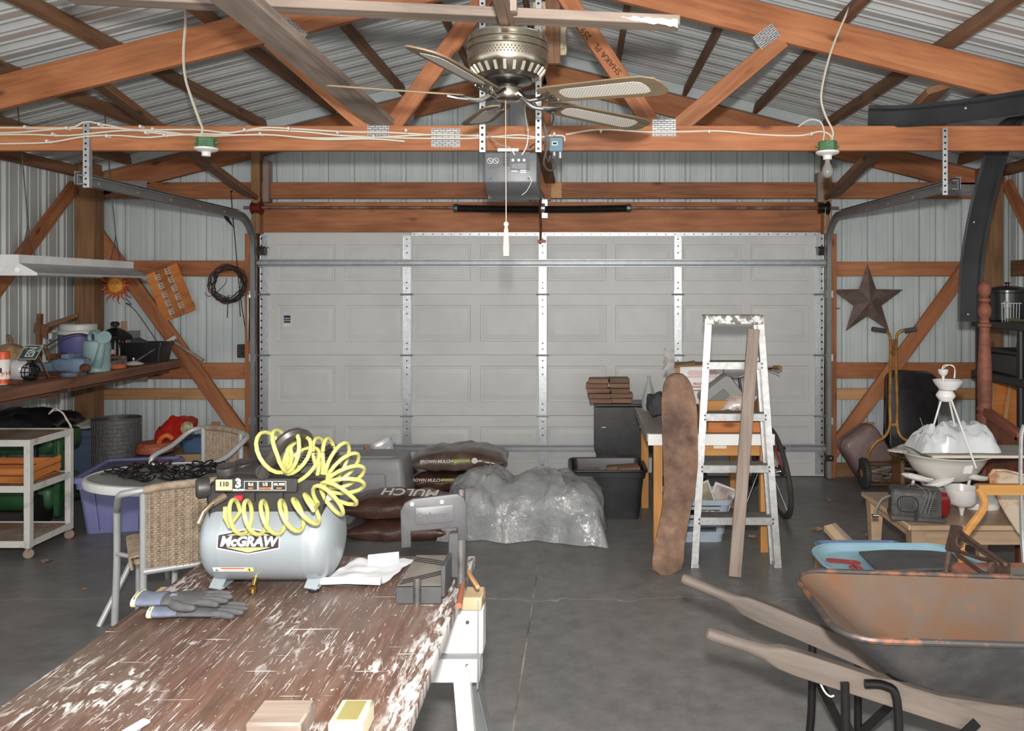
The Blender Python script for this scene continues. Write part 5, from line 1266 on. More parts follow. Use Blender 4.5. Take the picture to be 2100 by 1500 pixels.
# ---- gloves
GLB, GLK, GLY = paint('glove_blue_grey', (104, 110, 126), .85, 0, (92, 98, 112), 20), paint('glove_grey', (82, 82, 83), .8, 0, (70, 70, 71), 20), plain('glove_hem', (214, 208, 160), .8)
def glove(label, O, rz, zoff, mir=1):
    gv = thing('work_glove', label, 'glove', M=TR(O, rz=rz, s=(.8, .8, .8)), group='work gloves on the table')
    st = [(-.135, .05, .019), (-.10, .047, .015), (-.05, .045, .015), (0, .052, .016), (.05, .055, .014), (.075, .05, .011)]
    def el2(x_, w_, h_): return [(x_, w_*math.cos(2*math.pi*k/20), zoff+.002+h_+h_*math.sin(2*math.pi*k/20)+.003*nz((x_*30, k, 0), 1)) for k in range(20)]
    part('palm', B().loft([el2(*s_) for s_ in st]), GLK, gv); part('cuff', B().loft([el2(x_, w_*1.04, h_*1.15) for x_, w_, h_ in st[:3]], True), GLB, gv)
    part('hem', B().loft([el2(-.140, .053, .021), el2(-.126, .053, .0215)]), GLY, gv)
    for k, (y, L_) in enumerate(((.036, .07), (.012, .085), (-.013, .08), (-.037, .06))):
        part('finger', B().tube(smoothpath([(.06, y*.95, zoff+.013), (.09+.2*L_*.5, y*1.08, zoff+.013), (.075+L_, y*1.2-.004*k, zoff+.010)], 5), [.0125]*7+[.0115, .0105, .009, .005], 10), GLK, gv)
    part('thumb', B().tube(smoothpath([(-.02, -mir*.03, zoff+.013), (.02, -mir*.065, zoff+.013), (.07, -mir*.078, zoff+.011)], 5), [.016]*5+[.014]*3+[.012, .01, .006], 10), GLK, gv)
    return gv
zz = ZT+.0005
c = PZ(404, 1262, ZT); glove('blue-grey work glove lying underneath at the left table edge', (c.x+.0, c.y-.0, zz), .10, 0.0, -1)
c = PZ(388, 1256, ZT); g2 = glove('blue-grey work glove on top with a yellow hem past the table edge', (c.x-.015, c.y-.012, zz), .12, .034, 1)
part('badge', B().box((-.02, -.005, .067), (.022, .02, .001)), plain('badge_grey', (150, 158, 166), .5), g2)
# ---- crumpled white sheet
c = PZ(752, 1178, ZT)
def sh_(u, v):
    x_ = (u-.5)*.19-(v-.5)*.05*-1; y_ = (v-.5)*.235; z_ = .004+.008*abs(nz((u*4, v*4, 1), 1.0))+.004*math.sin(9*u+4*v)**2+(.012*max(0, .12-v)/.12)
    return Vector((c.x+x_+.01*nz((u*3, v*5, 7)), c.y+y_, ZT+z_))
ws = thing('plastic_sheet', 'crumpled white plastic sheet with rolled edge on the work table', 'sheet', Vector((c.x, c.y, ZT)))
b = B().grid(sh_, 22, 22); b.solid(.002); part('sheet', b, paint('white_sheet', (232, 234, 236), .45), ws, world=True)
part('rolled_edge', B().tube([sh_(0, .0)+Vector((0, 0, .004)), sh_(.5, .0)+Vector((0, 0, .004)), sh_(1, .02)+Vector((0, 0, .004))], .011, 12), paint('white_sheet', (232, 234, 236), .45), ws, world=True)
part('roll', B().tube([sh_(.30, .86)+Vector((0, 0, .012)), sh_(.78, .93)+Vector((0, 0, .013))], .014, 14), paint('white_sheet', (232, 234, 236), .45), ws, world=True)
# ---- hand mitre saw
MG = paint('mitre_aluminium', (70, 70, 72), .5, .0, (60, 60, 62), 10); MB_ = paint('mitre_bed', (134, 128, 120), .6, .05, (118, 112, 106), 12)
a0 = PZ(820, 1240, ZT); a1 = PZ(910, 1228, ZT); wN = (a1-a0).length
b0 = PZ(842, 1145, ZT+.04); dep = .30
mx, my = (a0.x+a1.x)/2, a0.y
ms = thing('mitre_saw', 'grey hand mitre saw frame at the far right of the work table', 'mitre saw', (mx, my+.12, ZT))
part('bed', B().box((mx-.005, my+.135, ZT+.038), (.125, .27, .018)).bevel(.003), MB_, ms, world=True)
part('front_skirt', B().box((mx-.005, my+.004, ZT+.024), (.125, .010, .046)).bevel(.002), MG, ms, world=True)
for u in (-.055, .045): part('foot', B().box((mx+u, my+.13, ZT+.015), (.02, .22, .03)), MG, ms, world=True)
for k, (ya, yb) in enumerate(((.02, .11), (.035, .125), (.05, .14), (.215, .165), (.230, .18), (.245, .195))):
    part('kerf_groove', B().beam((mx-.062, my+ya, ZT+.0475), (mx+.055, my+yb, ZT+.0475), .004, .002), BLACKP, ms, world=True)
part('fence', B().box((mx+.062, my+.13, ZT+.062), (.012, .26, .085)).bevel(.002), MG, ms, world=True)
for k in range(4): part('fence_notch', B().box((mx+.055, my+.215+k*.012, ZT+.1055), (.016, .006, .003)), BLACKP, ms, world=True)
part('slide_post', B().tube([(mx-.008, my-.006, ZT), (mx-.008, my-.006, ZT+.075)], .011, 14), DKSTEEL, ms, world=True)
part('main_post', B().tube([(mx+.092, my+.13, ZT), (mx+.092, my+.13, ZT+.15)], .017, 18).tube([(mx+.092, my+.13, ZT+.14), (mx+.092, my+.13, ZT+.285)], .0125, 16), DKSTEEL, ms, world=True)
part('post_clamp', B().box((mx+.082, my+.13, ZT+.095), (.05, .03, .13)).bevel(.004), MG, ms, world=True)
# blade guard frame
gm_ = face((mx+.018, my+.115, ZT+.205), (1, .18, .03), (-.02, 0, 1))
sil = [(-.095, -.075), (-.068, -.075), (-.068, -.03), (.064, -.03), (.064, -.068), (.092, -.068), (.092, .035), (.085, .055), (.066, .068), (-.06, .062), (-.083, .052), (-.095, .03)]
part('saw_frame', B().prism(sil, .016, gm_).bevel(.003, 2), MG, ms, world=True)
part('maker_panel', B().loft([[(u, v+.012, .0162) for u, v in rrect(.112, .05, .006)], [(u, v+.012, .0175) for u, v in rrect(.108, .046, .006)]], True, False, True, gm_), paint('mitre_panel', (80, 80, 82), .45, .0), ms, world=True)
for u in (-.062, .022): part('rivet', B().lathe([(.006, .016), (.005, .019), (.001, .020)], 12, gm_ @ TR((u, .048, 0))), WHITEP, ms, world=True)
text('maker_lettering', 'Craftsman', .022, MG, ms, gm_ @ TR((-.005, .012, .0178)), .0004)
# ---- sticks, blocks on the table
a, b_ = PZ(934, 1142, ZT), PZ(972, 1213, ZT)
board('carpenter_pencil', a+Vector((0, 0, .01)), b_+Vector((.012, -.005, .012)), .012, .012, PINE, label='thin wooden stick lying across the far right table corner', cat='stick')
a, b_ = PZ(948, 1208, ZT), PZ(941, 1250, ZT)
single('dowel', B().tube([a+Vector((0, 0, .009)), b_+Vector((0, 0, .009))], .008, 10), paint('red_brown_dowel', (160, 96, 70), .6), 'short reddish dowel on the right table edge', 'dowel')
a = PZ(585, 1492, ZT); single('grey_block', B().box((a.x, a.y-.02, ZT+.022), (.105, .09, .04)).bevel(.004), WEATH, 'weathered grey wood block at the near edge of the table', 'wood block')
a = PZ(727, 1492, ZT); bl_ = thing('spirit_level', 'pale boxed tool at the near edge of the table', 'level', (a.x, a.y-.02, ZT)); part('frame', B().box((0, 0, .022), (.066, .09, .042)).bevel(.004), paint('level_cream', (206, 200, 168), .4), bl_); part('recess', B().box((.0, 0, .0435), (.04, .07, .002)), paint('level_olive', (150, 140, 90), .5), bl_)
a = PZ(270, 1488, ZT); single('paint_stirrer', B().box((0, 0, .006), (.022, .10, .008), T=TR((a.x+.01, a.y-.04, ZT), rz=-.35)).bevel(.003), WHITEP, 'white paint stirrer at the near left of the table', 'stirrer')
# ================================================================= middle of the floor, in front of the door
M = TR((-1.475, 5.86, 0), rz=.03)
gt = thing('storage_tote', 'grey plastic tote turned upside down behind the compressor', 'storage tote', M=M)
GREYT = paint('tote_grey', (136, 137, 138), .45, 0, (124, 125, 126), 4)
part('body', B().loft([[(x_*s1, y_*s1, z) for x_, y_ in rrect(.52, .44, .05)] for z, s1 in ((0, 1.05), (.03, 1.05), (.035, 1.0), (.36, .87), (.42, .83), (.445, .78))]).bevel(.006, 2, 40), GREYT, gt)
part('base_panel', B().loft([[(x_, y_, .445) for x_, y_ in rrect(.34, .28, .05)], [(x_*.95, y_*.95, .455) for x_, y_ in rrect(.34, .28, .05)]]), GREYT, gt)
part('end_panel', B().loft([[(x_*(.9+.2*(-z_)), -.232+.05*(z_+.2)-.0-.0, .20+z_) for x_, z_ in rrect(.24, .30, .03)], [(x_*(.88+.2*(-z_)), -.240+.05*(z_+.2), .20+z_*.96) for x_, z_ in rrect(.24, .30, .03)]]), GREYT, gt)
BUK = paint('bucket_white', (218, 218, 214), .45)
for k, (px, d, h_) in enumerate(((728, 6.42, .315), (812, 6.42, .30))):
    c = Vector(((px-VX)*d/f, d, 0)); bk = thing('bucket', ('white plastic bucket with lid behind the grey tote', 'white plastic bucket beneath the clear pail')[k], 'bucket', c, group='white buckets')
    part('pail', B().lathe([(.125, 0), (.13, .01), (.145, h_*.8), (.152, h_*.82), (.15, h_*.9), (.155, h_)], 32), BUK, bk); part('lid', B().lathe([(.16, h_-.02), (.162, h_+.008), (.15, h_+.012), (.14, h_+.004), (.001, h_+.004)], 32), BUK, bk)
c = Vector(((794-VX)*6.35/f, 6.36, .316)); pc = thing('clear_pail', 'clear plastic pail lying tilted on the white bucket', 'pail', M=TR(c, ry=math.radians(-22), rz=.3))
CLR = glass('clear_tub', (214, 218, 220), .15, .62)
part('tub', tub(.17, .16, .13, .8, .03, .004, TR((.0, 0, .0))), CLR, pc); part('label', B().box((.01, -.076, .06), (.08, .003, .06), R=Matrix.Rotation(.12, 3, 'X')), paint('pail_label', (140, 160, 196), .5, 0, (226, 228, 230), 30), pc)
part('label', B().box((.09, -.01, .06), (.003, .09, .06), R=Matrix.Rotation(.15, 3, 'Y')), paint('pail_label_dark', (74, 74, 112), .5, 0, (220, 220, 228), 40), pc)
pb = thing('paint_brush', 'paint brush with orange handle leaning on the clear pail', 'paint brush', P(755, 928, 6.3))
part('handle', B().tube([P(747, 913, 6.22), P(757, 925, 6.26), P(764, 934, 6.28)], [.011, .014, .012], 10), paint('brush_handle', (196, 140, 96), .5), pb, world=True); part('bristles', B().beam(P(762, 933, 6.28), P(780, 943, 6.34), .05, .014), BLACKP, pb, world=True)
# mulch bags
MUL = paint('mulch_film', (82, 55, 45), .2, 0, (62, 42, 36), 8, bump=.5, bs=26); MULG = paint('mulch_film_grey', (98, 84, 76), .22, 0, (78, 62, 54), 6, bump=.5, bs=26)
MTX = plain('mulch_text', (206, 198, 190), .5); MGR = plain('mulch_green', (150, 160, 60), .5)
def sack(label, O, L_, W_, H_, rz, seed, m):
    s_ = thing('mulch_bag', label, 'mulch bag', M=TR(O, rz=rz), group='mulch bags piled by the door')
    part('bag', pillow(L_, W_, H_, seed, .022, 34, 34), m, s_)
    return s_
yb = 6.28
sack('brown mulch bag at the very bottom of the back pile', (-.93, yb+.03, 0), .74, .48, .15, .04, 31, MUL)
m2 = sack('brown mulch bag second from the top of the back pile', (-.985, yb-.03, .135), .72, .50, .16, -.02, 33, MUL)
m1 = sack('grey-topped brown mulch bag on top of the back pile', (-.935, yb, .27), .74, .50, .19, .06, 37, MULG)
for mm, O in ((m2, (-.985, yb-.03, .135)), (m1, (-.935, yb, .27))):
    MM = WM[mm.name]
    front = MM @ face((-.03, -.235, .075), (1, 0, 0), (0, .42, 1))
    text('lettering', 'BROWN MULCH', .032, MTX, mm, MM @ face((-.155, -.262, .088), (1, .0, .0), (0, .45, 1)), .0008, shear=.12, sx=1.0)
    part('green_flash', B().box((.03, -.258, .090), (.13, .004, .020), R=Matrix.Rotation(-.42, 3, 'X')), MGR, mm)
    part('size_dot', B().lathe([(.022, 0), (.022, .002)], 18, face((.13, -.258, .09), (1, 0, 0), (0, .45, 1))), MTX, mm)
sack('brown mulch bag lying flat on the floor in the front pile', (-1.20, 5.42, 0), .72, .40, .15, .03, 41, MUL)
m3 = sack('brown mulch bag with MULCH printed upside down facing the camera', (-1.21, 5.43, .14), .74, .41, .17, -.03, 43, MUL)
text('lettering', 'MULCH', .10, MTX, m3, WM[m3.name] @ face((.10, -.12, .168), (-1, 0, .03), (0, -.85, -.36)), .002, shear=.12, sx=1.1)
# clear plastic heap
t = NT('cloudy_film'); co = t.coord((1, 1, 1)); t.fin(t.ramp(t.noise(co, 5, 5), [(.3, (150, 152, 152)), (.7, (182, 184, 184))]), .1); t.b.inputs['Alpha'].default_value = .6; t.b.inputs['Specular IOR Level'].default_value = .9
t.bump(t.noise(t.coord((1, 1.6, 1)), 16, 5, .6, 1.0), .5, .02); FILM = t.m
O = Vector((-.37, 5.56, 0))
def heap(u, v):
    x_ = (u-.5)*1.12-.02; y_ = (v-.5)*.66-.10*max(0, u-.6)/.4
    e = max(0, 1-abs(2*u-1)**5.5)*max(0, 1-abs(2*v-1)**3.6)
    h_ = (.36+.04*math.sin(5*u)+.07*max(0, u-.55)*2-.06*math.exp(-((u-.42)/.1)**2))*e**.55
    p = Vector((x_, y_, h_)); k = nz(p, 6, 2)*.05+abs(nz(p, 13, 9))*.045+abs(nz(p, 28, 4))*.03
    z = max(.004, h_+k*min(1, e*3+.15))
    return O+Vector((x_+.06*nz(p, 5, 21)+(.03*nz((u*9, v*9, 3))), y_+.06*nz(p, 5, 31), z))
ps = thing('plastic_sheeting', 'heap of crumpled clear plastic sheeting in front of the door', 'plastic sheeting', O)
b = B().grid(heap, 60, 46); part('heap', b, FILM, ps, world=True, ang=60)
def inner(u, v):
    p = heap(.08+.84*u, .08+.84*v); return Vector((p.x, p.y, max(.002, p.z*.82+.02*nz(p, 9, 6))))
part('inner_fold', B().grid(inner, 40, 30), FILM, ps, world=True, ang=60)
# black tote with wood
M = TR((.195, 5.93, 0), rz=.02); bt_ = thing('storage_tote', 'open black tote holding split wood under the black drop-leaf table', 'storage tote', M=M)
part('body', tub(.52, .42, .355, .86, .05), paint('tote_black', (40, 41, 42), .4, 0, (52, 52, 54), 8), bt_)
part('rim', B().tube([Vector((x_, y_, .352)) for x_, y_ in rrect(.55, .445, .055)], .010, 8, True), BLACKP, bt_)
SPLIT = wood('split_shake', (156, 122, 96), (126, 94, 72), (90, 66, 50), bump=.5)
for k, (u, v, L_, rz, z, lb) in enumerate(((-.16, -.03, .22, .2, .30, 'left'), (.12, .06, .24, -.1, .315, 'longest'), (.16, -.04, .16, .1, .325, 'right'))):
    q = M @ TR((u, v, z), rz=rz, ry=-.08); b = B().box((0, 0, 0), (L_, .08, .045)).bevel(.006)
    single('firewood_stick', b, SPLIT, '%s split wood piece lying in the open black tote' % lb, 'firewood', 'split wood in the black tote', M=q)
for k in range(3):
    q = M @ TR((-.12+.12*k, .0, .03+.0), rz=.1*k); single('firewood_stick', B().box((0, 0, .12), (.1, .3, .23)).bevel(.006), SPLIT, ('left', 'middle', 'right')[k]+' block of split wood deep inside the black tote', 'firewood', 'split wood in the black tote', M=q)
# black drop-leaf table
BTM = paint('black_laminate', (44, 44, 46), .35, 0, (56, 56, 58), 14)
dt = thing('drop_leaf_table', 'black drop-leaf table with its leaf hanging down beside the desk', 'table', (.38, 6.62, 0))
part('top', B().box((.385, 6.65, .705), (.55, .26, .022)).bevel(.004), BTM, dt, world=True)
lf = [(-.275, 0), (.275, 0), (.275, -.385), (-.20, -.385)]
lf = [(-.275, 0), (.275, 0), (.275, -.39)]+[(-.275+.075-.075*math.sin(math.pi/2*k/6), -.39+.075-.075*math.cos(math.pi/2*k/6)) for k in range(7)]
part('hanging_leaf', B().prism(lf, .02, face((.385, 6.52, .693), (1, 0, 0), (0, 0, 1))).bevel(.003), BTM, dt, world=True)
for X in (.15, .62):
    for Y in (6.57, 6.74): part('leg', B().box((X, Y, .347), (.04, .04, .694)), BTM, dt, world=True)
part('stretcher', B().box((.385, 6.57, .12), (.46, .03, .05)), BTM, dt, world=True); part('apron', B().box((.385, 6.74, .64), (.46, .02, .10)), BTM, dt, world=True)
part('scuff', B().box((.19, 6.4985, .53), (.034, .001, .006)), WHITEP, dt, world=True)
# split shakes on it
random.seed(21)
rows = [(-.0, [(.165, .18), (.335, .17)]), (1, [(.155, .18), (.335, .18)]), (2, [(.15, .18), (.325, .15)]), (3, [(.135, .17), (.32, .16)]), (4, [(.15, .165), (.315, .165)])]
n_ = 0
ordn = ('lowest', 'second lowest', 'middle', 'second highest', 'topmost')
for k, (lv_, row) in enumerate(rows):
    for j, (X, w_) in enumerate(row):
        h_ = .038; b = B().box((0, 0, 0), (w_, .16, h_)); b.bevel(.004); b.warp(lambda p: Vector((p.x+.006*nz(p, 20, k), p.y, p.z*(1+.25*nz(p, 14, k+j)))))
        single('roof_shake', b, SPLIT, '%s split shake of the %s stack on the black table' % (ordn[k], 'left' if j == 0 else 'right'), 'wood shake', 'split shakes on the black table', M=TR((X, 6.60+random.uniform(-.02, .02), .7385+k*.0405), rz=random.uniform(-.08, .08)))
# ================================================================= wooden desk
DESKW = wood('honey_birch', (210, 156, 92), (190, 132, 70), (156, 102, 52), knots=False)
xa, xb, ya, yb2, zt = .425, 1.20, 5.01, 6.12, .742
dk = thing('desk', 'honey-coloured wooden desk with a white front edge behind the ladder', 'desk', ((xa+xb)/2, (ya+yb2)/2, 0))
part('top', B().box(((xa+xb)/2, (ya+yb2)/2+.005, zt-.012), (xb-xa, yb2-ya-.01, .024)), paint('desk_grey_top', (142, 140, 136), .5, 0, (156, 144, 130), 6), dk, world=True)
part('front_edge', B().box(((xa+xb)/2, ya-.004, zt-.034), (xb-xa+.01, .018, .07)).bevel(.002), plain('desk_white', (236, 236, 234), .4), dk, world=True)
part('side_edge', B().box((xa-.004, (ya+yb2)/2, zt-.02), (.016, yb2-ya, .05)), paint('desk_grey_edge', (138, 138, 138), .4, .3), dk, world=True)
for X in (xa+.06, xb-.05):
    for Y in (ya+.04, yb2-.05): board('leg', (X, Y, 0), (X, Y, zt-.07), .055, .055, DESKW, dk, up=Vector((0, 1, 0)))
board('apron', (xa+.02, yb2-.03, zt-.10), (xb-.02, yb2-.03, zt-.10), .02, .1, DESKW, dk)
dr = board('drawer', (xa+.09, ya+.025, zt-.105), (xb-.08, ya+.025, zt-.105), .02, .068, DESKW, dk)
part('paper_label', B().box((.87, ya+.013, zt-.082), (.08, .002, .02)), plain('label_cream', (220, 212, 190), .7), dr, world=True)
# shallow wooden case on the desk
cs = thing('wooden_case', 'shallow orange wooden tray on the desk behind the ladder', 'tray', (.98, 5.25, zt+.001))
board('side', (.80, 5.06, zt+.036), (1.16, 5.06, zt+.036), .018, .07, ORW, cs); board('side', (.80, 5.44, zt+.075), (1.175, 5.44, zt+.075), .018, .148, DESKW, cs)
board('side', (1.172, 5.05, zt+.075), (1.172, 5.44, zt+.075), .018, .148, DESKW, cs); board('side', (.79, 5.07, zt+.036), (.79, 5.43, zt+.036), .018, .07, DESKW, cs)
part('bottom', B().box((.98, 5.25, zt+.008), (.37, .36, .012)), DESKW, cs, world=True)
b = pillow(.33, .24, .09, 51, .03); b.warp(lambda p: Vector((p.x+.975, p.y+5.22, p.z+zt+.016))); single('seed_bag', b, paint('pale_green_bag', (176, 180, 152), .4, 0, (150, 156, 130), 14, col3=(110, 106, 90)), 'pale green printed bag lying in the wooden tray', 'bag')
b = B().ball((1.09, 5.16, zt+.075), (.045, .03, .028), 12); single('black_mask', b, BLACKP, 'small black rubber lump on the green bag', 'rubber lump')
# carton, appliance etc. on the desk
CARD = paint('carton_brown', (176, 142, 104), .8)
bx = thing('cardboard_box', 'tall cardboard box with white printed label on the desk', 'box', (.83, 5.80, zt))
part('box', B().box((.83, 5.80, zt+.185), (.36, .28, .365)).bevel(.003), CARD, bx, world=True)
part('flap', B().beam((.66, 5.66, zt+.366), (.80, 5.64, zt+.39), .26, .004), CARD, bx, world=True); part('flap', B().beam((1.0, 5.66, zt+.366), (.90, 5.66, zt+.38), .26, .004), CARD, bx, world=True)
lbx = part('label', B().box((.85, 5.6585, zt+.19), (.30, .002, .33)), plain('carton_white', (226, 224, 222), .5), bx, world=True)
for k, (z_, w_, m_) in enumerate(((.325, .2, 'pink'), (.312, .22, 'pink'), (.299, .2, 'pink'), (.285, .22, 'pink'), (.215, .28, 'red'), (.19, .16, 'grey'), (.075, .07, 'blue'), (.05, .1, 'grey'), (.04, .25, 'red'))):
    cm = {'pink': (206, 160, 160), 'red': (178, 74, 78), 'grey': (110, 110, 112), 'blue': (74, 90, 140)}[m_]
    part('print', B().box((.86 if k < 6 else .90, 5.657, zt+z_), (w_, .001, .007 if m_ != 'blue' else .03)), plain('carton_print_'+m_, cm, .6), lbx, world=True)
text('print', 'PRIORITY MAIL', .024, plain('carton_print_red', (178, 74, 78), .6), lbx, face((.87, 5.6565, zt+.235), (1, 0, 0), (0, 0, 1)), .0006)
sw_ = [(-.03, -.10), (.02, -.10), (.03, .10), (-.035, .12), (-.05, .10), (-.03, .085), (-.055, .06), (-.03, .05), (-.06, .02), (-.03, .0), (-.065, -.04), (-.03, -.04)]
single('saw_blade', B().prism(sw_, .003, face((.632, 5.62, zt+.375), (1, 0, .05), (-.05, .05, 1))), DKSTEEL, 'notched grey saw blade standing beside the cardboard box', 'saw blade')
board('blade_stick', (.642, 5.63, zt), (.642, 5.63, zt+.30), .012, .03, WEATH, label='grey stick holding up the saw blade beside the box', cat='stick')
ap = thing('grey_appliance', 'grey plastic appliance cover tipped on its corner on the desk', 'appliance', M=TR((1.035, 5.52, zt+.075), ry=math.radians(-38), s=(1.3, 1.0, 1.3)))
part('shell', B().loft([[(x_*s1, y_, z_*s1+.09) for x_, z_ in rrect(.20, .17, .03)] for y_, s1 in ((-.07, .94), (-.055, 1), (.06, 1), (.07, .9))]), paint('appliance_grey', (152, 152, 150), .4), ap)
part('recess', B().loft([[(x_-.02, -.0705, z_+.10) for x_, z_ in rrect(.11, .05, .01)], [(x_-.02, -.074, z_+.10) for x_, z_ in rrect(.105, .045, .01)]]), paint('appliance_dark', (120, 120, 118), .4), ap)
part('foot_plate', B().box((.0, 0, -.012), (.21, .15, .02)).bevel(.004), paint('appliance_dark', (120, 120, 118), .4), ap)
b = pillow(.30, .20, .12, 57, .03); b.warp(lambda p: Matrix.Rotation(-.5, 3, 'Y') @ p+Vector((1.075, 5.50, zt+.075))); single('plastic_bag', b, paint('clear_printed_bag', (206, 198, 192), .25, 0, (190, 150, 140), 24), 'pale printed plastic bag under the grey appliance', 'bag')
b = B().ball((0, 0, 0), (.085, .10, .085), 22); b.warp(lambda p: p+Vector((nz(p, 22, 5), nz(p, 22, 8), nz(p, 22, 2)))*.03+Vector((.545, 5.62, zt+.10))); single('cloth_heap', b, paint('charcoal_cloth', (66, 66, 70), .8), 'charcoal cloth heaped on the left side of the desk', 'cloth')
b = B().ball((0, 0, 0), (.075, .08, .055), 18); b.warp(lambda p: p+Vector((nz(p, 22, 15), nz(p, 22, 18), nz(p, 22, 12)))*.025+Vector((.76, 5.52, zt+.062))); single('navy_bag', b, paint('navy_cloth', (62, 66, 92), .7), 'crumpled navy bag in front of the cardboard box', 'bag')
c = Vector((.51, 6.0, zt)); bo = thing('glass_bottle', 'tall clear tapering glass bottle at the back corner of the desk', 'bottle', c)
part('body', B().lathe([(.05, 0), (.054, .006), (.054, .05), (.05, .09), (.034, .16), (.022, .20), (.015, .215), (.013, .24), (.016, .243), (.016, .252), (.013, .255), (.010, .25), (.010, .22), (.03, .16), (.046, .09), (.048, .01), (.001, .008)], 24), glass('bottle_glass', (190, 196, 194), .05, .5), bo)
rd = thing('bicycle_lamp', 'red bicycle tail lamp beside the desk end', 'lamp', (1.245, 5.60, zt)); 
# ================================================================= slab, ladder, board
prof_ = [(767, 1380, 1400), (775, 1368, 1410), (790, 1361, 1419), (820, 1357, 1427), (850, 1357, 1430), (890, 1358, 1431), (950, 1361, 1432), (1000, 1362, 1427), (1050, 1357, 1416), (1090, 1349, 1409), (1120, 1342, 1404), (1150, 1338, 1402), (1168, 1338, 1398), (1180, 1350, 1382)]
b = B(); rings = []
for y_, xl, xr in prof_:
    u = (y_-767)/(1180-767); Yd = 4.86-(4.86-4.645)*u; dv = .055
    L_, R_ = P(xl, y_, Yd), P(xr, y_, Yd); n = 7
    frontp = [L_.lerp(R_, k/(n-1))+Vector((0, -.022*math.sin(math.pi*k/(n-1))+.012*nz((k*.5, u*9, 2)), 0)) for k in range(n)]
    back = [L_.lerp(R_, k/(n-1))+Vector((0, .045*math.sin(math.pi*(.15+.7*k/(n-1))), 0)) for k in range(n-1, -1, -1)]
    rings.append(frontp+back)
b.loft(rings); b.sub(1); mn = min(v.co.z for v in b.bm.verts); b.warp(lambda p: Vector((p.x, p.y, max(p.z, .001))))
single('live_edge_slab', b, paint('slab_wood', (84, 64, 54), .8, 0, (136, 106, 86), 5.0, .34, .56, .7, 24, (166, 140, 118)), 'long live-edge log slab leaning against the desk', 'wood slab')
ALM = paint('ladder_aluminium', (206, 206, 204), .38, .55, (184, 184, 182), 30); TREAD = paint('ladder_tread', (104, 102, 99), .6, .1, (124, 120, 116), 22)
ld = thing('step_ladder', 'folded aluminium step ladder with paint-splashed top leaning on the desk', 'step ladder', (.92, 4.8, 0))
def rail(s_, z, back=0.0):
    X = (.679+(.786-.679)*z/1.48) if s_ < 0 else (1.158+(1.086-1.158)*z/1.48)
    return Vector((X, 4.775+.15*z/1.48*1.0+back, z))
for s_ in (-1, 1):
    part('front_rail', B().beam(rail(s_, 0), rail(s_, 1.46), .024, .055, up=Vector((0, 1, 0))).beam(rail(s_, 0)+Vector((s_*.012, -.026, 0)), rail(s_, 1.46)+Vector((s_*.012, -.026, 0)), .03, .004, up=Vector((0, 1, 0))), ALM, ld, world=True)
    part('rear_rail', B().beam(rail(s_, 0, .05)+Vector((-s_*.015, 0, 0)), rail(s_, 1.44, .045)+Vector((-s_*.015, 0, 0)), .02, .028, up=Vector((0, 1, 0))), ALM, ld, world=True)
    part('foot', B().box(rail(s_, .012), (.035, .065, .022)), paint('ladder_foot', (176, 174, 170), .7), ld, world=True)
for k, z in enumerate((.268, .57, .873, 1.18)):
    a, b_ = rail(-1, z), rail(1, z)
    st = part('step', B().box(((a.x+b_.x)/2, a.y-.03, z-.0), (b_.x-a.x-.01, .004, .042)).box(((a.x+b_.x)/2, a.y+.030, z+.018), (b_.x-a.x-.01, .12, .005)), ALM, ld, world=True)
    part('tread', B().box(((a.x+b_.x)/2, a.y+.033, z+.022), (b_.x-a.x-.02, .114, .003)), TREAD, st, world=True)
    for X in (a.x+.005, b_.x-.005):
        for dz in (-.012, .012): part('rivet', B().lathe([(.006, 0), (.004, .004)], 8, TR((X, a.y-.034, z+dz), rx=math.pi/2)), DKSTEEL, st, world=True)
a, b_ = rail(-1, 1.47), rail(1, 1.47)
part('top_cap', B().box(((a.x+b_.x)/2, a.y+.035, 1.478), (b_.x-a.x+.05, .16, .012)).box(((a.x+b_.x)/2, a.y-.043, 1.455), (b_.x-a.x+.045, .006, .05)).bevel(.003), paint('splashed_cap', (206, 206, 202), .5, .3, (112, 108, 102), 26, .46, .54), ld, world=True)
for s_ in (-1, 1): part('cap_ear', B().box(((a.x+b_.x)/2+s_*((b_.x-a.x)/2+.02), a.y+.03, 1.455), (.006, .15, .045)), ALM, ld, world=True)
board('lath', (.879, 4.59, .004), (1.045, 4.865, 1.40), .072, .02, WEATH, up=Vector((0, -1, .2)), label='weathered grey board leaning on the front of the step ladder', cat='board')
# laundry basket
M = TR((.745, 5.38, 0), rz=.0); lb = thing('laundry_basket', 'grey-blue laundry basket with square holes under the desk', 'laundry basket', M=M)
LBM = paint('basket_grey_blue', (178, 190, 204), .45)
def bring(s1, z, ins=0): return [(x_*s1, y_*s1, z) for x_, y_ in rrect(.46-ins, .36-ins, .06, 4)]
part('rim', B().loft([bring(1.0, .245), bring(1.06, .25), bring(1.08, .275), bring(1.04, .283), bring(1.0, .275), bring(.98, .245)]), LBM, lb)
part('floor_pan', B().loft([bring(.80, 0), bring(.82, .05), bring(.81, .05, .01), bring(.79, .006, .01)]), LBM, lb)
for row in range(4): part('wall_band', B().loft([bring(.82+.17*(z_)/.25, z_) for z_ in (.05+row*.056, .05+row*.056+.020)]+[bring(.81+.17*(z_)/.25, z_, .008) for z_ in (.05+row*.056+.020, .05+row*.056)], False, True), LBM, lb)
q0 = [Vector((*p[:2], 0)) for p in rrect(.46, .36, .06, 4)]
for k in range(44):
    u = k/44*len(q0); i = int(u); p = q0[i].lerp(q0[(i+1) % len(q0)], u-i)
    part('wall_bar', B().beam(p*.818+Vector((0, 0, .05)), p*.985+Vector((0, 0, .25)), .016, .006, up=Vector((p.x, p.y, 0))), LBM, lb)
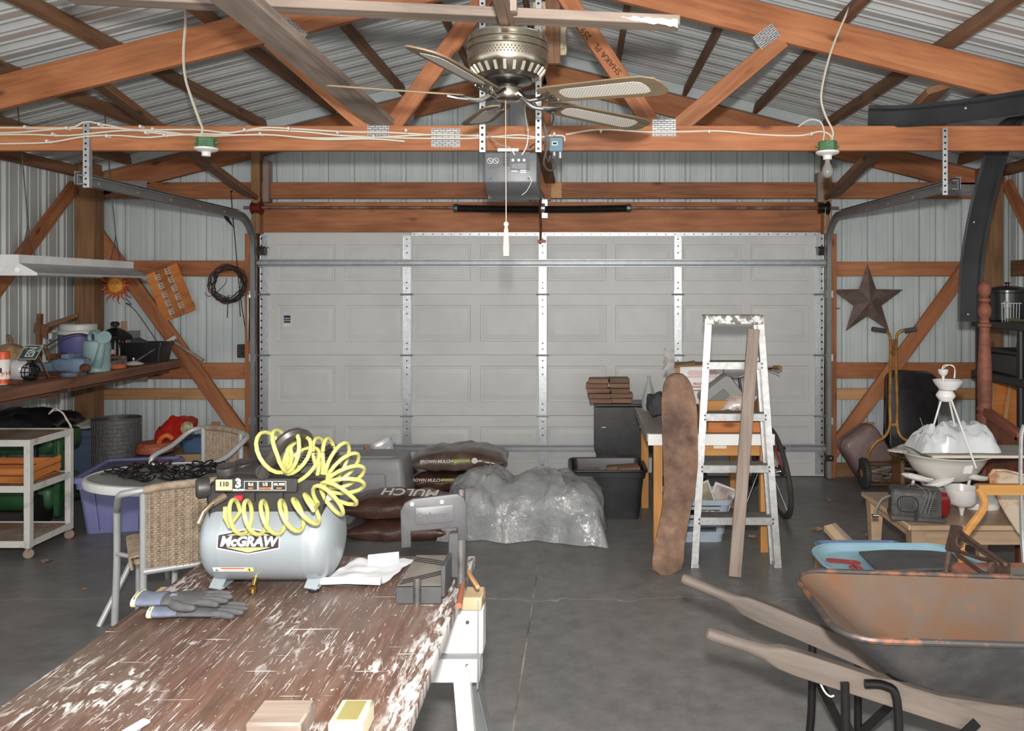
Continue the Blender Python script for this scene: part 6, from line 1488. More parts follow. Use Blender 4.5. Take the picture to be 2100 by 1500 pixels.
for k, (u, v, z, rz, ry, cc, lbl) in enumerate(((.08, -.06, .22, .3, -.35, (186, 178, 150), 'olive'), (.17, -.03, .20, -.1, .35, (196, 180, 172), 'pinkish'), (-.02, .05, .2, .2, -.2, (206, 204, 198), 'white'))):
    pf = thing('picture_frame', '%s framed picture standing in the laundry basket' % lbl, 'picture', M=M @ TR((u, v, z), rz=rz, ry=ry), group='pictures in the laundry basket')
    part('frame', B().box((0, 0, .05), (.15, .012, .20)).bevel(.003), WHITEP, pf); part('print', B().box((0, -.0065, .05), (.125, .001, .175)), paint('print_'+lbl, cc, .6, 0, tuple(x_*.75 for x_ in cc), 14), pf)
c = M @ Vector((.06, .11, .12)); cn_ = thing('chrome_canister', 'black and chrome canister standing in the laundry basket', 'canister', c); part('body', B().lathe([(.055, 0), (.055, .16), (.058, .17), (.058, .20), (.05, .215), (.05, .27), (.04, .28), (.001, .28)], 24), BLACKP, cn_)
for z in (.165, .21, .25): part('band', B().lathe([(.0585, z), (.0585, z+.018)], 24, caps=False), CHROME, cn_)
# ================================================================= bicycle
bk = thing('bicycle', 'old bicycle with a red fork parked behind the desk end', 'bicycle', (1.45, 6.2, 0))
lean = math.radians(-9)
BM = Matrix.Translation((1.462, 5.80, 0)) @ Matrix.Rotation(math.radians(2), 4, 'Z') @ Matrix.Rotation(lean, 4, 'Y')
WM_b = BM
TYRE = paint('tyre', (58, 56, 54), .8, 0, (72, 68, 64), 20); BRED = plain('bike_red', (176, 44, 36), .4); BFR = paint('bike_frame', (52, 50, 50), .4, .3)
for yc_, nm in ((0, 'rear'), (.93, 'front')):
    w_ = part('tyre', B().tube([BM @ Vector((0, yc_+.315*math.cos(a), .333+.315*math.sin(a))) for a in [2*math.pi*k/48 for k in range(48)]], .0185, 10, True), TYRE, bk, world=True)
    part('rim', B().tube([BM @ Vector((0, yc_+.292*math.cos(a), .333+.292*math.sin(a))) for a in [2*math.pi*k/40 for k in range(40)]], .010, 8, True), paint('rim_alloy', (176, 164, 150), .4, .6, (150, 110, 80), 20), w_, world=True)
    part('hub', B().lathe([(.012, -.05), (.02, -.04), (.014, -.02), (.014, .02), (.02, .04), (.012, .05)], 12, BM @ TR((0, yc_, .333), ry=math.pi/2)), CHROME, w_, world=True)
    for k in range(24):
        a = 2*math.pi*k/24; s_ = 1 if k % 2 else -1
        part('spoke', B().tube([BM @ Vector((s_*.035, yc_+.015*math.cos(a+.8*s_), .333+.015*math.sin(a+.8*s_))), BM @ Vector((0, yc_+.29*math.cos(a), .333+.29*math.sin(a)))], .0013, 4), GALV, w_, world=True)
def bt2(name, pts, r_, m): part(name, B().tube([BM @ Vector(p) for p in pts], r_, 10), m, bk, world=True)
bt2('seat_tube', [(0, .42, .29), (0, .30, .74)], .015, BFR); bt2('down_tube', [(0, .42, .29), (0, .80, .72)], .016, BFR); bt2('top_tube', [(0, .33, .68), (0, .79, .76)], .015, BFR)
for s_ in (-1, 1):
    bt2('chain_stay', [(s_*.03, .42, .29), (s_*.055, 0, .333)], .010, BRED); bt2('seat_stay', [(s_*.03, .32, .68), (s_*.055, 0, .333)], .009, BRED); bt2('fork', [(s_*.05, .80, .68), (s_*.055, .93, .333)], .011, BRED)
bt2('head_tube', [(0, .81, .66), (0, .77, .82)], .018, BRED); bt2('stem', [(0, .77, .82), (0, .755, .93)], .012, CHROME)
bt2('handlebar', [(-.27, .62, .99), (-.22, .70, .98), (0, .76, .94), (.22, .70, .98), (.27, .62, .99)], .011, CHROME)
for s_ in (-1, 1): bt2('grip', [(s_*.265, .63, .99), (s_*.285, .52, .995)], .017, paint('tan_grip', (166, 124, 74), .7)); bt2('brake_lever', [(s_*.24, .68, .97), (s_*.27, .60, .955), (s_*.27, .54, .95)], .006, CHROME)
part('saddle', B().loft([[BM @ Vector((x_*w1, .30+y_, .80+z_)) for x_, z_ in rrect(.12, .05, .02)] for y_, w1 in ((-.13, .8), (-.10, 1.15), (-.02, 1.0), (.08, .45), (.13, .35))]), paint('saddle_red', (166, 36, 36), .35), bk, world=True)
bt2('seat_post', [(0, .30, .74), (0, .295, .79)], .013, CHROME)
part('chainring', B().lathe([(.095, -.004), (.1, 0), (.095, .004)], 32, BM @ TR((-.05, .42, .29), ry=math.pi/2)), DKSTEEL, bk, world=True)
part('sprocket', B().lathe([(.05, -.012), (.045, 0), (.03, .012)], 24, BM @ TR((.04, 0, .333), ry=math.pi/2)), DKSTEEL, bk, world=True)
for s_, dy, dz in ((-1, .10, -.13), (1, -.10, .13)):
    bt2('crank', [(s_*.065, .42, .29), (s_*.075, .42+dy, .29+dz)], .009, CHROME); part('pedal', B().box((0, 0, 0), (.085, .07, .022), T=BM @ TR((s_*.125, .42+dy, .29+dz))).bevel(.004), BLACKP, bk, world=True)
bt2('kick_stand', [(-.04, .36, .28), (-.22, .28, .02)], .007, CHROME)
part('lens', B().lathe([(.03, 0), (.034, .01), (.028, .03), (.01, .036)], 18, TR((0, 0, .04), rx=math.pi/2)), plain('red_lens', (190, 36, 40), .2), rd); part('bracket', B().box((0, .03, .02), (.02, .04, .04)), BLACKP, rd)
# ================================================================= right side, far
STARM = paint('rusted_star', (116, 98, 92), .6, .1, (98, 82, 76), 10, bump=.2)
c = P(1781, 618, 7.02); R_ = .325; b = B(); ring = []
for k in range(10):
    a = math.pi/2+k*math.pi/5; r_ = R_ if k % 2 == 0 else R_*.40; ring.append(Vector((c.x+r_*math.cos(a), 7.045, c.z+r_*math.sin(a))))
fr = b.vs(ring); ce = b.bm.verts.new((c.x, 6.965, c.z)); bk_ = b.bm.verts.new((c.x, 7.05, c.z))
for k in range(10): b.bm.faces.new((fr[k], fr[(k+1) % 10], ce)); b.bm.faces.new((fr[(k+1) % 10], fr[k], bk_))
single('barn_star', b, STARM, 'large dark five-pointed metal barn star hung on the wall', 'star', smooth=False)
single('nail', B().tube([P(1712, 634, 7.02), P(1723, 632, 6.98)], .003, 6), DKSTEEL, 'bent nail sticking out of the right door jamb', 'nail')
ab = thing('photo_eye', 'small black safety sensor at the foot of the right door track', 'sensor', P(1701, 945, 6.95)); part('body', B().box(P(1700, 940, 6.93), (.07, .05, .045)).bevel(.006), BLACKP, ab, world=True); part('lens', B().lathe([(.006, 0), (.005, .004)], 10, TR(P(1704, 940, 6.903), rx=math.pi/2)), WHITEP, ab, world=True)
# reel mower
GOLD_ = paint('mower_gold', (190, 142, 74), .5, .2, (150, 104, 56), 14)
rm = thing('reel_mower', 'old yellow push reel mower with grey grips standing by the wall', 'reel mower', (2.57, 6.64, 0))
for X in (2.335, 2.81):
    w_ = part('wheel', B().lathe([(.095, -.022), (.122, -.02), (.128, -.008), (.128, .008), (.122, .02), (.095, .022)], 32, TR((X, 6.64, .128), ry=math.pi/2)), paint('mower_tyre', (62, 62, 60), .7), rm, world=True)
    part('hub', B().lathe([(.095, -.012), (.09, -.020), (.05, -.010), (.03, -.026), (.001, -.028)], 28, TR((X, 6.64, .128), ry=math.pi/2)), GOLD_, w_, world=True)
part('axle_bar', B().tube([(2.36, 6.66, .20), (2.79, 6.66, .20)], .022, 10), paint('mower_brown', (110, 78, 58), .6, .2), rm, world=True)
for k in range(5):
    q = []
    for j in range(11):
        u = j/10; a = 2*math.pi*k/5+u*1.2; q.append(Vector((2.37+.41*u, 6.66+.062*math.cos(a), .115+.062*math.sin(a))))
    part('reel_blade', B().tube(q, .012, 6, flat=(1, .25)), paint('mower_steel', (150, 156, 156), .4, .6, (112, 80, 60), 18), rm, world=True)
part('bed_knife', B().box((2.575, 6.62, .045), (.42, .05, .012)), paint('mower_brown', (110, 78, 58), .6, .2), rm, world=True)
part('roller', B().tube([(2.36, 6.75, .03), (2.79, 6.75, .03)], .03, 12), FIRD, rm, world=True)
for s_, xs in ((-1, (1780, 1783, 1796, 1814, 1825, 1825, 1826, 1826)), (1, (1895, 1886, 1866, 1848, 1840, 1840, 1838, 1838))):
    ys = (938, 926, 908, 896, 874, 830, 760, 700); ds = (6.62, 6.60, 6.60, 6.61, 6.63, 6.68, 6.80, 6.93)
    q = smoothpath([P(x_, y_, d_) for x_, y_, d_ in zip(xs, ys, ds)], 5)
    top = smoothpath([P(1826 if s_ < 0 else 1838, 700, 6.95), P(1824 if s_ < 0 else 1840, 686, 6.95), P(1816 if s_ < 0 else 1848, 679, 6.94), P(1806 if s_ < 0 else 1860, 677, 6.93)], 4)
    part('handle_tube', B().tube(q+top[1:], .0125, 10), GOLD_, rm, world=True)
    part('grip', B().tube([P(1816, 679, 6.935), P(1789, 675, 6.91)] if s_ < 0 else [P(1855, 679, 6.935), P(1880, 675, 6.91)], .02, 12), paint('grey_foam', (82, 82, 82), .8), rm, world=True)
part('cross_brace', B().beam(P(1823, 871, 6.63), P(1842, 871, 6.63), .02, .02), GOLD_, rm, world=True); part('cross_brace', B().box(P(1832, 712, 6.94), (.055, .02, .13)), paint('mower_plate', (150, 96, 60), .6, 0, (90, 80, 74), 9), rm, world=True)
# black case leaning on the wall
M = face(P(1867, 936, 6.87), (1, 0, -.06), (.03, .10, 1)); bc = thing('black_case', 'scuffed black rounded case leaning on the wall behind the reel mower', 'case', M=M)
part('shell', B().loft([[(x_*s1, y_*s1+.36, z_) for x_, y_ in rrect(.42, .72, .09, 6)] for z_, s1 in ((-.08, .97), (-.07, 1), (.04, 1), (.06, .96), (.065, .9))]), paint('scuffed_black', (36, 36, 37), .3, 0, (46, 46, 47), 12), bc)
part('seam', B().tube([Vector((x_, y_+.36, -.01)) for x_, y_ in rrect(.424, .724, .09, 6)], .005, 6, True), BLACKP, bc)
part('scratch', B().box((.06, .30, .0655), (.004, .07, .001), R=Matrix.Rotation(.35, 3, 'Z')), WHITEP, bc)
# mauve suitcase
M = TR((2.55, 6.84, .055), rz=.12) @ Matrix.Rotation(math.radians(-33), 4, 'Y')
sc = thing('suitcase', 'mauve-brown hard suitcase tipped over behind the mower wheel', 'suitcase', M=M)
SUI = paint('mauve_vinyl', (138, 116, 112), .4, 0, (124, 104, 100), 6)
part('shell', B().loft([[(x_*s1, z_, y_*s1+.24) for x_, y_ in rrect(.34, .44, .08, 6)] for z_, s1 in ((-.10, .86), (-.085, .96), (-.06, 1), (-.005, 1.0))]), SUI, sc); part('shell', B().loft([[(x_*s1, z_, y_*s1+.24) for x_, y_ in rrect(.34, .44, .08, 6)] for z_, s1 in ((.002, 1.0), (.06, 1), (.08, .96), (.095, .88))]), SUI, sc)
part('seam', B().tube([Vector((x_, -.002, y_+.24)) for x_, y_ in rrect(.345, .445, .08, 6)], .004, 6, True), paint('seam_dark', (80, 66, 64), .5), sc)
part('stud', B().lathe([(.008, 0), (.006, .005), (.001, .007)], 10, TR((.06, -.10, .15), rx=math.pi/2)), CHROME, sc)
board('offcut', P(1783, 975, 7.0), P(1783, 866, 7.04), .02, .085, PINE, up=Vector((1, 0, 0)), label='pale pine offcut standing against the wall behind the suitcase', cat='wood offcut')
# crate under the pink bag
cb = thing('wooden_pallet', 'dark wooden box behind the mower carrying a pink bag', 'wooden box', (2.78, 6.40, 0))
for k in range(3): board('slat', (2.50, 6.36+k*.07, .318), (3.05, 6.36+k*.07, .318), .06, .018, FIRD, cb)
for X in (2.53, 3.02):
    board('batten', (X, 6.33, .155), (X, 6.53, .155), .03, .29, FIRD, cb)
b = pillow(.34, .16, .09, 71, .035); b.warp(lambda p: Vector((p.x+2.68, p.y+6.43, p.z+.33))); single('pink_bag', b, paint('pink_film', (206, 164, 178), .35, 0, (190, 146, 162), 10), 'crumpled pink plastic bag on the dark wooden box', 'bag')
# ================================================================= coffee table and its load
BIR = wood('pale_birch', (204, 176, 146), (188, 158, 126), (166, 136, 104), knots=False)
zt2 = .42; xa, xb, ya, yb2 = 1.705, 2.45, 4.17, 4.86
cf = thing('coffee_table', 'low pale wood coffee table loaded with lamps and basins', 'coffee table', ((xa+xb)/2, (ya+yb2)/2, 0))
part('top', B().box(((xa+xb)/2, (ya+yb2)/2, zt2-.011), (xb-xa, yb2-ya, .022)).bevel(.003), paint('laminate_tan', (164, 140, 118), .35, 0, (154, 130, 108), 3), cf, world=True)
board('edge', (xa, ya-.006, zt2-.012), (xb, ya-.006, zt2-.012), .014, .026, BIR, cf); board('edge', (xa-.006, ya-.01, zt2-.012), (xa-.006, yb2, zt2-.012), .014, .026, BIR, cf)
board('apron', (xa+.06, ya+.05, zt2-.07), (xb-.05, ya+.05, zt2-.07), .02, .09, BIR, cf); board('apron', (xa+.05, ya+.05, zt2-.06), (xa+.05, yb2-.05, zt2-.06), .02, .07, BIR, cf)
for X in (xa+.05, xb-.06):
    for Y in (ya+.05, yb2-.05): part('leg', B().loft([[(X+x_*s1, Y+y_*s1, z_) for x_, y_ in ((-.04, -.04), (.04, -.04), (.04, .04), (-.04, .04))] for z_, s1 in ((0, .5), (zt2-.024, 1))]), BIR, cf, world=True)
def OT(px, d): return Vector(((px-VX)*d/f, d, zt2))
# projector / tail light unit
c = OT(1882, 4.30); pj = thing('heater_lamp', 'dusty black plastic unit with a red lens on the coffee table', 'lamp unit', M=TR(c, rz=math.radians(-14)))
DUST = paint('dusty_black', (58, 58, 58), .6, 0, (82, 80, 78), 14)
part('body', B().loft([[(x_, y_*s1, z_*s1+.085) for y_, z_ in rrect(.15, .16, .03)] for x_, s1 in ((-.14, .86), (-.125, 1), (.10, 1), (.105, .96))]), DUST, pj)
part('base', B().box((-.01, 0, .014), (.27, .165, .026)).bevel(.006), DUST, pj)
part('red_lens', B().loft([[(x_, y_*s1, z_*s1+.09) for y_, z_ in rrect(.14, .135, .03)] for x_, s1 in ((.10, 1), (.135, .95), (.15, .7))]), paint('lens_dark_red', (120, 26, 26), .15), pj); part('reflector', B().ball((.148, -.012, .095), (.012, .026, .036), 14), plain('lens_bright_red', (222, 40, 40), .15), pj)
part('grille_rim', B().tube([Vector((x_-.06, -.0765, z_+.09)) for x_, z_ in rrect(.10, .08, .03)], .003, 6, True), BLACKP, pj)
for k in range(8): part('louvre', B().box((-.095+k*.010, -.0765, .093), (.003, .003, .06)), BLACKP, pj)
for k in range(6): part('louvre', B().box((.055, -.0765, .065+k*.011), (.06, .003, .003)), BLACKP, pj)
part('bracket', B().box((-.02, -.085, .035), (.016, .010, .05)), BLACKP, pj)
part('cable', B().tube(smoothpath([(-.13, -.02, .12), (-.18, -.03, .10), (-.215, -.05, .05), (-.22, -.055, .022)], 5), .007, 8), CORDG, pj); part('plug', B().tube([(-.235, -.06, .014), (-.205, -.05, .014)], .010, 10), CHROME, pj)
for k in range(3): part('wire', B().tube(smoothpath([(-.06+.05*k, -.02, .16), (-.03+.06*k, -.05, .195-.02*k), (.03+.02*k, -.075, .15), (.0+.02*k, -.086, .05)], 6), .0022, 5), CORDG, pj)
# white enamel lamps
ENA = paint('white_enamel', (216, 214, 210), .3, 0, (202, 200, 196), 6)
def stem_lamp(label, O, sc_=1.0, up=True):
    L = thing('enamel_lamp', label, 'lamp', M=TR(O), group='white enamel lamps')
    return L
c = OT(1972, 4.36); l1 = thing('enamel_lamp', 'white enamel bowl lamp on a short tapered stem on the coffee table', 'lamp', c, group='white enamel lamps')
part('stem', B().lathe([(.008, 0), (.012, .02), (.016, .04), (.03, .05), (.032, .06)], 18), ENA, l1); part('bowl', B().lathe([(.02, .055), (.06, .06), (.078, .08), (.088, .13), (.09, .15), (.086, .15), (.07, .09), (.001, .075)], 28), ENA, l1)
c = OT(2005, 4.55); l2 = thing('enamel_lamp', 'white enamel shade lying on its rim at the back of the coffee table', 'lamp', c, group='white enamel lamps')
part('shade', B().lathe([(.11, 0), (.112, .006), (.10, .05), (.07, .085), (.03, .10), (.001, .102)], 28), ENA, l2); part('cap', B().lathe([(.025, .10), (.022, .118), (.001, .12)], 14), ENA, l2)
# pile of dish racks / plates under the basin
c = OT(1930, 4.58); st_ = thing('fixture_base', 'white enamel fixture on three legs beneath the basin', 'lamp base', c, group='white enamel lamps')
for k in range(3):
    a = 2*math.pi*k/3+.5; part('leg', B().tube([(.05*math.cos(a), .05*math.sin(a), 0), (.03*math.cos(a), .03*math.sin(a), .075)], .007, 8), ENA, st_)
part('bowl', B().lathe([(.03, .07), (.09, .08), (.11, .12), (.108, .125), (.08, .10), (.001, .09)], 28), ENA, st_)
for k, (px, py, rz_, L_, lb_) in enumerate(((1880, 980, .25, .17, 'leftmost'), (1928, 990, -.25, .16, 'front'), (1995, 978, .2, .17, 'rightmost'))):
    q = P(px, py, 4.36+.03*k); fp = thing('enamel_fitting', '%s white enamel lamp arm jammed under the basin' % lb_, 'lamp arm', M=TR((q.x, q.y, q.z-.0), rz=.2) @ Matrix.Rotation(rz_, 4, 'Y'), group='white lamp arms under the basin')
    part('paddle', B().ball((0, 0, 0), (L_*.55, .045, .018), 16), ENA, fp); part('rib', B().tube([(-L_*.45, -.03, .012), (0, -.044, .010), (L_*.45, -.03, .012)], .005, 6), WHITEP, fp)
    part('post', B().tube([(0, .02, -.01), (0, .03, -(q.z-zt2)+.0)], .008, 8), ENA, fp)
# basin
c = Vector(((1938-VX)*4.52/f, 4.52, .588)); bs = thing('enamel_basin', 'large chipped white enamel basin stacked on the lamps', 'basin', c)
part('bowl', B().lathe([(.115, 0), (.13, .004), (.175, .05), (.205, .10), (.222, .13), (.25, .142), (.252, .148), (.22, .142), (.20, .11), (.165, .05), (.12, .012), (.001, .010)], 44), paint('chipped_enamel', (208, 204, 196), .3, 0, (206, 200, 190), 3, .5, .66, 0, 60, (140, 104, 74)), bs)
part('maker_label', B().box((.035, -.196, .085), (.045, .003, .05), R=Matrix.Rotation(.42, 3, 'X')), plain('label_white', (236, 234, 232), .5), bs)
part('ear', B().ball((-.255, .02, .145), (.06, .05, .006), 14), ENA, bs)
pn = thing('shelf_panel', 'thin grey shelf panel lying across the basin', 'panel', (2.25, 4.4, .74))
part('panel', B().box((2.20, 4.44, .750), (.66, .30, .012)).bevel(.002), paint('panel_grey', (166, 164, 158), .5), pn, world=True); part('front_edge', B().box((2.20, 4.287, .750), (.66, .006, .014)), plain('edge_cream', (196, 184, 172), .5), pn, world=True)
# white plastic bag
def bag(u, v):
    x_ = (u-.5)*.44; y_ = (v-.5)*.24; e = max(0, 1-abs(2*u-1)**3)*max(0, 1-abs(2*v-1)**3)
    p = Vector((x_, y_, 0)); return Vector((2.05+x_+.03*nz(p, 8, 5), 4.45+y_+.03*nz(p, 8, 9), .760+(.09+.05*u)*e**.6+abs(nz(p, 13, 3))*.07*min(1, e*3)+abs(nz(p, 30, 7))*.03*min(1, 3*e)))
b = B().grid(bag, 44, 30); b2_ = b; bgs = thing('shopping_bag', 'crumpled white plastic shopping bag on the grey panel', 'bag', (2.05, 4.45, .757))
part('bag', b, paint('bag_white', (196, 198, 200), .2), bgs, world=True, ang=30); part('underside', B().box((2.05, 4.45, .7585), (.40, .20, .004)), paint('bag_white', (218, 220, 222), .22), bgs, world=True)
# tall tripod lamp standing in the basin
c = Vector(((1926-VX)*4.50/f, 4.42, .72)); tl_ = thing('tripod_lamp', 'white enamel lamp with double bowls on three thin rods above the basin', 'lamp', Vector((c.x, c.y, .72)))
kz = 4.42/f
def TZ(y_): return HC-(y_-VY)*kz
for dx_, dy_, zb in ((-.09, .04, .745), (.075, -.19, .70), (.10, .06, .78)): part('rod', B().tube([(c.x+dx_*.22, c.y+dy_*.15, TZ(818)), (c.x+dx_, c.y+dy_, zb)], .0055, 8), ENA, tl_, world=True)
part('lower_shade', B().lathe([(.001, TZ(825)), (.03, TZ(823)), (.05, TZ(813)), (.05, TZ(810)), (.035, TZ(801)), (.012, TZ(799))], 26, TR((c.x, c.y, 0))), ENA, tl_, world=True)
part('upper_bowl', B().lathe([(.012, TZ(801)), (.045, TZ(799)), (.072, TZ(786)), (.078, TZ(780)), (.074, TZ(780)), (.04, TZ(794)), (.001, TZ(796))], 28, TR((c.x+.012, c.y, 0))), ENA, tl_, world=True)
part('neck', B().tube([(c.x-.012, c.y, TZ(798)), (c.x-.014, c.y, TZ(768))], .008, 10), ENA, tl_, world=True); part('cup', B().lathe([(.012, TZ(771)), (.024, TZ(766)), (.027, TZ(758)), (.022, TZ(757))], 18, TR((c.x-.014, c.y, 0))), ENA, tl_, world=True)
for k in range(2): part('wire', B().tube(smoothpath([(c.x-.02, c.y, TZ(757)), (c.x-.01+.02*k, c.y, TZ(750)), (c.x+.02+.01*k, c.y-.01, TZ(749)), (c.x+.045, c.y-.01, TZ(756)), (c.x+.05-.005*k, c.y, TZ(776))], 5), .0022, 5), WHITEP, tl_, world=True)
# ================================================================= bed frame, shelving
MAH = wood('mahogany', (138, 84, 64), (112, 64, 48), (76, 44, 36), knots=False)
px_ = 2.505; bd = thing('bed_headboard', 'old mahogany bed headboard with a tall turned post', 'headboard', (px_, 5.0, 0))
zf = lambda y_: HC-(y_-VY)*5.0/f
prof_ = [(.02, 0), (.032, .0), (.032, .30), (.044, .32), (.044, zf(880)), (.046, zf(852)), (.036, zf(848)), (.046, zf(840)), (.040, zf(834)), (.040, zf(826)), (.043, zf(815)), (.042, zf(760)), (.030, zf(680)), (.029, zf(672)), (.040, zf(669)), (.040, zf(665)), (.026, zf(662)), (.028, zf(658)), (.022, zf(655)), (.036, zf(648)), (.040, zf(638)), (.036, zf(629)), (.022, zf(622)), (.034, zf(618)), (.034, zf(613)), (.020, zf(610)), (.034, zf(603)), (.039, zf(595)), (.034, zf(585)), (.015, zf(577)), (.001, zf(575))]
part('post', B().lathe(prof_, 20, TR((px_, 5.0, 0))), MAH, bd, world=True)
VEN = paint('peeling_veneer', (126, 76, 54), .55, 0, (96, 66, 54), 5, .5, .56)
part('panel', B().loft([[(X, 4.96, .30), (X, 4.60, .30), (X, 4.60, .80), (X, 4.78, .85), (X, 4.96, .885)] for X in (px_-.012, px_+.014)]), VEN, bd, world=True)
board('top_rail', (px_, 4.97, .885), (px_, 4.58, .80), .05, .05, MAH, bd); board('bottom_rail', (px_, 4.97, .27), (px_, 4.58, .27), .04, .08, MAH, bd)
board('end_stile', (px_, 4.585, 0), (px_, 4.585, .80), .05, .05, MAH, bd, up=Vector((0, 1, 0)))
sf = thing('shelving_unit', 'black plastic shelving unit along the right wall', 'shelving', (3.32, 5.6, 0))
for X in (3.03, 3.60):
    for Y in (5.06, 5.55, 6.12): part('post', B().tube([(X, Y, 0), (X, Y, 1.40 if X < 3.1 else 1.40)], .026, 12), BLACKP, sf, world=True)
for z in (1.385, 1.0, .45): part('shelf', B().box((3.32, 5.58, z), (.66, 1.20, .055)).bevel(.006), paint('shelf_black', (44, 45, 47), .45), sf, world=True)
for X, Y in ((3.03, 6.12), (3.03, 5.55)):
    for z in (1.0, .45): part('collar', B().lathe([(.034, -.035), (.034, .035)], 14, TR((X, Y, z))), BLACKP, sf, world=True)
ztp = 1.413
c = Vector((3.10, 5.86, ztp)); cp = thing('canning_pot', 'black speckled enamel canning pot with lid on the top shelf', 'pot', c)
SPK = paint('speckled_enamel', (36, 38, 38), .25, 0, (40, 42, 42), 60, .6, .72, 0, 60, (120, 122, 120)); part('pot', B().lathe([(.11, 0), (.125, .008), (.127, .20), (.133, .205), (.133, .212)], 36), SPK, cp); part('lid', B().lathe([(.14, .212), (.14, .222), (.12, .24), (.06, .252), (.012, .255), (.012, .265), (.02, .27), (.018, .28), (.001, .282)], 36), SPK, cp)
wr_ = thing('wire_rack', 'white wire rack standing in front of the canning pot', 'wire rack', (3.05, 5.70, ztp))
for k in range(7): part('upright_wire', B().tube([(2.975+.018*k*1.1, 5.69, ztp), (2.97+.019*k*1.1, 5.685, ztp+.13)], .0022, 5), WHITEP, wr_, world=True)
part('rail_wire', B().tube([(2.965, 5.685, ztp+.13), (3.11, 5.685, ztp+.13)], .0028, 6), WHITEP, wr_, world=True); part('handle_wire', B().tube([(2.98, 5.68, ztp+.14), (3.02, 5.68, ztp+.14), (3.02, 5.68, ztp+.105), (2.98, 5.68, ztp+.105)], .0028, 6, True), WHITEP, wr_, world=True)
for k, (z, y_) in enumerate(((.085, 5.50), (.045, 5.47))):
    single('wooden_mallet', B().tube([(3.05, y_+.0, ztp+z+.01), (3.09, y_-.08, ztp+z), (3.13, y_-.26, ztp+z-.03-.0)], [.016, .020, .017], 12), DESKW, '%s light wooden tool with a smooth grip on the top shelf' % ('upper' if k == 0 else 'lower'), 'tool handle', 'tool handles on the shelf')
single('olive_rod', B().tube([(3.045, 5.80, ztp+.012), (3.02, 5.30, ztp+.012)], .011, 8), paint('olive', (118, 112, 78), .6), 'olive rod lying along the front of the top shelf', 'rod')
tb = thing('tool_box', 'dark grey tool box on the middle shelf', 'tool box', (3.22, 5.82, 1.03)); part('body', B().box((3.22, 5.82, 1.10), (.32, .40, .145)).bevel(.01), paint('box_charcoal', (60, 60, 62), .5), tb, world=True); part('lid', B().box((3.22, 5.82, 1.19), (.33, .41, .04)).bevel(.01), BLACKP, tb, world=True); part('handle', B().tube(smoothpath([(3.22, 5.70, 1.21), (3.22, 5.72, 1.25), (3.22, 5.92, 1.25), (3.22, 5.94, 1.21)], 4), .012, 8), paint('box_red', (150, 70, 56), .5), tb, world=True)
dr_ = thing('cordless_drill', 'black and yellow power tool on the middle shelf', 'power tool', (3.12, 5.42, 1.03)); part('body', B().box((3.10, 5.42, 1.11), (.09, .16, .10)).bevel(.02, 2), BLACKP, dr_, world=True); part('grip', B().box((3.08, 5.36, 1.06), (.06, .05, .065)).bevel(.01), plain('tool_yellow', (220, 170, 50), .4), dr_, world=True)
ob = thing('plywood_sheet', 'orange plywood panel leaning behind the black shelving', 'panel', (3.5, 6.3, .5)); part('panel', B().box((3.38, 6.22, .84), (.50, .02, .60)), ORW, ob, world=True); board('batten', (3.15, 6.19, .45), (3.15, 6.19, .93), .02, .04, PINE, ob, up=Vector((1, 0, 0))); board('prop', (3.22, 6.18, .45), (3.30, 6.18, .95), .02, .03, PINE, ob, up=Vector((1, 0, 0)))
board('prop_stand', (3.38, 6.24, 0), (3.38, 6.24, .54), .1, .1, FIRD, ob, up=Vector((1, 0, 0)))
# ---- black flexible trim strips
VIN = paint('black_vinyl', (44, 45, 48), .3, 0, (52, 53, 56), 5)
def strip(name, pts, wid, wdir, label, roll=.022):
    sp = smoothpath(pts, 8); b = B(); rings = []
    for i, p in enumerate(sp):
        tn = (sp[min(i+1, len(sp)-1)]-sp[max(i-1, 0)]).normalized(); wv = Vector(wdir); wv = (wv-tn*wv.dot(tn)).normalized(); nv = tn.cross(wv).normalized()
        r_ = wid/2
        q = [(-r_, .0), (-r_+.012, .012), (-r_+.03, .008), (r_-.03, .004), (r_-.02, .022), (r_, .022), (r_, .004), (r_-.02, 0)]
        rings.append([p+wv*u+nv*v for u, v in q])
    b.loft(rings); st = thing(name, label, 'trim strip', min(sp, key=lambda p: p.z)); part('strip', b, VIN, st, world=True, ang=25)
    return st
s1_ = strip('vinyl_trim', [P(1780, 240, 4.66), P(1860, 239, 4.60), P(1960, 230, 4.48), P(2050, 218, 4.36), P(2130, 205, 4.24)], .125, (0, .15, 1), 'black vinyl trim strip lying on the near truss at the right')
s2_ = strip('vinyl_trim', [P(2120, 232, 4.85), P(2085, 240, 4.95), P(2058, 270, 5.05), P(2040, 320, 5.15), P(2012, 420, 5.25), P(1994, 520, 5.3), P(1988, 600, 5.3), P(1987, 660, 5.3)], .15, (1, 0, .25), 'black vinyl trim strip curving down from the truss beside the star')
for st, pts in ((s1_, ((1980, 222, 4.43),)), (s2_, ((1997, 456, 5.27), (1985, 645, 5.28)))):
    for x_, y_, d_ in pts: part('screw', B().lathe([(.008, 0), (.006, .006), (.001, .008)], 8, TR(P(x_, y_, d_-.02), rx=math.pi/2)), GALV, st, world=True)
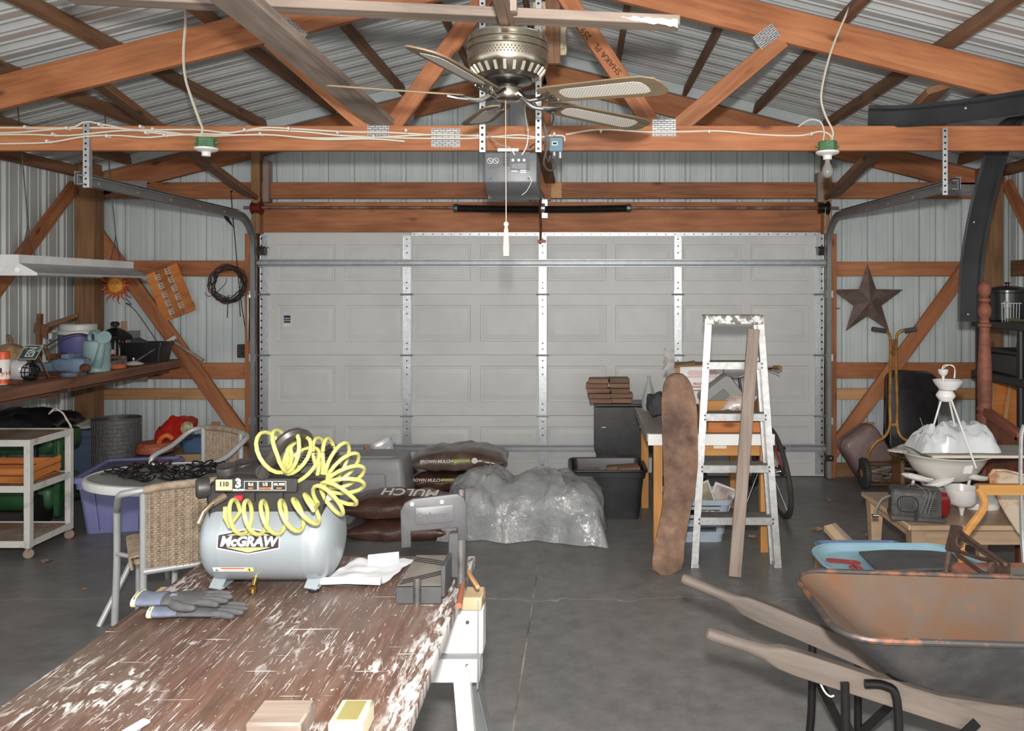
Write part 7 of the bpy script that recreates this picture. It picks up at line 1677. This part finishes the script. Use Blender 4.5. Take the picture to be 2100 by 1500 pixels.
# ================================================================= near right clutter
# iron seat, chair, machine frame
ISM = paint('rusty_cream', (186, 172, 150), .6, .2, (160, 104, 66), 7, .48, .64, .3, 60, (112, 70, 46))
qs = [(2025, 975), (2035, 962), (2060, 962), (2100, 972), (2140, 985), (2145, 1050), (2130, 1100), (2112, 1114), (2098, 1108), (2082, 1088), (2064, 1060), (2042, 1022), (2030, 998)]
c = P(2085, 1030, 3.95); rings = []
for s1, dy in ((1, 0), (1, -.012), (.94, -.014), (.85, .02), (.5, .04), (.08, .045)):
    rings.append([c+(P(x_, y_, 3.95)-c)*s1+Vector((0, dy, 0)) for x_, y_ in qs])
iron = thing('tractor_seat', 'rusty cream cast-iron tractor seat with slots propped upright', 'tractor seat', P(2105, 1114, 3.95))
b = B().loft(rings); part('pan', b, ISM, iron, world=True)
for x_, y_, a in ((2052, 975, 1.2), (2064, 974, .9), (2074, 977, .6), (2086, 982, 1.3), (2046, 999, -.5), (2064, 1030, -.6), (2090, 1022, -.5), (2082, 1062, -.5)):
    q = P(x_, y_, 3.962); part('slot', B().box((0, 0, 0), (.018, .012, .007), T=TR((q.x, 3.955+.01, q.z), ry=a)), BLACKM, iron, world=True)
part('stand', B().tube([P(2105, 1108, 3.97), Vector((P(2105, 1108, 3.97).x, 4.0, .40))], .012, 8), RUST, iron, world=True)
OCH = wood('ochre_beech', (196, 146, 80), (178, 124, 62), (146, 98, 48), knots=False)
cx_, cy_ = 2.02, 3.86
wch = thing('dining_chair', 'ochre bent-wood chair with a worn red seat behind the wheelbarrow', 'chair', (1.95, 3.45, 0))
RSEAT = paint('worn_red_vinyl', (166, 108, 90), .5, 0, (150, 92, 76), 9)
xs0, xs1, ysn, ysf, zs_ = 1.62, 2.02, 3.10, 3.55, .44
part('seat', B().loft([[(x_+(xs0+xs1)/2, y_+(ysn+ysf)/2, z_) for x_, y_ in rrect((xs1-xs0)*s1, (ysf-ysn)*s1, .03)] for z_, s1 in ((zs_-.05, .98), (zs_-.04, 1), (zs_-.012, 1), (zs_, .95))]), RSEAT, wch, world=True)
for a_, b_ in (((xs0+.02, ysn), (xs1, ysn)), ((xs0+.02, ysn), (xs0+.02, ysf)), ((xs1, ysn), (xs1, ysf))): board('seat_rail', (*a_, zs_-.085), (*b_, zs_-.085), .022, .065, OCH, wch)
for X, Y in ((xs0+.03, ysn+.01), (xs1-.02, ysn+.01), (xs0+.03, ysf), (xs1-.02, ysf)): board('leg', (X, Y, 0), (X, Y, zs_-.05), .04, .04, OCH, wch, up=Vector((0, 1, 0)))
part('back_upright', B().tube(smoothpath([Vector((1.70, 3.56, .36)), Vector((1.69, 3.575, .52)), P(2018, 1040, 3.58)+Vector((-.0, 0, 0)), P(2006, 1002, 3.60)], 6), .018, 8, flat=(1, .8)), OCH, wch, world=True)
part('back_upright', B().tube(smoothpath([Vector((2.02, 3.56, .36)), Vector((2.03, 3.575, .52)), Vector((2.04, 3.58, .66)), Vector((2.04, 3.60, .76))], 6), .018, 8, flat=(1, .8)), OCH, wch, world=True)
part('top_rail', B().beam(P(2004, 1004, 3.60), Vector((2.05, 3.60, P(2004, 1004, 3.6).z)), .03, .045), OCH, wch, world=True)
mp = thing('metal_plate', 'thin grey metal plate lying on the red chair seat', 'metal plate', (1.85, 3.35, zs_)); part('plate', B().loft([[(1.70, 3.46, zs_+.003+k), (2.05, 3.46, zs_+.003+k), (2.05, 3.26, zs_+.003+k), (1.80, 3.26, zs_+.003+k)] for k in (0, .004)]), paint('plate_grey', (150, 146, 140), .4, .4), mp, world=True)
part('rim', B().tube([(1.70, 3.46, zs_+.006), (1.80, 3.26, zs_+.006), (2.05, 3.26, zs_+.006)], .003, 6), GALV, mp, world=True)
# rusty treadle bracket
trd = thing('treadle_bracket', 'rusty cast-iron treadle bracket leaning on the red chair', 'iron bracket', (1.58, 3.2, 0))
IRN = paint('brown_iron', (104, 82, 72), .75, .3, (86, 66, 58), 14, bump=.3)
yy = 3.28; A_, B_2 = P(1962, 1085, 3.52), P(2052, 1180, 3.08)
def TI(x_, y_): 
    u = ((x_-1962)/(2052-1962)); return P(x_, y_, 3.52+(3.08-3.52)*max(-.1, min(1.1, u)))
part('post', B().loft([[TI(x_, y_)+Vector((0, dy_, 0)) for x_, y_ in ((1952, 1078), (1972, 1080), (1966, 1135), (1940, 1128))] for dy_ in (-.012, .012)]), IRN, trd, world=True)
part('post', B().loft([[TI(x_, y_)+Vector((0, dy_, 0)) for x_, y_ in ((2044, 1145), (2070, 1155), (2066, 1200), (2040, 1196))] for dy_ in (-.012, .012)]), IRN, trd, world=True)
for pts in (((1970, 1092), (2062, 1158)), ((1966, 1098), (2048, 1156)), ((1964, 1130), (2010, 1146), (2046, 1150)), ((1962, 1136), (2020, 1180), (2040, 1192)), ((1966, 1140), (2030, 1186))):
    part('bar', B().tube(smoothpath([TI(*p) for p in pts], 4), .008, 8), IRN, trd, world=True)
for x_, y_ in ((1969, 1112), (2036, 1168), (2040, 1182)):
    q = TI(x_, y_); part('scroll', B().tube([q+Vector((.022*math.cos(a)*(1-.05*k), 0, .03*math.sin(a)*(1-.05*k))) for k, a in enumerate([j*.7 for j in range(12)])], .006, 6), IRN, trd, world=True)
part('leg', B().tube([TI(1948, 1120), Vector((1.52, 3.50, 0))], .012, 8), IRN, trd, world=True); part('leg', B().tube([TI(2052, 1196), Vector((1.60, 3.08, 0))], .012, 8), IRN, trd, world=True)
# chrome tube at the frame edge
cable('chrome_tube', [(2100, 872, 3.6), (2094, 900, 3.6), (2093, 1000, 3.6), (2096, 1108, 3.6), (2100, 1180, 3.55), (2106, 1420, 3.42)], 3.6, .009, GALV, 'thin upright chrome tube at the right edge of the picture', 'tube')
# blue tote, sled, wood offcuts
M = TR((1.46, 4.08, 0)); b_t = thing('storage_tote', 'blue tote under the plastic sled behind the wheelbarrow', 'storage tote', M=M); part('body', tub(.42, .38, .305, .88, .04), paint('tote_sky', (104, 124, 160), .45), b_t)
part('rim', B().tube([Vector((x_, y_, .302)) for x_, y_ in rrect(.444, .40, .045)], .008, 8, True), paint('tote_sky', (104, 124, 160), .45), b_t)
SLD = paint('sled_blue', (150, 186, 200), .4, 0, (140, 176, 192), 4); c = Vector((1.505, 3.84, .319))
sl = thing('plastic_sled', 'pale blue plastic sled with worn red print and a dark mat in it', 'sled', c)
def srg(s1, z_, w_=.76, d_=.46, r__=.17): return [(x_*s1, y_*s1+(0), z_) for x_, y_ in rrect(w_, d_, r__, 7)]
part('shell', B().loft([srg(.84, 0), srg(.90, .012), srg(.95, .035), srg(1, .042), srg(1.0, .036), srg(.97, .040), srg(.935, .036), srg(.88, .014), srg(.82, .008)]), SLD, sl)
RDP = paint('worn_red_print', (176, 70, 64), .5, 0, (150, 186, 200), 16, .56, .62)
for x_, y_, w_, d_, rz_ in ((-.24, .04, .16, .06, -.3), (-.21, -.05, .06, .08, .1), (.06, .165, .14, .03, -.25), (.20, .13, .18, .04, -.2), (.02, -.15, .1, .02, .0)):
    part('red_print', B().loft([[(a_, e_, .0125) for a_, e_ in rrect(w_, d_, d_*.4, 4)], [(a_, e_, .0132) for a_, e_ in rrect(w_, d_, d_*.4, 4)]], True, False, True, TR((x_, y_, 0), rz=rz_)), RDP, sl)
mt = thing('foam_mat', 'dark grey foam mat lying in the pale blue sled', 'mat', c+Vector((.09, 0, .014)))
def matf(u, v): return c+Vector((-.14+u*.44+.0*v, -.165+v*.28-(.03*u if v > .5 else -.012*u), .036+.014*math.sin(3*u)+.006*nz((u*3, v*3, 1))))
part('mat', B().grid(matf, 16, 10).solid(.012), paint('foam_charcoal', (78, 78, 80), .75, 0, (88, 88, 90), 12), mt, world=True)
board('wood_offcut', P(1697, 1082, 4.60), P(1735, 1122, 4.42), .05, .035, BIR, up=Vector((0, -1, 1)), label='pale wood offcut sticking up behind the sled', cat='wood offcut')
board('wood_offcut', P(1706, 1076, 4.62), P(1748, 1118, 4.44), .05, .012, WEATH, up=Vector((0, -1, 1)), label='thin grey wood strip beside the pale offcut behind the sled', cat='wood offcut')
ob2 = thing('offcut_box', 'low wooden box behind the sled holding offcuts', 'box', (1.43, 4.45, 0)); part('box', B().box((1.43, 4.45, .095), (.22, .2, .19)).bevel(.004), CARD, ob2, world=True)
# ================================================================= wheelbarrow
WBK = paint('black_tray_paint', (66, 66, 67), .55, .2, (82, 80, 78), 9, bump=.2); RSTI = paint('tray_rust', (112, 78, 53), .85, 0, (102, 88, 77), 3.5, .42, .62, .3, 90, (132, 88, 50))
wbw = thing('wheelbarrow', 'rusty steel wheelbarrow with weathered wooden handles', 'wheelbarrow', (1.05, 2.5, 0))
def trg(x0_, x1_, y0_, y1_, z0_, z1_, r__, n=7):
    q = rrect(x1_-x0_, y1_-y0_, r__, n); out = []
    for x_, y_ in q:
        X = x_+(x0_+x1_)/2; u = (X-x0_)/(x1_-x0_); out.append((X, y_+(y0_+y1_)/2, z0_+(z1_-z0_)*u))
    return out
rimL = trg(.725, 1.62, 2.235, 2.79, .668, .640, .11); mid = trg(.80, 1.58, 2.265, 2.755, .60, .58, .10); low = trg(.90, 1.53, 2.31, 2.71, .51, .46, .09); bot = trg(.98, 1.48, 2.345, 2.675, .475, .405, .08)
inn = lambda ring, d_: [(x_+(1.15-x_)*d_*2, y_+(2.51-y_)*d_*2, z_+.012*(d_ > .007)) for x_, y_, z_ in ring]
b = B().loft([bot, low, mid, rimL], False); b.bm.faces.new(b.vs(bot)); part('tray_outside', b, WBK, wbw, world=True)
b = B().loft([inn(rimL, .006), inn(mid, .012), inn(low, .014), inn(bot, .02)], False); b.bm.faces.new(b.vs(inn(bot, .02))); part('tray_inside', b, RSTI, wbw, world=True)
part('rolled_rim', B().tube([Vector(p) for p in rimL], .010, 8, True), paint('rim_worn', (80, 76, 74), .5, .4, (140, 98, 74), 12, .5, .62), wbw, world=True)
WH_ = wood('handle_ash', (130, 118, 108), (108, 97, 89), (78, 70, 65), knots=False, bump=.3)
for s_, g_, e_ in (('near', PZ(1447, 1298, .60), Vector((1.36, 2.50, .262))), ('far', PZ(1397, 1185, .60), Vector((1.36, 2.63, .262)))):
    dirv = (e_-g_).normalized(); L_ = (e_-g_).length; b = B(); rings = []
    side = Vector((0, 1, 0)); side = (side-dirv*side.dot(dirv)).normalized(); upv = dirv.cross(side)*-1
    for u, hw, hh, rd_ in ((0, .006, .006, .9), (.004, .015, .015, .9), (.02, .019, .019, 1), (.13, .018, .018, 1), (.19, .02, .022, .8), (.24, .021, .034, .45), (.30, .021, .036, .2), (L_, .021, .036, .15)):
        q = rrect(2*hw, 2*hh, min(hw, hh)*min(.98, rd_), 4); rings.append([g_+dirv*u+side*x_+upv*y_ for x_, y_ in q])
    hM = beamM(g_, e_); b.loft(rings); b.warp(lambda p, hM=hM: hM.inverted() @ p); part('handle', b, WH_, wbw, M=hM)
    # wedge between handle and tray
    a0_ = g_+dirv*(L_*.52)+upv*.036*(1 if upv.z > 0 else -1); a1_ = g_+dirv*(L_*.99)+upv*.036*(1 if upv.z > 0 else -1)
    top1 = Vector((a1_.x, a1_.y, a1_.z+.075)); sdv = side*.02
    part('wedge', B().loft([[a0_-sdv, a1_-sdv, top1-sdv], [a0_+sdv, a1_+sdv, top1+sdv]]), WH_, wbw, world=True)
for Y in (2.44, 2.78):
    sg = -1 if Y < 2.6 else 1
    part('leg', B().tube(smoothpath([(.86, Y-sg*.0, .445), (.92, Y, .44), (.955, Y+sg*.005, .40), (.96, Y+sg*.01, .2), (.955, Y+sg*.01, .03), (.92, Y+sg*.01, .014), (.82, Y+sg*.01, .014), (.79, Y+sg*.01, .04), (.80, Y+sg*.01, .2), (.80, Y, .45)], 5), .0135, 10), BLACKM, wbw, world=True)
    part('leg_brace', B().beam((.955, Y, .10), (1.2, Y, .33), .006, .03), BLACKM, wbw, world=True); part('leg_brace', B().beam((.80, Y, .33), (.95, Y, .03), .006, .03), BLACKM, wbw, world=True)
part('cross_bar', B().tube([(.80, 2.44, .06), (.80, 2.78, .06)], .011, 8), BLACKM, wbw, world=True)
part('tyre', B().lathe([(.10, -.045), (.165, -.05), (.195, -.03), (.20, 0), (.195, .03), (.165, .05), (.10, .045)], 40, TR((1.44, 2.565, .2), rx=math.pi/2)), TYRE, wbw, world=True)
part('wheel_hub', B().lathe([(.10, -.03), (.095, -.04), (.05, -.02), (.03, -.055), (.03, .055), (.05, .02), (.095, .04), (.10, .03)], 28, TR((1.44, 2.565, .2), rx=math.pi/2)), GOLD_, wbw, world=True)
part('axle', B().tube([(1.44, 2.47, .2), (1.44, 2.66, .2)], .010, 10), DKSTEEL, wbw, world=True)
for Y in (2.48, 2.65): part('axle_bracket', B().beam((1.44, Y, .2), (1.38, Y, .27), .02, .03), BLACKM, wbw, world=True)
part('string', B().tube(smoothpath([(.72, 2.46, .465), (.74, 2.45, .42), (.76, 2.455, .40), (.77, 2.45, .405)], 4), .003, 6), CORDW, wbw, world=True)
# ================================================================= leaves and chips on the floor
LEAF = paint('dry_leaf', (150, 104, 72), .8, 0, (176, 150, 122), 20)
for k, (px, py, w_, lb_) in enumerate(((95, 1153, .05, 'beside the white cart leg'), (172, 1212, .03, 'in front of the white cart'), (1543, 1104, .05, 'between ladder and bicycle'), (1675, 1088, .06, 'right of the bicycle wheel'), (1782, 1100, .05, 'by the coffee table leg'), (1700, 1028, .03, 'in front of the reel mower'))):
    c = PZ(px, py, 0); q = B(); w_ *= .65
    def lf_(u, v, c=c, w_=w_, k=k): return c+Vector(((u-.5)*w_*2*math.sin(math.pi*(.1+.8*v)), (v-.5)*w_*1.6, .004+.008*abs(u-.5)*2+.004*math.sin(5*v+k)))
    q.grid(lf_, 5, 7); q.solid(.0012); single('dry_leaf', q, LEAF, 'curled dry leaf on the floor '+lb_, 'leaf', 'dry leaves on the floor')
